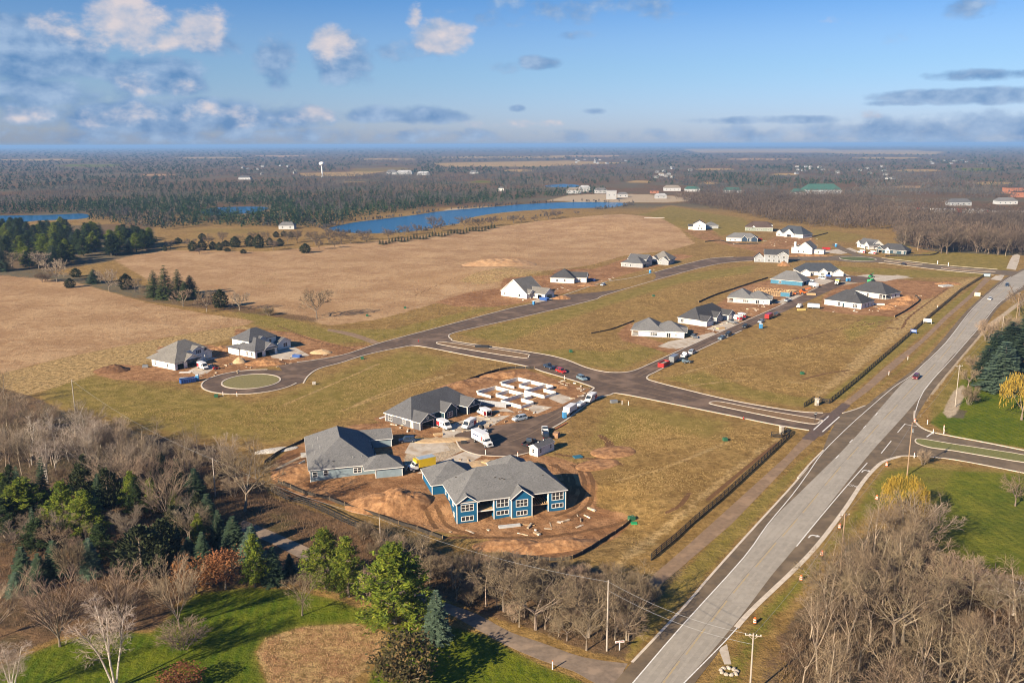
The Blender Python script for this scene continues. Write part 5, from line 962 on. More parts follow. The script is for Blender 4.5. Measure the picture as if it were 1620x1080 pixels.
def make_vehicle(kind, P_):
    t = empty(kind, (0, 0, 0))
    if kind in ('sedan', 'suv', 'hatchback'):
        L, w = (4.8, .92) if kind == 'sedan' else (4.85, .96); rf = 1.44 if kind == 'sedan' else 1.74; bl = .92 if kind == 'sedan' else 1.06
        mb = MB(); mb.prism([(-L / 2, .32), (-L / 2 + .15, .24), (L / 2 - .15, .24), (L / 2, .34), (L / 2, .66), (L / 2 - .25, bl - .16), (L / 2 - 1.25, bl), (-L / 2 + (.75 if kind == 'sedan' else .05), bl + .02), (-L / 2, bl - .06)], -w, w); bevelled(mb, 'body', P_, t, .08)
        c = MB(); a = (-L / 2 + .55, L / 2 - 1.2, -L / 2 + 1.15, L / 2 - 2.05, w - .05, w - .26, bl - .02, rf) if kind == 'sedan' else (-L / 2 + .08, L / 2 - 1.2, -L / 2 + .42, L / 2 - 1.95, w - .05, w - .22, bl - .02, rf)
        frustum(c, *a); bevelled(c, 'cabin', P_, t, .05); glass4(t, *a); wheels(t, (-L / 2 + .92, L / 2 - .92), w - .12); lights(t, -L / 2, L / 2, w, .64)
    elif kind == 'pickup':
        L, w = 5.8, 1.0; mb = MB(); mb.prism([(-.35, .42), (L / 2 - .1, .42), (L / 2, .55), (L / 2, .98), (L / 2 - .2, 1.14), (L / 2 - 1.5, 1.2), (-.35, 1.2)], -w, w); bevelled(mb, 'body', P_, t, .07)
        b_ = MB(); b_.box(-L / 2, -.36, -w, w, .42, .72); b_.box(-L / 2, -.36, -w, -w + .12, .721, 1.2); b_.box(-L / 2, -.36, w - .12, w, .721, 1.2); b_.box(-L / 2, -L / 2 + .1, -w + .121, w - .121, .721, 1.2); b_.build('cargo_bed', P_, t)
        a = (-.34, L / 2 - 1.45, -.1, L / 2 - 2.2, w - .04, w - .2, 1.19, 1.9); c = MB(); frustum(c, *a); bevelled(c, 'cabin', P_, t, .05); glass4(t, *a); wheels(t, (-L / 2 + 1.1, L / 2 - 1.0), w - .1, .4, .28); lights(t, -L / 2, L / 2, w, .85); bar('bumper', TRIMD, t, (L / 2 + .05, -w + .05, .55), (L / 2 + .05, w - .05, .55), .1, .22); bar('bed_floor', TRIMD, t, (-L / 2 + .12, 0, .74), (-.4, 0, .74), 1.7, .03)
    elif kind == 'cargo_van':
        L, w = 5.9, 1.02; mb = MB(); mb.prism([(-L / 2, .36), (L / 2 - .1, .36), (L / 2, .5), (L / 2, .95), (L / 2 - .75, 1.28), (L / 2 - 1.55, 2.3), (L / 2 - 2.0, 2.58), (-L / 2 + .15, 2.62), (-L / 2, 2.45)], -w, w); bevelled(mb, 'body', P_, t, .10)
        quad_on('windshield', CGLASS, t, (L / 2 - .78, -w + .1, 1.32), (L / 2 - .78, w - .1, 1.32), (L / 2 - 1.52, w - .16, 2.26), (L / 2 - 1.52, -w + .16, 2.26), (1, 0, .5), .04)
        for s in (-1, 1): quad_on('side_window', CGLASS, t, (L / 2 - 2.1, s * w, 1.36), (L / 2 - .95, s * w, 1.32), (L / 2 - 1.55, s * w, 2.1), (L / 2 - 2.1, s * w, 2.1), (0, s, 0), .06); quad_on('rear_window', CGLASS, t, (-L / 2, s * .12, 1.5), (-L / 2, s * .9, 1.5), (-L / 2, s * .85, 2.1), (-L / 2, s * .12, 2.1), (-1, 0, 0), .06)
        wheels(t, (-L / 2 + 1.15, L / 2 - .95), w - .12, .36, .25); lights(t, -L / 2, L / 2, w, .85, .18); bar('bumper', TRIMD, t, (L / 2 + .03, -w + .08, .5), (L / 2 + .03, w - .08, .5), .1, .2)
    elif kind in ('box_truck', 'moving_truck'):
        L = 8.6 if kind == 'box_truck' else 7.4; w = 1.22; hb = 3.7 if kind == 'box_truck' else 3.3; xf = L / 2 - 2.5
        mb = MB(); mb.box(-L / 2, xf, -w, w, 1.05, hb); bevelled(mb, 'cargo_box', P_ if kind == 'box_truck' else P_YEL, t, .04)
        if kind == 'moving_truck': bar('roof_panel', mat('roof_panel_grey', (0.30, 0.37, 0.44), None, 1, .5), t, (-L / 2 + .05, 0, hb + .03), (xf - .05, 0, hb + .03), 2 * w - .1, .06); bar('attic', P_YEL, t, (xf - .01, 0, hb - .45), (xf + .75, 0, hb - .45), 2 * w - .1, .85)
        if kind == 'box_truck':
            fm = MB(); fm.solid([(xf - .1, -1.0, hb - .9), (xf + 1.0, -.9, 2.45), (xf + 1.0, .9, 2.45), (xf - .1, 1.0, hb - .9), (xf - .05, -.95, hb - .05), (xf + .1, -.9, hb - .15), (xf + .1, .9, hb - .15), (xf - .05, .95, hb - .05)], [(0, 3, 2, 1), (4, 5, 6, 7), (0, 1, 5, 4), (1, 2, 6, 5), (2, 3, 7, 6), (3, 0, 4, 7)]); fm.build('wind_deflector', P_, t)
            for s in (-1, 1):
                d = MB(); n = 10
                for r0, m_ in ((.95, DECAL),):
                    pts_o = [(xf - .9 + .9 * math.cos(q), 2.35 + 1.15 * math.sin(q)) for q in np.linspace(-1.2, 1.2, n)]; pts_i = [(xf - 1.05 + .62 * math.cos(q), 2.35 + 1.0 * math.sin(q)) for q in np.linspace(-1.2, 1.2, n)]
                    for i in range(n - 1): d.face([(pts_o[i][0], s * (w + .012), pts_o[i][1]), (pts_o[i + 1][0], s * (w + .012), pts_o[i + 1][1]), (pts_i[i + 1][0], s * (w + .012), pts_i[i + 1][1]), (pts_i[i][0], s * (w + .012), pts_i[i][1])])
                d.build('logo', DECAL, t); bar('lettering', DECALB, t, (-L / 2 + .8, s * (w + .008), 2.55), (xf - 1.8, s * (w + .008), 2.55), .012, .32)
        c = MB(); c.prism([(xf + .05, .7), (L / 2 - .1, .7), (L / 2, .8), (L / 2 - .02, 1.45), (L / 2 - .25, 1.62), (xf + 1.35, 1.72), (xf + 1.05, 2.45), (xf + .1, 2.5)], -1.02, 1.02); bevelled(c, 'cab', P_WHITE, t, .08)
        quad_on('windshield', CGLASS, t, (xf + 1.33, -.9, 1.76), (xf + 1.33, .9, 1.76), (xf + 1.08, .85, 2.4), (xf + 1.08, -.85, 2.4), (1, 0, .3), .04)
        for s in (-1, 1): quad_on('side_window', CGLASS, t, (xf + .3, s * 1.02, 1.72), (xf + 1.2, s * 1.02, 1.72), (xf + 1.0, s * 1.02, 2.3), (xf + .3, s * 1.02, 2.3), (0, s, 0), .06); bar('mirror', TRIMD, t, (xf + 1.3, s * 1.25, 1.9), (xf + 1.3, s * 1.25, 2.3), .12, .25)
        bar('grille', TRIMD, t, (L / 2 + .01, -.5, 1.15), (L / 2 + .01, .5, 1.15), .06, .55); bar('bumper', P_WHITE if kind == 'box_truck' else TRIMD, t, (L / 2 + .08, -1.1, .65), (L / 2 + .08, 1.1, .65), .16, .3); bar('chassis', TRIMD, t, (-L / 2, 0, .85), (xf + .2, 0, .85), .9, .3); bar('step_bumper', TRIMD, t, (-L / 2 - .1, -1.1, .6), (-L / 2 - .1, 1.1, .6), .2, .18)
        lights(t, -L / 2, L / 2, 1.1, 1.1, .2); wheels(t, (-L / 2 + 1.7, L / 2 - .95), 1.0, .48, .3)
    elif kind == 'cargo_trailer':
        L, w = 6.2, 1.1; mb = MB(); mb.prism([(-L / 2, .5), (L / 2, .5), (L / 2, 2.3), (L / 2 - .3, 2.62), (-L / 2, 2.62)], -w, w); bevelled(mb, 'body', P_, t, .05); bar('drawbar', TRIMD, t, (L / 2, 0, .45), (L / 2 + 1.3, 0, .45), .2, .12); bar('rear_door', P_, t, (-L / 2 - .03, 0, 1.55), (-L / 2, 0, 1.55), 1.9, 1.9); bar('fender', TRIMD, t, (-1.1, -w - .06, .78), (.9, -w - .06, .78), .14, .1); bar('fender', TRIMD, t, (-1.1, w + .06, .78), (.9, w + .06, .78), .14, .1); wheels(t, (-.55, .35), w + .05, .34, .2); bar('trim_strip', TRIMD, t, (-L / 2 + .1, -w - .01, .62), (L / 2 - .1, -w - .01, .62), .02, .18)
    elif kind == 'open_trailer':
        L, w = 4.6, 1.0; bar('deck', P_WHITE, t, (-L / 2, 0, .62), (L / 2, 0, .62), 2 * w, .12)
        for s in (-1, 1): bar('side_board', P_WHITE, t, (-L / 2, s * w, 1.1), (L / 2, s * w, 1.1), .06, .8)
        bar('front_board', P_WHITE, t, (L / 2, -w, 1.1), (L / 2, w, 1.1), .06, .8); bar('drawbar', TRIMD, t, (L / 2, 0, .5), (L / 2 + 1.2, 0, .5), .2, .12); bar('cargo', P_SILVER, t, (-1.5, 0, 1.0), (1.4, 0, 1.0), 1.4, .6); wheels(t, (-.2,), w + .12, .34, .2)
    return t
def vehicle(kind, px, to, P_, label, cat=None, name=None, red_rear=False, lab_z=0):
    a = G(*px); b = G(*to); h = math.atan2(b.y - a.y, b.x - a.x)
    if kind not in PROTO: t = PROTO[kind] = make_vehicle(kind, P_); t.location = a; t.rotation_euler = (0, 0, h)
    else: t = dup(PROTO[kind], a, h)
    a.z += Z0 + 0.03; t.location = a
    t.name = name or kind
    tag(t, label, cat or {'sedan': 'car', 'suv': 'car', 'hatchback': 'car', 'pickup': 'pickup truck', 'cargo_van': 'van', 'box_truck': 'truck', 'moving_truck': 'truck', 'cargo_trailer': 'trailer', 'open_trailer': 'trailer'}[kind])
    for c in t.children:
        if c.name.split('.')[0] in ('body', 'cabin', 'cargo_bed', 'rear_door') or (kind == 'box_truck' and c.name.startswith('cargo_box')):
            c.material_slots[0].link = 'OBJECT'; c.material_slots[0].material = P_
    if red_rear:
        for s in (-1, 1):
            bar('decal_panel', DECAL, t, (-2.85, s * 1.035, 1.25), (-1.3, s * 1.035, 1.25), .02, 1.3); bar('lettering', DECALB, t, (-1.1, s * 1.033, 1.75), (.2, s * 1.033, 1.75), .016, .25)
        bar('decal_panel', DECAL, t, (-2.97, 0, 1.1), (-2.955, 0, 1.1), 1.7, 1.1)
    return t
vehicle('box_truck', (763, 702.5), (780, 711.5), P_WHITE, 'white box truck with red swoosh on its cargo box, parked in the muddy court')
vehicle('moving_truck', (667, 742.5), (645, 747), P_YEL, 'yellow moving truck with grey roof and white cab behind the pale blue duplex')
vehicle('cargo_van', (703, 677), (718, 684), P_WHITE, 'white van with red rear backed up to the near garage of the charcoal duplex', red_rear=True)
vehicle('cargo_van', (742, 676), (727, 684), P_WHITE, 'plain white van in the court behind the white box truck')
vehicle('cargo_van', (766, 656.5), (752, 650), P_WHITE, 'white van with red rear pointing at the far garage of the charcoal duplex', red_rear=True)
vehicle('hatchback', (822, 664.5), (810, 667), P_SILVER, 'silver wagon standing on the dusty apron edge', name='station_wagon')
vehicle('suv', (644, 699), (630, 700), P_NAVY, 'dark blue suv on the concrete driveway of the pale blue duplex')
vehicle('pickup', (862, 684), (861, 673), P_WHITE, 'white pickup facing away beside the brown crate in the court')
vehicle('suv', (863.5, 692), (862, 683), P_BLACK, 'black suv close behind the white pickup in the court')
vehicle('pickup', (837, 703.5), (851, 694), P_BLACK, 'black pickup parked right behind the white site shed')
vehicle('cargo_trailer', (902, 653), (925, 638), P_WHITE, 'white enclosed trailer beside the blue portable toilet by the court')
vehicle('open_trailer', (918, 643), (935, 632), P_WHITE, 'small white open trailer between the enclosed trailer and the van', name='utility_trailer')
vehicle('cargo_van', (934.5, 634.5), (925, 640), P_WHITE, 'white van at the corner where the court meets the entrance street')
vehicle('pickup', (869, 582.5), (857, 578), P_NAVY, 'dark pickup at the head of three cars on the entrance street')
vehicle('suv', (887.5, 589), (901, 594), P_RED, 'bright red suv between the dark pickup and the grey blue suv')
vehicle('suv', (920.5, 600.5), (931, 605), P_BLUEG, 'grey blue suv last of three cars on the entrance street')
vehicle('cargo_trailer', (1066, 572), (1080, 563), P_GREY, 'grey box trailer just behind the red dumpster', name='box_trailer')
vehicle('pickup', (1083, 564.5), (1092, 558), P_WHITE, 'white pickup ahead of the grey box trailer')
vehicle('suv', (1095, 559), (1104, 554), P_SILVER, 'silver suv ahead of the white pickup on the straight street')
vehicle('sedan', (1141.5, 536), (1130, 541), P_BLUEG, 'blue grey sedan, nearer of a pair parked nose to tail on the straight street')
vehicle('suv', (1152, 531), (1142, 536), P_BLACK, 'black suv, farther of a pair parked nose to tail on the straight street')
vehicle('pickup', (1180, 518), (1168, 523), P_BLACK, 'black pickup parked alone midway along the straight street')
vehicle('sedan', (1204, 510), (1193, 515), P_SILVER, 'silver sedan right in front of the red trailer')
vehicle('cargo_trailer', (1216, 504), (1230, 497), P_RED, 'bright red enclosed trailer on the straight street', name='red_trailer')
vehicle('suv', (1229, 499), (1240, 494), P_BLACK, 'black suv hitched ahead of the red trailer')
vehicle('cargo_trailer', (1287, 488), (1303, 489), P_SILVER, 'long silver grey enclosed trailer beside the big open lot')
vehicle('pickup', (1265, 486), (1275, 481), P_WHITE, 'white pickup with yellow barrier beside the silver trailer')
vehicle('cargo_van', (1166, 506), (1156, 503), P_WHITE, 'white van at the far garage of the dark roofed duplex')
vehicle('cargo_van', (1172, 502.5), (1162, 499.5), P_WHITE, 'second white van behind the first by the dark roofed duplex')
vehicle('pickup', (1158, 511), (1147, 508), P_GREY, 'grey pickup in front of the two white vans')
vehicle('sedan', (1098, 534), (1106, 538), P_GREY, 'grey car on the driveway of the lavender ranch')
vehicle('pickup', (1246, 477), (1237, 480), P_SILVER, 'silver pickup on the driveway of the grey ranch')
vehicle('cargo_trailer', (1287, 454), (1297, 456), P_WHITE, 'white trailer beside the timber frame and orange lift', name='white_trailer')
vehicle('pickup', (1280, 445), (1268, 444), P_SILVER, 'silver pickup before the white garages at the street end')
vehicle('suv', (1301, 441.5), (1311, 443), P_WHITE, 'white suv before the white garages at the street end')
vehicle('moving_truck', (1325, 450), (1320, 453), P_WHITE, 'small truck with red and white box in the small turning circle', name='small_truck')
vehicle('suv', (1449, 598.5), (1441, 607), P_DRED, 'dark red car driving alone down the main road')
vehicle('sedan', (1566, 474), (1559, 481), P_WHITE, 'white car following down the far main road')
vehicle('suv', (1593, 452.5), (1586, 458), P_NAVY, 'dark blue car farthest up the main road')
vehicle('cargo_van', (321, 583), (334, 588), P_WHITE, 'white work van parked before the low white unfinished house', name='work_van')
vehicle('sedan', (954, 451.5), (947, 454), P_WHITE, 'white car parked on the curving street past the charcoal roofed house')
vehicle('sedan', (1428.5, 419), (1420, 418), P_BLACK, 'black car on the far entrance street near the roundabout')
vehicle('cargo_van', (1363, 400.5), (1352, 399.5), P_WHITE, 'white van parked left before the dark teal house at the roundabout')
vehicle('cargo_van', (1380, 402), (1370, 401), P_WHITE, 'white van parked right before the dark teal house at the roundabout')
# ------------------------------------------------------------------ skips, toilets, machines
def dumpster(px, to, P_, label, s=1.0):
    k = 'dumpster'
    a = G(*px); b = G(*to); h = math.atan2(b.y - a.y, b.x - a.x)
    if k not in PROTO:
        t = PROTO[k] = empty('dumpster', a, h); L, w, H_ = 6.0, 1.2, 1.65
        bar('floor', P_, t, (-L / 2, 0, .15), (L / 2, 0, .15), 2 * w, .12)
        for s_ in (-1, 1):
            bar('side_wall', P_, t, (-L / 2, s_ * w, .95), (L / 2, s_ * w, .95), .08, 1.6); bar('top_rail', P_, t, (-L / 2, s_ * w, 1.76), (L / 2, s_ * w, 1.76), .16, .14)
            for i in range(7): bar('rib', P_, t, (-L / 2 + .3 + .9 * i, s_ * (w + .09), .2), (-L / 2 + .3 + .9 * i, s_ * (w + .09), 1.7), .10, .12, (0, 1, 0))
        for x in (-L / 2, L / 2): bar('end_wall', P_, t, (x, -w + .05, .95), (x, w - .05, .95), .08, 1.6)
        bar('waste', mat('mixed_waste', (0.42, 0.37, 0.30), (0.12, 0.11, 0.10), 1.6, .9, .1), t, (-L / 2 + .1, 0, .8), (L / 2 - .1, 0, .8), 2 * w - .2, 1.0)
        for x in (-2.2, 2.2): bar('skid_roller', TRIMD, t, (x, -1.0, .06), (x, 1.0, .06), .2, .14)
    else: t = dup(PROTO[k], a, h)
    a.z += .03; t.location = a; tag(t, label, 'dumpster'); t.scale = (s, s, s)
    for c in t.children:
        if c.name.split('.')[0] in ('floor', 'side_wall', 'top_rail', 'rib', 'end_wall'): c.material_slots[0].link = 'OBJECT'; c.material_slots[0].material = P_
    return t
dumpster((297, 605), (310, 603), P_DBLUE, 'dark blue dumpster beside the light blue toilet at the turning circle', .9)
dumpster((470, 565), (480, 566), P_DBLUE, 'blue dumpster on gravel before the tall white unfinished house', .6)
dumpster((861, 475), (874, 477), P_DBLUE, 'blue dumpster before the white gabled house', .9); dumpster((936, 444.5), (948, 447), P_DBLUE, 'blue dumpster before the long white charcoal roofed house', .8)
dumpster((1050, 579), (1062, 573), P_RED, 'bright red dumpster at the mouth of the straight street')
dumpster((1377, 445.5), (1386, 442), P_GREEN, 'bright green dumpster on the concrete slab behind the white ranches', .95); dumpster((1307, 395), (1318, 395), P_RED, 'red dumpster beside the white farmhouse'); dumpster((1202, 379.5), (1206, 380), P_RED, 'small red dumpster at the end of the navy ranch', .7); dumpster((1311, 437.5), (1316, 438), P_DBLUE, 'blue dumpster by the last white garage', .6)
dumpster((1050, 415), (1058, 417), P_TOILET, 'pale blue skip before the twin grey houses', .8)
def toilet(px, label, P_=P_TOILET, s=1.0):
    a = G(*px)
    if 'toilet' not in PROTO:
        t = PROTO['toilet'] = empty('portable_toilet', a, R(20)); bar('body', P_, t, (0, 0, .1), (0, 0, 2.1), 1.15, 1.15); bar('base', TRIMD, t, (0, 0, 0), (0, 0, .12), 1.25, 1.25); bar('door', mat('toilet_door', (0.08, 0.30, 0.55), None, 1, .5), t, (0, -.60, .2), (0, -.60, 1.95), .85, .06)
        mb = MB(); mb.box(-.62, .62, -.62, .62, 2.1, 2.32, taper=.22); mb.build('roof', mat('toilet_roof', (0.72, 0.72, 0.70), None, 1, .5), t); mb = MB(); mb.tube((.4, .4, 2.0), (.4, .4, 2.6), .06, .06, 8); mb.build('vent_pipe', TRIMD, t)
    else: t = dup(PROTO['toilet'], a, R(random.uniform(0, 50)))
    t.location = a; t.scale = (s,) * 3; return tag(t, label, 'portable toilet')
toilet((893, 661), 'blue portable toilet at the tail of the white enclosed trailer'); toilet((312.5, 602), 'light blue portable toilet between the blue dumpster and the turning circle'); toilet((844.5, 482), 'pale portable toilet beside the curving street', s=.9); toilet((1028.5, 432), 'blue portable toilet by the street before the twin grey houses'); toilet((1203.5, 519.5), 'blue portable toilet on the grass by the silver sedan', s=1.1); toilet((1340, 445), 'left of two blue portable toilets by the small turning circle'); toilet((1343.5, 444.5), 'right of two blue portable toilets by the small turning circle'); toilet((1322.5, 390.5), 'teal portable toilet beside the roundabout', s=1.2)
def forklift(px, ang, P_, label, s=1.0, boom=False):
    a = G(*px); t = empty('telehandler' if boom else 'skid_loader', a, R(ang), label, 'loader')
    mb = MB(); mb.prism([(-1.6, .5), (1.4, .5), (1.5, .9), (.9, 1.2), (-1.6, 1.3)], -.85, .85); bevelled(mb, 'body', P_, t, .06)
    c = MB(); frustum(c, -.7, .7, -.6, .5, .55, .5, 1.2, 2.25); bevelled(c, 'cab', TRIMD, t, .04); wheels(t, (-1.0, 1.0), .95, .5, .35)
    for s_ in (-1, 1): bar('lift_arm', P_, t, (-1.3, s_ * .75, 1.5), (1.7, s_ * .75, .7), .14, .2)
    if boom: bar('boom', P_, t, (-1.5, .5, 1.5), (3.2, .5, 2.6), .3, .35); bar('outrigger', P_, t, (1.6, -1, .3), (1.6, 1, .3), .3, .25)
    bar('bucket', TRIMD, t, (1.95, -.95, .45), (1.95, .95, .45), .6, .5); t.scale = (s,) * 3; return t
forklift((762, 684), -30, P_WHITE, 'small pale loader half hidden behind the white box truck'); forklift((1085.5, 574), 10, P_BLUEG, 'dark compact loader beside the grey box trailer'); forklift((1271, 465), 5, P_ORANGE, 'big orange lift in the yard of the timber frame', 1.35, True); forklift((1258, 466), 60, P_ORANGE, 'small orange lift left of the big orange one', .9); forklift((342, 584), 40, P_RED, 'small red machine beside the white work van', .7)
forklift((1378, 439), 30, P_GREEN, 'green lift standing behind the green dumpster', 1.0, True)
# ------------------------------------------------------------------ fences
BLK = mat('black_fence_paint', (0.022, 0.020, 0.019), (0.035, 0.031, 0.028), 2.0, .7); FAB = mat('silt_fabric', (0.030, 0.026, 0.022), (0.055, 0.045, 0.036), 1.2, .95)
def farm_fence(px, label, bay=2.6, hgt=1.45, rails=4, n=3):
    pts = [np.array(p) for p in (spline(ground_pts(px), n) if n else ground_pts(px))]; seg = [np.linalg.norm(pts[i + 1] - pts[i]) for i in range(len(pts) - 1)]; cum = np.concatenate([[0], np.cumsum(seg)]); N = max(1, round(cum[-1] / bay))
    at = [np.array([np.interp(cum[-1] * i / N, cum, [p[k] for p in pts]) for k in (0, 1)]) for i in range(N + 1)]
    t = empty('board_fence', (*at[0], 0), 0, label, 'fence')
    for i, p in enumerate(at):
        z = float(hg(*p)); q = p - at[0]; bar('post', BLK, t, (*q, z - .1), (*q, z + hgt + .1), .20, .20)
        if i < N:
            q2 = at[i + 1] - at[0]; z2 = float(hg(*at[i + 1]))
            for k in range(rails):
                f = .14 + (hgt - .1) * (k / (rails - 1)); bar('rail', BLK, t, (*q, z + f), (*q2, z2 + f), .06, .20)
    return t
farm_fence([(1248, 691), (1200, 736), (1140, 791), (1080, 843), (1030, 886)], 'black board fence along the path below the entrance', n=0, rails=4)
farm_fence([(1312, 638), (1355, 603), (1410, 555), (1470, 502), (1520, 460), (1557, 437)], 'long black board fence beside the big open lot', n=0, rails=4, bay=3.4)
farm_fence([(1312, 638), (1301, 637.5), (1296, 634)], 'short black fence bay right of the stone sign pillar', n=0); farm_fence([(1288, 634), (1281, 638), (1272, 644)], 'short black fence bay left of the stone sign pillar', n=0)
farm_fence([(1242, 688), (1236, 692), (1220, 691)], 'short black fence bay by the lower stone pillar', n=0); farm_fence([(1248, 691), (1250, 686), (1240, 682)], 'black fence return behind the lower stone pillar', n=0)
farm_fence([(430, 778), (480, 797), (540, 824), (600, 852), (655, 880)], 'dark board fence below the raw soil bank by the grey driveway', n=0, rails=4)
STONE = mat('pillar_stone', (0.45, 0.39, 0.31), (0.26, 0.22, 0.18), 3.0, .9, .03)
for px, lb in (((1292, 641), 'square stone pillar with pale sign face at the upper side of the entrance'), ((1236, 686), 'low brown stone pillar at the lower side of the entrance')):
    t = empty('entrance_pillar', G(*px), R(20), lb, 'pillar'); bar('shaft', STONE, t, (0, 0, -.1), (0, 0, 2.2), 1.0, 1.0); bar('cap', CONC, t, (0, 0, 2.2), (0, 0, 2.4), 1.25, 1.25); bar('sign_plate', WHITE if px[0] > 1250 else STONE, t, (0, -.52, .9), (0, -.52, 2.0), .8, .05)
def silt_fence(px, label, hgt=.75, n=4):
    pts = [tuple(p) for p in spline(ground_pts(px), n)]; mb = MB(); ribbon(mb, pts, .10, -.2, hgt); t = mb.build('silt_fence', FAB); tag(t, label, 'fence')
    for i in range(0, len(pts), 2):
        z = float(hg(*pts[i])); bar('stake', WOOD, t, (*pts[i], z - .1), (*pts[i], z + hgt + .25), .10, .10)
    return t
silt_fence([(1001, 822), (985, 836), (960, 852), (935, 868), (905, 884), (870, 887), (835, 883), (795, 878)], 'black silt fence curving below the soil bank of the blue duplex', .8)
silt_fence([(700, 853), (660, 838), (600, 818), (545, 800), (500, 785), (460, 772), (440, 764)], 'black silt fence at the foot of the big soil heap', .8)
silt_fence([(418, 733), (440, 717), (465, 705), (487, 694)], 'black silt fence running up to the pale blue duplex'); silt_fence([(712, 613), (740, 603), (765, 594), (790, 586.5), (815, 583), (845, 584)], 'black silt fence round the foundation pit', 1.0)
silt_fence([(1003, 508), (985, 515), (965, 522), (935, 528)], 'black silt fence left of the lavender ranch', .6); silt_fence([(1105, 479), (1130, 468), (1160, 458), (1190, 448), (1215, 440)], 'black silt fence behind the grey ranch', .9)
silt_fence([(1415, 502), (1430, 494), (1445, 484), (1455, 475), (1448, 468)], 'black silt fence corner beside the white ranches', .9); silt_fence([(1440, 390), (1478, 397), (1484, 400), (1470, 404), (1420, 405), (1400, 406)], 'black silt fence beyond the roundabout below the woods', 1.0); silt_fence([(1115, 383), (1140, 381), (1160, 386), (1200, 386)], 'black silt fence before the navy ranch', .9); silt_fence([(1270, 377), (1290, 374), (1310, 369)], 'black silt fence right of the dark navy roof', .9)
# ------------------------------------------------------------------ soil heaps, stone, stock on the sites
SOIL = mat('heaped_soil', (0.40, 0.215, 0.098), (0.235, 0.115, 0.048), 0.9, .95, .12, 2.2, c3=(0.165, 0.078, 0.033), s3=.5, detail=6); SAND = mat('heaped_sand', (0.50, 0.35, 0.20), (0.40, 0.27, 0.145), 1.2, .95, .06, 3.0); WROCK = mat('white_stone', (0.62, 0.57, 0.50), (0.30, 0.27, 0.23), 2.6, .9, .10, 3.0)
from mathutils import noise as MN
def heap(name, px, rx, ry, h, ang, m, label, n=34, pw=1.0, flat=0.0, seed=0, cat='heap', steep=0.0):
    c = G(*px); ca, sa = math.cos(R(ang)), math.sin(R(ang)); V_ = []; F_ = []
    for i in range(n + 1):
        for j in range(n + 1):
            u, v = 2 * i / n - 1, 2 * j / n - 1
            uu, vv = u * math.sqrt(1 - v * v / 2), v * math.sqrt(1 - u * u / 2); r = math.hypot(uu, vv)
            q = max(0.0, 1 - r ** 1.6) ** pw; q = min(q / (1 - flat), 1.0) if flat else q
            lx, ly = uu * rx, vv * ry
            if steep: lx += steep * q * rx * .35
            nz = MN.fractal(Vector((lx * .22 + seed, ly * .22, seed * 3.1)), 1.0, 2.0, 4) * .5 + .25 * MN.noise(Vector((lx * 1.1, ly * 1.1, seed)))
            x, y = c.x + lx * ca - ly * sa, c.y + lx * sa + ly * ca
            V_.append((x, y, float(hg(x, y)) - .06 + max(0.0, h * q * (1 + .55 * nz) + .10 * nz * min(1, q * 4)) - (.25 if r > .985 else 0)))
    for i in range(n):
        for j in range(n): a = i * (n + 1) + j; F_.append((a, a + n + 1, a + n + 2, a + 1))
    me = np_mesh(name, np.array(V_), np.array(F_), m, smooth=True); return tag(link(name, me), label, cat)
heap('soil_heap', (615, 796), 11, 6.5, 3.4, 12, SOIL, 'big raw soil heap with steep dark side between the pale blue and bright blue duplexes', 44, seed=3, steep=.6)
heap('soil_heap', (880, 866), 11, 4.0, 1.9, 15, SOIL, 'long low soil bank behind the silt fence below the bright blue duplex', 44, seed=5); heap('soil_heap', (800, 862), 8, 3.4, 1.2, 8, SOIL, 'lower soil bank left of the long one', 36, seed=6)
heap('soil_heap', (470, 745), 8, 5.5, 1.3, 60, SOIL, 'graded soil slope at the left end of the pale blue duplex', 36, seed=8)
heap('soil_heap', (177, 586), 7, 5, 2.2, 10, mat('dark_soil', (0.17, 0.085, 0.04), (0.10, 0.048, 0.022), .9, .95, .1, 2.2), 'dark soil heap left of the low white unfinished house', seed=9)
heap('soil_heap', (420, 575), 8.5, 4, 2.0, 5, SOIL, 'rust brown soil heap before the tall white unfinished house', seed=10); heap('soil_heap', (379, 573), 3, 2.6, 2.2, 0, SAND, 'small pale sand heap left of the rust brown heap', 22, seed=11); heap('soil_heap', (352, 553), 8, 5, 1.6, 20, SOIL, 'dark soil heap behind the low white unfinished house', seed=12); heap('soil_heap', (508, 558), 5, 3, 1.8, 0, SAND, 'sand heap near the blue dumpster of the tall white house', 22, seed=13)
heap('soil_heap', (735, 607), 14, 4, 1.3, 42, SOIL, 'long heaped soil bank behind the foundation pit', 44, seed=14); heap('soil_heap', (800, 594), 12, 4, 1.3, 10, SOIL, 'rough soil bank at the back of the foundation pit', 40, seed=15); heap('soil_heap', (880, 610), 6, 3, .9, -40, SOIL, 'soil bank at the right of the foundation pit', 30, seed=16); heap('soil_heap', (787, 655), 7, 2.2, .9, 12, SOIL, 'soil bank in front of the grey panel wall', 30, seed=17)
heap('soil_heap', (888, 472), 6, 4, 1.6, 0, SOIL, 'dark soil heap right of the white gabled house', seed=18); heap('soil_heap', (930, 452), 7, 3.6, 1.2, 0, SOIL, 'soil heap right of the long white house', seed=19); heap('soil_heap', (790, 418), 28, 20, 3.6, 5, mat('graded_soil', (0.44, 0.27, 0.14), (0.32, 0.185, 0.092), .25, .95, .06, 1.5), 'broad smooth earth mound out in the tan field', 44, seed=20, flat=.2)
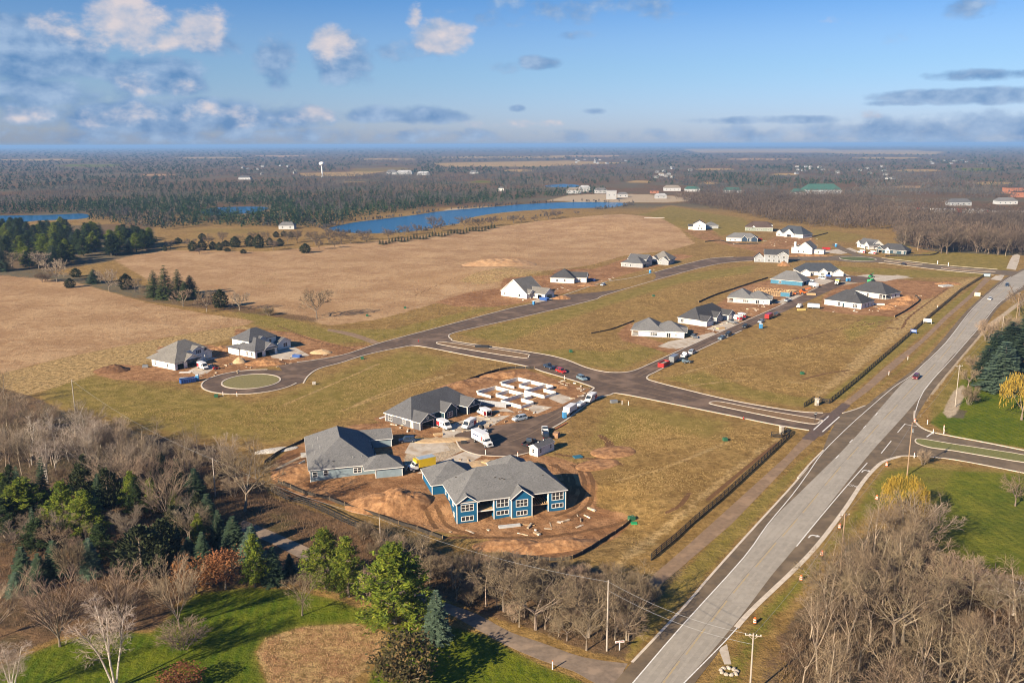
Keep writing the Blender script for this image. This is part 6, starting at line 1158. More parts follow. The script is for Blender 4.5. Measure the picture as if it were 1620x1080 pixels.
heap('soil_heap', (1405, 488), 6, 4, 2.0, 0, SOIL, 'soil heap nearest the silt fence corner', seed=21); heap('soil_heap', (1425, 481), 7, 4, 2.0, 0, SOIL, 'middle soil heap right of the white ranches', seed=22); heap('soil_heap', (1436, 474), 7, 4, 2.2, 0, SOIL, 'farthest soil heap right of the white ranches', seed=23); heap('soil_heap', (1240, 420), 5, 4, 2.6, 0, SOIL, 'brown soil heap before the grey two storey house', seed=24); heap('soil_heap', (1280, 405), 20, 4, 1.5, 0, SOIL, 'long brown bank before the white farmhouse', seed=25)
heap('soil_heap', (1500, 449), 9, 5, 1.5, 0, SOIL, 'low soil mounds near the end of the long fence', seed=26); heap('soil_heap', (970, 715), 7, 5, .7, 20, SOIL, 'churned mud beyond the white site shed', 34, seed=27, pw=.6); heap('soil_heap', (945, 735), 7, 4, .6, 30, SOIL, 'churned mud behind the bright blue duplex', 34, seed=28, pw=.6)
heap('soil_heap', (700, 696), 9, 2.4, .5, 10, SAND, 'straw covered strip between the two driveways', 30, seed=30, pw=.5); heap('soil_heap', (757, 737), 8, 4, .7, 20, SAND, 'bare sandy hump behind the bright blue duplex', 30, seed=31, pw=.5)
heap('stone_patch', (437, 712), 6.5, 2.2, .5, 25, WROCK, 'patch of white stone at the field edge left of the pale blue duplex', 40, seed=33, pw=.4, cat='stone patch')
def stack(name, px, ang, sz, m, label, cat, n=1):
    a = G(*px); t = empty(name, a, R(ang), label, cat)
    for i in range(n): bar('layer' if n > 1 else 'body', m, t, (-sz[0] / 2 + .1 * (i % 2), 0, sz[2] * (i + .5) / n + .01), (sz[0] / 2 - .1 * (i % 2), 0, sz[2] * (i + .5) / n + .01), sz[1], sz[2] / n * .9)
    return t
stack('panel_stack', (806, 833), 14, (5.2, 1.0, .45), mat('pale_board', (0.50, 0.50, 0.49), None, 1, .7), 'stack of pale grey boards on the soil before the bright blue duplex', 'board stack', 3)
stack('plank', (834, 830), -8, (3.6, .25, .12), WOOD, 'loose plank beside the grey board stack', 'plank'); stack('lumber_stack', (769, 733), 60, (2.4, 1.6, .8), WOOD, 'pale lumber stack behind the bright blue duplex roof', 'lumber stack', 3)
stack('crate', (880, 691), 70, (2.2, 1.6, 1.5), mat('crate_wood', (0.36, 0.21, 0.12), (0.25, 0.14, 0.08), 2, .8), 'brown wooden crate beside the white pickup', 'crate', 4); stack('tarp', (914, 723), 20, (2.4, 1.8, .35), mat('teal_tarp', (0.03, 0.13, 0.20), None, 2, .6), 'teal tarp covering a low pile behind the site shed', 'tarp')
stack('board', (607, 660), 50, (3.2, .9, .15), WHITE, 'white board lying in the grass left of the charcoal duplex', 'board'); stack('plank_pile', (886, 675), 58, (9, .5, .25), mat('red_plank', (0.35, 0.12, 0.06), None, 2, .8), 'line of reddish planks below the blue toilet', 'plank pile', 2); stack('pallet', (693, 688), 20, (2.8, 1.4, .5), WOOD, 'pale pallets in front of the near red and white van', 'pallet', 3)
stack('pallet', (734, 701), 0, (1.6, 1.0, .7), TRIMD, 'dark clutter at the left edge of the muddy court', 'clutter'); stack('pipe_bundle', (763, 549.5), -10, (6, 2.2, .9), TRIMD, 'black pipe bundle on the thin median street', 'pipe bundle', 3); stack('culvert_pipe', (971, 637), 20, (2.4, 1.2, 1.0), P_GREY, 'grey drum lying on the corner lot', 'drum')
stack('lumber_stack', (1140, 520), 30, (4, 2, .7), WOOD, 'lumber in front of the dark roofed duplex', 'lumber stack', 3); stack('lumber_stack', (1252, 461), 20, (5, 3, 1.0), WOOD, 'lumber stack in the timber frame yard, left', 'lumber stack', 3); stack('lumber_stack', (1283, 466), -10, (5, 3, .8), WOOD, 'lumber stack in the timber frame yard, right', 'lumber stack', 3); stack('lumber_stack', (1390, 482), -10, (6, 1.2, .7), WHITE, 'pale trusses lying right of the near white ranch', 'board stack', 2); stack('barrier', (1268, 491), 10, (4.5, 1.2, .9), mat('yellow_barrier', (0.55, 0.42, 0.14), None, 2, .7), 'yellow straw bales before the white pickup on the open lot', 'bales', 2)
stack('pipe_stack', (1496, 453), 20, (8, 4, .8), mat('pale_pipe', (0.52, 0.52, 0.50), (0.3, 0.3, 0.3), 1.5, .7), 'pale pipes piled near the end of the long fence', 'pipe pile', 3); stack('waste_pile', (291, 601), 5, (3, 1.6, .9), P_SILVER, 'pale rubbish beside the dark blue dumpster', 'rubbish pile', 2); stack('board', (293, 589), 0, (4.5, 1.4, .12), WHITE, 'white panel lying before the low white unfinished house', 'board')
stack('lumber_stack', (230, 581), 10, (2.2, 1.4, 1.0), P_GREY, 'grey machine left of the low white unfinished house', 'machine', 2); stack('egress_window', (478, 735), 70, (2.5, .4, 1.0), FOUND, 'pale concrete well beside the pale blue duplex', 'concrete well'); stack('transformer', (999, 823), 20, (1.5, 1.2, 1.1), mat('box_green', (0.03, 0.12, 0.06), None, 2, .6), 'green utility box at the silt fence end', 'utility box'); stack('tarp', (1003, 828), 0, (1.4, 1.2, .3), P_GREEN, 'bright green net beside the utility box', 'net')
for px, lb in (((1147, 697), 'green utility box alone on the corner lot'), ((1269, 592), 'utility box on bare soil in the big open lot'), ((342, 628), 'dark utility box by the turning circle'), ((573, 568), 'utility box by the curving street'), ((903, 557), 'utility box in the long middle block'), ((1034, 469), 'utility box up the long middle block'), ((581, 500), 'utility box at the edge of the tan field'), ((641, 488), 'second utility box at the edge of the tan field'), ((497, 608), 'pale stone heap below the curving street')):
    stack('transformer', px, 15, (1.2, 1.1, 1.0), mat('box_green', (0.03, 0.12, 0.06), None, 2, .6) if 'stone' not in lb else WROCK, lb, 'utility box' if 'stone' not in lb else 'stone heap')
def marker(px, label, h=1.1, m=None, w=.14):
    a = G(*px); t = empty('marker_post', a, 0, label, 'post'); bar('stake', m or WHITE, t, (0, 0, -.1), (0, 0, h), w, w); bar('cap', P_ORANGE, t, (0, 0, h), (0, 0, h + .12), w + .03, w + .03); return t
for i, (px, lb) in enumerate((((353, 626), 'white stake left of the dark utility box by the turning circle'), ((375, 627), 'white stake just below the turning circle kerb'), ((768, 719), 'pale post at the near end of the muddy court'), ((819, 723), 'orange topped stake left of the site shed'), ((984, 640), 'left of two pale stakes on the corner lot'), ((994, 641), 'right of two pale stakes on the corner lot'), ((893, 600), 'blue grey post beside the foundation pit corner'), ((1436, 569), 'white stake beside the walking path'), ((1406, 593), 'white stake on the grass by the walking path'), ((1483, 487), 'white stake where the path meets the verge'), ((1467, 671), 'white post at the driveway mouth'), ((1476, 686), 'left white post by the driveway island'), ((1493, 686), 'right white post by the driveway island'), ((1493, 680), 'tall white post on the bright lawn'), ((874, 1058), 'short white post on the lawn beside the grey driveway'), ((1446, 724), 'pale post at the near side of the neighbouring driveway'), ((1483, 418), 'white post left along the far entrance street'), ((1500, 421), 'white post right along the far entrance street'))):
    marker(px, lb, 1.5 if i < 16 else 2.6, w=.16 if i < 16 else .4)
# ------------------------------------------------------------------ barrels, signs, poles and wires
B_OR = mat('barrel_orange', (0.80, 0.17, 0.035), None, 2, .5); B_WH = mat('barrel_white', (0.75, 0.73, 0.70), None, 2, .5)
def barrel(px, label):
    a = G(*px)
    if 'barrel' not in PROTO:
        t = PROTO['barrel'] = empty('traffic_barrel', a)
        mb = MB(); mb.lathe([(.42, 0), (.42, .10)], 12); mb.build('base', RUBBER, t)
        for i in range(5):
            z0 = .1 + .2 * i; r0 = .33 - .018 * i; mb = MB(); mb.lathe([(r0, z0), (r0 - .012, z0 + .2)], 12); mb.build('band', B_WH if i % 2 else B_OR, t)
        mb = MB(); mb.box(-.12, .12, -.03, .03, 1.1, 1.22); mb.build('handle', B_OR, t)
    else: t = dup(PROTO['barrel'], a)
    t.location = a; return tag(t, label, 'traffic barrel', 'orange and white barrels along the right verge')
for px, lb in (((1402.5, 737), 'orange barrel at the top of the row by the driveway bend'), ((1387, 790), 'orange barrel beside the yellow willow'), ((1328, 835.5), 'orange barrel at the foot of the brown utility pole'), ((1300, 878.5), 'orange barrel in the grass below the turn arrow'), ((1267, 917.5), 'orange barrel in the grass at the thicket corner'), ((1194, 985.5), 'orange barrel nearest the pale crossarm pole'), ((1447, 668), 'small orange barrel on the driveway kerb')): barrel(px, lb)
def sign(px, w, h, z0, m, face, label, ang=0.0, posts=2):
    a = G(*px); t = empty('sign', a, R(ang), label, 'sign')
    for s in ((-1, 1) if posts == 2 else (0,)): bar('post', m, t, (s * w * .48, 0, -.1), (s * w * .48, 0, z0 + h), .14, .14)
    bar('board', m, t, (0, -.06, z0), (0, -.06, z0 + h), w, .10); bar('print', face, t, (0, -.12, z0 + h * .35), (0, -.12, z0 + h * .72), w * .82, .02); return t
sign((1467, 512), 3.6, 1.6, .9, WHITE, mat('sign_print', (0.22, 0.22, 0.21), (0.6, 0.6, 0.58), 2.2, .6), 'white two post sign board beside the long fence', -35); sign((1445, 527.5), 2.6, 1.5, .5, P_DBLUE, WHITE, 'blue sign board standing at the long fence', -30); sign((1546, 469), 3.0, 2.0, 0.3, mat('cream_board', (0.66, 0.60, 0.45), None, 1, .7), mat('cream_print', (0.60, 0.53, 0.38), None, 2, .7), 'square cream board on the verge up the main road', -40); sign((980, 1028), 1.6, .35, 1.5, WHITE, DECAL, 'small white cross shaped sale sign at the driveway mouth', 10, 1); sign((1289, 669), 1.3, .8, 2.6, TRIMD, WHITE, 'dark stop sign seen from behind on the median nose', 30, 1); sign((1561, 438), 4, 2, .2, P_BLUEG, WHITE, 'blue grey sign at the far end of the long fence', -20)
t = empty('rock_cluster', G(1153, 1062), 0, 'ring of grey field stones beside the verge near the crossarm pole', 'rocks')
for i in range(9):
    mb = MB(); q = Vector((math.cos(i * .7) * 1.3, math.sin(i * .7) * 1.0, 0)); mb.lathe([(.42, -.1), (.5, .15), (.3, .42), (.05, .5)], 7); link('stone', mb.mesh('stone', STONE), t, Matrix.Translation(q) @ Matrix.Rotation(i, 4, 'Z') @ Matrix.Diagonal((1 + .3 * math.sin(i), .8, .8, 1)))
sheet('slab', ground_pts([(1137, 1026), (1150, 1018), (1157, 1050), (1146, 1050)]), Z0, SLAB, 'small pale concrete spillway beside the main road', cat='slab')
PW = mat('pole_wood', (0.40, 0.345, 0.285), (0.29, 0.245, 0.20), 2.0, .85, stretch=(6, 6, .6)); PB = mat('pole_brown', (0.335, 0.225, 0.145), (0.24, 0.16, 0.10), 2.0, .85, stretch=(6, 6, .6)); WIRE = mat('wire', (0.30, 0.30, 0.30), None, 1, .6)
TOPS = {}
def pole(key, px, top, label, m=PW, arm=True, drum=False, ang=35, r=.17):
    a = G(*px); h = height_at(a, top) if not isinstance(top, tuple) else top[0]; t = empty('utility_pole', a, R(ang), label, 'utility pole')
    mb = MB(); mb.tube((0, 0, -.3), (0, 0, h), r, r * .68, 10); mb.build('pole', m, t)
    if arm:
        bar('crossarm', m, t, (-1.25, .16, h - .5), (1.25, .16, h - .5), .12, .14)
        for x in (-1.15, -.5, .5, 1.15):
            mb = MB(); mb.lathe([(.05, 0), (.08, .08), (.05, .22)], 8); link('insulator', mb.mesh('insulator', LAMP), t, Matrix.Translation((x, .16, h - .43)))
        bar('brace', m, t, (-.7, .12, h - .55), (0, .12, h - 1.2), .06, .06); bar('brace', m, t, (.7, .12, h - .55), (0, .12, h - 1.2), .06, .06)
    if drum:
        mb = MB(); mb.lathe([(.24, 0), (.24, .9), (.1, 1.0)], 12); link('transformer', mb.mesh('transformer', P_GREY), t, Matrix.Translation((0, -.42, h - 2.6)))
    TOPS[key] = Vector((a.x, a.y, a.z + h - .3)); return t
pole('a', (960, 1029), 917, 'pale utility pole beside the mouth of the grey driveway', arm=False); pole('b', (1186, 1100), 1001, 'pale crossarm utility pole at the bottom edge right of the main road', ang=-10); pole('c', (1329, 907), 812, 'brown utility pole with crossarm on the right verge', PB, ang=20)
pole('d', (1435, 752), 668, 'brown utility pole with transformer at the neighbouring driveway', PB, arm=False, drum=True); pole('e', (1511, 643), 577, 'pale crossarm utility pole on the bare patch by the bright lawn', ang=10); pole('f', (1584, 534), 500, 'pale utility pole in front of the dark spruces', arm=False); pole('g', (1607, 511), 463, 'brown utility pole farthest up the right side', PB); pole('h', (341, 785), 724, 'weathered pole standing in the bare oak beside the pale blue duplex', arm=False); pole('i', (602, 860), 818, 'short pole beside the dark board fence', arm=False, r=.13); pole('k', (120, 660), 600, 'thin pole among the thicket at the left edge', arm=False)
def wire(a, b, label, sag=1.2, r=.022, n=12):
    a, b = Vector(a), Vector(b); mb = MB(); p = [a.lerp(b, i / n) - Vector((0, 0, sag * 4 * (i / n) * (1 - i / n))) for i in range(n + 1)]
    for i in range(n): mb.tube(p[i], p[i + 1], r, r, 5, cap=False)
    bm = bmesh.new(); me = mb.mesh('overhead_wire', WIRE); bm.from_mesh(me); bmesh.ops.remove_doubles(bm, verts=bm.verts, dist=.004); bm.to_mesh(me); bm.free()
    return tag(link('overhead_wire', me), label, 'wire')
wire(TOPS['b'], TOPS['a'], 'overhead wire crossing the main road between the two pale poles'); wire(TOPS['b'] - Vector((0, 0, 1.6)), TOPS['a'] - Vector((0, 0, 1.6)), 'lower overhead wire crossing the main road'); wire(TOPS['b'], TOPS['c'], 'overhead wire along the right verge, near span'); wire(TOPS['c'], TOPS['d'], 'overhead wire along the right verge, middle span'); wire(TOPS['d'], TOPS['e'], 'overhead wire along the right verge past the driveway'); wire(TOPS['e'], TOPS['g'], 'overhead wire along the right verge, far span', 2); wire(TOPS['a'], TOPS['i'], 'overhead wire over the middle thicket', 1.5); wire(TOPS['i'], TOPS['h'], 'overhead wire above the dark board fence'); wire(TOPS['h'], TOPS['k'], 'overhead wire above the left thicket', 2)
# painted arrows and word on the turn lane
def flat_text(word, px, size, ang, label):
    cu = bpy.data.curves.new('word', 'FONT'); cu.body = word; cu.size = size; cu.align_x = 'CENTER'; cu.align_y = 'CENTER'; cu.extrude = .002; o = bpy.data.objects.new('word', cu); COL.objects.link(o)
    dg = bpy.context.evaluated_depsgraph_get(); me = bpy.data.meshes.new_from_object(o.evaluated_get(dg)); bpy.data.objects.remove(o); me.materials.clear(); me.materials.append(PAINT)
    q = link('road_lettering', me); p = G(*px); q.location = (p.x, p.y, ZP); q.rotation_euler = (0, 0, ang); return tag(q, label, kind='structure'), q
rd = G(1373, 732) - G(1260, 864); rang = math.atan2(rd.y, rd.x) - math.pi / 2
flat_text('ONLY', (1352.5, 769), 1.25, rang, 'white word ONLY painted on the right turn lane')[1].scale = (.95, 1.35, 1)
for px, lb in (((1369, 745), 'upper white turn arrow painted on the right turn lane'), ((1286, 848), 'lower white turn arrow painted on the right turn lane')):
    mb = MB(); v = [(-.9, -1.6), (-.5, -1.6), (-.5, -.2), (-.1, .4), (.7, .4), (.7, -.15), (1.9, .65), (.7, 1.45), (.7, .9), (-.4, .9), (-.9, .1)]
    tr = tessellate_polygon([[Vector((*q, 0)) for q in v]]); mb.solid([(*q, 0) for q in v], tr); o = mb.build('road_arrow', PAINT); p = G(*px); o.location = (p.x, p.y, ZP + .002); o.rotation_euler = (0, 0, rang); o.scale = (.8, .9, 1); tag(o, lb, kind='structure')
# hydrants and far clutter
for px, lb in (((1176, 663), 'red hydrant on the lower verge of the entrance'), ((662, 540.5), 'red hydrant at the three way corner')):
    t = empty('fire_hydrant', G(*px), 0, lb, 'hydrant'); mb = MB(); mb.lathe([(.16, 0), (.16, .6), (.2, .62), (.12, .8), (.03, .86)], 10); mb.build('body', P_RED, t); bar('nozzle', P_RED, t, (-.28, 0, .5), (.28, 0, .5), .14, .14)
# ------------------------------------------------------------------ trees
rng = np.random.default_rng(11)
def tubes(P0, P1, R0, R1, n):
    P0, P1 = np.array(P0), np.array(P1); R0, R1 = np.array(R0)[:, None, None], np.array(R1)[:, None, None]
    d = P1 - P0; d /= np.linalg.norm(d, axis=1, keepdims=True) + 1e-9
    up = np.where(np.abs(d[:, 2:3]) > .95, np.array([[1.0, 0, 0]]), np.array([[0, 0, 1.0]])); a = np.cross(d, up); a /= np.linalg.norm(a, axis=1, keepdims=True) + 1e-9; b = np.cross(d, a)
    t = np.arange(n) * 2 * np.pi / n; ring = a[:, None, :] * np.cos(t)[None, :, None] + b[:, None, :] * np.sin(t)[None, :, None]
    Vv = np.concatenate([P0[:, None] + ring * R0, P1[:, None] + ring * R1], 1).reshape(-1, 3); m = len(P0); base = (np.arange(m) * 2 * n)[:, None]
    k = np.arange(n)[None]; F_ = np.stack([base + k, base + (k + 1) % n, base + n + (k + 1) % n, base + n + k], -1).reshape(-1, 4); return Vv, F_
BARK = mat('bark', (0.235, 0.185, 0.140), (0.150, 0.115, 0.085), 2.5, .95, rnd=.25); BARK_P = mat('pale_bark', (0.56, 0.50, 0.43), (0.34, 0.29, 0.24), 1.8, .9, rnd=.12)
TWIG = mat('twigs', (0.245, 0.180, 0.112), (0.118, 0.085, 0.054), 1.2, .95, rnd=.22); TWIG_P = mat('pale_twigs', (0.42, 0.345, 0.275), (0.29, 0.23, 0.175), 1.2, .95, rnd=.15); TWIG_R = mat('reddish_twigs', (0.345, 0.250, 0.170), (0.20, 0.142, 0.096), 1.2, .95, rnd=.2)
TWIG_G = mat('grey_twigs', (0.320, 0.250, 0.180), (0.19, 0.145, 0.105), 1.2, .95, rnd=.12); BARK_L = mat('lit_bark', (0.36, 0.285, 0.205), (0.22, 0.17, 0.12), 2.0, .95, rnd=.2)
def bare(seed, style):
    r = np.random.default_rng(seed); S = [[], [], [], [], []]        # per level: p0, p1, r0, r1
    cfg = dict(
        oak=dict(h=.28, L=(3.4, 6.2, 3.6, 1.9, .95), r=(.27, .14, .065, .036, .024), n=(6, 5, 6, 5), a=(48, 42, 45, 48), up=(.02, .05, .06, .05), t0=(.75, .25, .2, .15), seg=(2, 4, 3, 2, 1)),
        foak=dict(h=.28, L=(3.4, 6.2, 3.6, 1.9, .95), r=(.34, .20, .12, .085, .065), n=(6, 5, 5, 4), a=(48, 42, 45, 48), up=(.02, .05, .06, .05), t0=(.75, .25, .2, .15), seg=(2, 4, 3, 2, 1)),
        maple=dict(h=.22, L=(2.6, 8.0, 4.2, 2.2, 1.1), r=(.22, .11, .055, .036, .026), n=(8, 7, 6, 4), a=(34, 26, 30, 34), up=(.02, .07, .09, .08), t0=(.55, .2, .2, .2), seg=(2, 4, 3, 2, 1)),
        slim=dict(h=.9, L=(11.0, 3.8, 1.9, .9), r=(.155, .058, .030, .018), n=(13, 5, 3), a=(46, 42, 45), up=(.0, .10, .06, .05), t0=(.32, .2, .2), seg=(7, 3, 2, 1)),
        fork=dict(h=.5, L=(4.6, 6.2, 2.8, 1.4, .8), r=(.18, .095, .042, .026, .019), n=(4, 6, 4, 3), a=(26, 44, 42, 45), up=(.0, .05, .07, .06), t0=(.6, .2, .2, .2), seg=(3, 5, 3, 2, 1)),
        birch=dict(h=.9, L=(11.0, 2.3, 1.3, .8), r=(.135, .036, .024, .018), n=(15, 5, 5), a=(40, 40, 45), up=(.0, .06, -.02, -.05), t0=(.42, .2, .2), seg=(8, 3, 2, 1)),
        shrub=dict(h=.2, L=(3.2, 2.0, 1.1, .6), r=(.045, .03, .022, .016), n=(6, 6, 4), a=(28, 30, 34), up=(.05, .06, .05, .04), t0=(.2, .2, .2), seg=(3, 2, 1, 1)),
    )[style]
    mx = len(cfg['L']) - 1
    def grow(p, d, L, rad_, lv):
        ns = cfg['seg'][lv]; pts = [p]; dirs = []
        for i in range(ns):
            d = d + r.normal(0, .085 if lv else .045, 3) + np.array([0, 0, cfg['up'][min(lv, len(cfg['up']) - 1)]]); d = d / np.linalg.norm(d); pts.append(pts[-1] + d * (L / ns)); dirs.append(d)
        for i in range(ns):
            q0, q1 = 1 - .72 * i / ns, 1 - .72 * (i + 1) / ns; S[lv].append((pts[i], pts[i + 1], max(rad_ * q0, .013), max(rad_ * q1, .011)))
        if lv < mx:
            m = cfg['n'][lv]
            for k in range(m):
                t = cfg['t0'][lv] + (1 - cfg['t0'][lv]) * (k + r.uniform(.2, 1)) / m; t = min(t, .99); i = int(t * ns); pp = pts[i] + (pts[i + 1] - pts[i]) * (t * ns - i); dd = dirs[i]
                an = R(cfg['a'][lv] * r.uniform(.65, 1.25)); az = k * 2.4 + r.uniform(-.6, .6); a = np.cross(dd, [.3, .2, .93] if abs(dd[2]) < .9 else [1, .2, 0]); a /= np.linalg.norm(a); b = np.cross(dd, a)
                nd = dd * math.cos(an) + (a * math.cos(az) + b * math.sin(az)) * math.sin(an)
                Lc = cfg['L'][lv + 1] * r.uniform(.7, 1.15) * (1.0 if style in ('oak', 'foak', 'maple', 'fork') and lv == 0 else (1 - .5 * (t - cfg['t0'][lv]) / (1 - cfg['t0'][lv] + .01)))
                grow(pp, nd, Lc, cfg['r'][lv + 1] * r.uniform(.8, 1.1) * (1 if lv else (1.15 - .45 * t)), lv + 1)
    stems = {'birch': 4, 'shrub': 9}.get(style, 1)
    for s in range(stems):
        d = np.array([0, 0, 1.0])
        if stems > 1: q = s * 6.283 / stems + r.uniform(-.3, .3); lean = .12 if style == 'birch' else .42; d = np.array([math.cos(q) * lean, math.sin(q) * lean, 1]); d /= np.linalg.norm(d)
        else: d = np.array([r.normal(0, .04), r.normal(0, .04), 1.0])
        grow(np.array([0, 0, -.2]) + (d * np.array([.8, .8, 0]) if stems > 1 else 0), d, cfg['L'][0] * r.uniform(.85, 1.05), cfg['r'][0], 0)
    def pack(levels, n):
        P0, P1, R0, R1 = [], [], [], []
        for l in levels:
            for q in S[l]: P0.append(q[0]); P1.append(q[1]); R0.append(q[2]); R1.append(q[3])
        return tubes(P0, P1, R0, R1, n)
    tl = [0, 1] if mx >= 4 else [0]
    tv, tf = pack(tl, 6); cv, cf = pack(range(len(tl), mx + 1), 3)
    return (tv, tf), (cv, cf)
def quads(C, U, Wv):                                          # small flat leaf sprays: centre, half axes
    n = len(C); V_ = np.stack([C - U - Wv, C + U - Wv, C + U + Wv, C - U + Wv], 1).reshape(-1, 3); return V_, np.arange(4 * n).reshape(-1, 4)
def rand_dirs(n, r): d = r.normal(0, 1, (n, 3)); return d / np.linalg.norm(d, axis=1, keepdims=True)
def conifer(seed, style):
    r = np.random.default_rng(seed); C, U, Wd = [], [], []; P0, P1, R0, R1 = [[0, 0, -.2]], [[0, 0, 11.2]], [.22], [.03]
    def spray(c, d, L, w, up=.0):
        s = np.cross(d, [0, 0, 1.0]); s /= np.linalg.norm(s) + 1e-9; s = s * math.cos(up) + np.array([0, 0, 1.0]) * math.sin(up); C.append(c); U.append(d * L / 2); Wd.append(s * w / 2)
    if style == 'pine':                                        # white pine: open plates of foliage with gaps
        for t in np.linspace(.12, .97, 15):
            z = 12 * t; Lb = (4.0 * (1 - t) ** .75 * min(1, .55 + t * 2.4) + .35)
            for k in range(6):
                az = k * 1.047 + t * 37 + r.uniform(-.3, .3); L = Lb * r.uniform(.45, 1.15); e = R(r.uniform(2, 24)); d = np.array([math.cos(az) * math.cos(e), math.sin(az) * math.cos(e), math.sin(e)]); P0.append([0, 0, z]); P1.append(list(np.array([0, 0, z]) + d * L)); R0.append(.06); R1.append(.02)
                for j in range(int(5 + L * 4.2)):
                    q = r.uniform(.28, 1.03) ** .8; c = np.array([0, 0, z]) + d * L * q + r.normal(0, 1, 3) * np.array([.30, .30, .16]) * (.6 + .5 * L / 4)
                    for _ in range(7): dd = rand_dirs(1, r)[0]; dd[2] = abs(dd[2]) * .6; spray(c + r.normal(0, .17, 3), dd / np.linalg.norm(dd), r.uniform(.22, .52), r.uniform(.06, .15), r.uniform(-1, 1))
    elif style == 'spruce':
        for t in np.linspace(.03, .985, 24):
            z = 12 * t; Lb = 2.6 * (1 - t) ** .85 + .10; nb = int(6 + 9 * (1 - t))
            for k in range(nb):
                az = k * 6.283 / nb + t * 51 + r.uniform(-.2, .2); L = Lb * r.uniform(.78, 1.1); e = R(r.uniform(-24, -4) + 26 * t); d = np.array([math.cos(az) * math.cos(e), math.sin(az) * math.cos(e), math.sin(e)])
                for q in np.arange(.30, 1.0, .34 / max(L, .35)):
                    c = np.array([0, 0, z]) + d * L * q; spray(c, d, .55, .32 * (1.25 - q), r.uniform(-.35, .35)); s = np.cross(d, [0, 0, 1.0])
                    for sg in (-1, 1): dd = d * .7 + s * sg * .7; spray(c + dd * .22, dd, .46, .18, r.uniform(-.5, .5))
    elif style in ('leafy', 'dense'):                           # round crown of leaf sprays on limbs
        (tv, tf), _ = bare(seed, 'oak'); n = 2600 if style == 'dense' else 1500
        cl = rand_dirs(34, r) * (r.uniform(.45, 1, (34, 1)) ** .5) * np.array([3.9, 3.9, 4.1]) + np.array([0, 0, 6.9])
        cc = cl[r.integers(0, 34, n)] + r.normal(0, .85, (n, 3)); cc = cc[cc[:, 2] > 1.2]
        for c in cc: spray(c, rand_dirs(1, r)[0], r.uniform(.3, .55), r.uniform(.2, .35), r.uniform(-1, 1))
    elif style == 'willow':
        for k in range(520):
            az = r.uniform(0, 6.283); rr = 4.6 * r.uniform(.1, 1) ** .5; z = 11.4 - 4.2 * (rr / 4.6) ** 2 + r.normal(0, .5); L = r.uniform(1.5, 5.5) * (.4 + .6 * rr / 4.6); p = np.array([rr * math.cos(az), rr * math.sin(az), z])
            for j in range(int(L / .6)): c = p - np.array([0, 0, .6 * j]) + r.normal(0, .10, 3); dd = np.array([r.normal(0, .22), r.normal(0, .22), -1.0]); dd /= np.linalg.norm(dd); C.append(c); U.append(dd * .34); s = rand_dirs(1, r)[0]; s[2] = 0; Wd.append(s * .055)
        (tv, tf), _ = bare(seed, 'oak')
    elif style == 'juniper':
        for k in range(1300):
            t = r.uniform(0, 1) ** 1.25; z = .2 + 11.0 * t; rr = 3.6 * (math.sin(math.pi * min(.98, .16 + .84 * t)) ** .8) * r.uniform(.72, 1.04) * (1 + .18 * math.sin(3 * z)); az = r.uniform(0, 6.283); spray(np.array([rr * math.cos(az), rr * math.sin(az), z]), np.array([math.cos(az) * .5, math.sin(az) * .5, .75]) + r.normal(0, .25, 3), r.uniform(.6, 1.1), r.uniform(.3, .5), r.uniform(-1, 1))
    if style in ('pine', 'spruce', 'juniper'): tv, tf = tubes(P0, P1, R0, R1, 6)
    cv, cf = quads(np.array(C), np.array(U), np.array(Wd)); return (tv, tf), (cv, cf)
LEAFM = dict(
    pine=mat('pine_needles', (0.170, 0.215, 0.014), (0.060, 0.095, 0.009), .55, .8, rnd=.12, trans=.22, c3=(0.225, 0.235, 0.022), s3=1.1), darkpine=mat('dark_pine_needles', (0.042, 0.070, 0.014), (0.014, 0.027, 0.007), .35, .85, rnd=.18, trans=.12),
    spruce=mat('spruce_needles', (0.062, 0.098, 0.048), (0.026, 0.048, 0.024), .7, .85, rnd=.2, trans=.12), bluespruce=mat('blue_spruce_needles', (0.135, 0.190, 0.120), (0.055, 0.088, 0.055), .8, .85, rnd=.1, trans=.12),
    juniper=mat('juniper_foliage', (0.060, 0.074, 0.026), (0.026, 0.034, 0.013), .8, .9, rnd=.15, trans=.1), rust=mat('rust_leaves', (0.300, 0.125, 0.045), (0.150, 0.062, 0.024), .8, .85, rnd=.2, trans=.25), bronze=mat('bronze_leaves', (0.105, 0.082, 0.030), (0.040, 0.034, 0.014), .9, .85, rnd=.1, trans=.15, c3=(0.20, 0.12, 0.045), s3=.8),
    willow=mat('willow_leaves', (0.48, 0.320, 0.045), (0.33, 0.225, 0.035), .8, .85, rnd=.1, trans=.3), green=mat('arborvitae', (0.068, 0.098, 0.026), (0.028, 0.045, 0.013), .9, .85, rnd=.2, trans=.12))
TP = {}
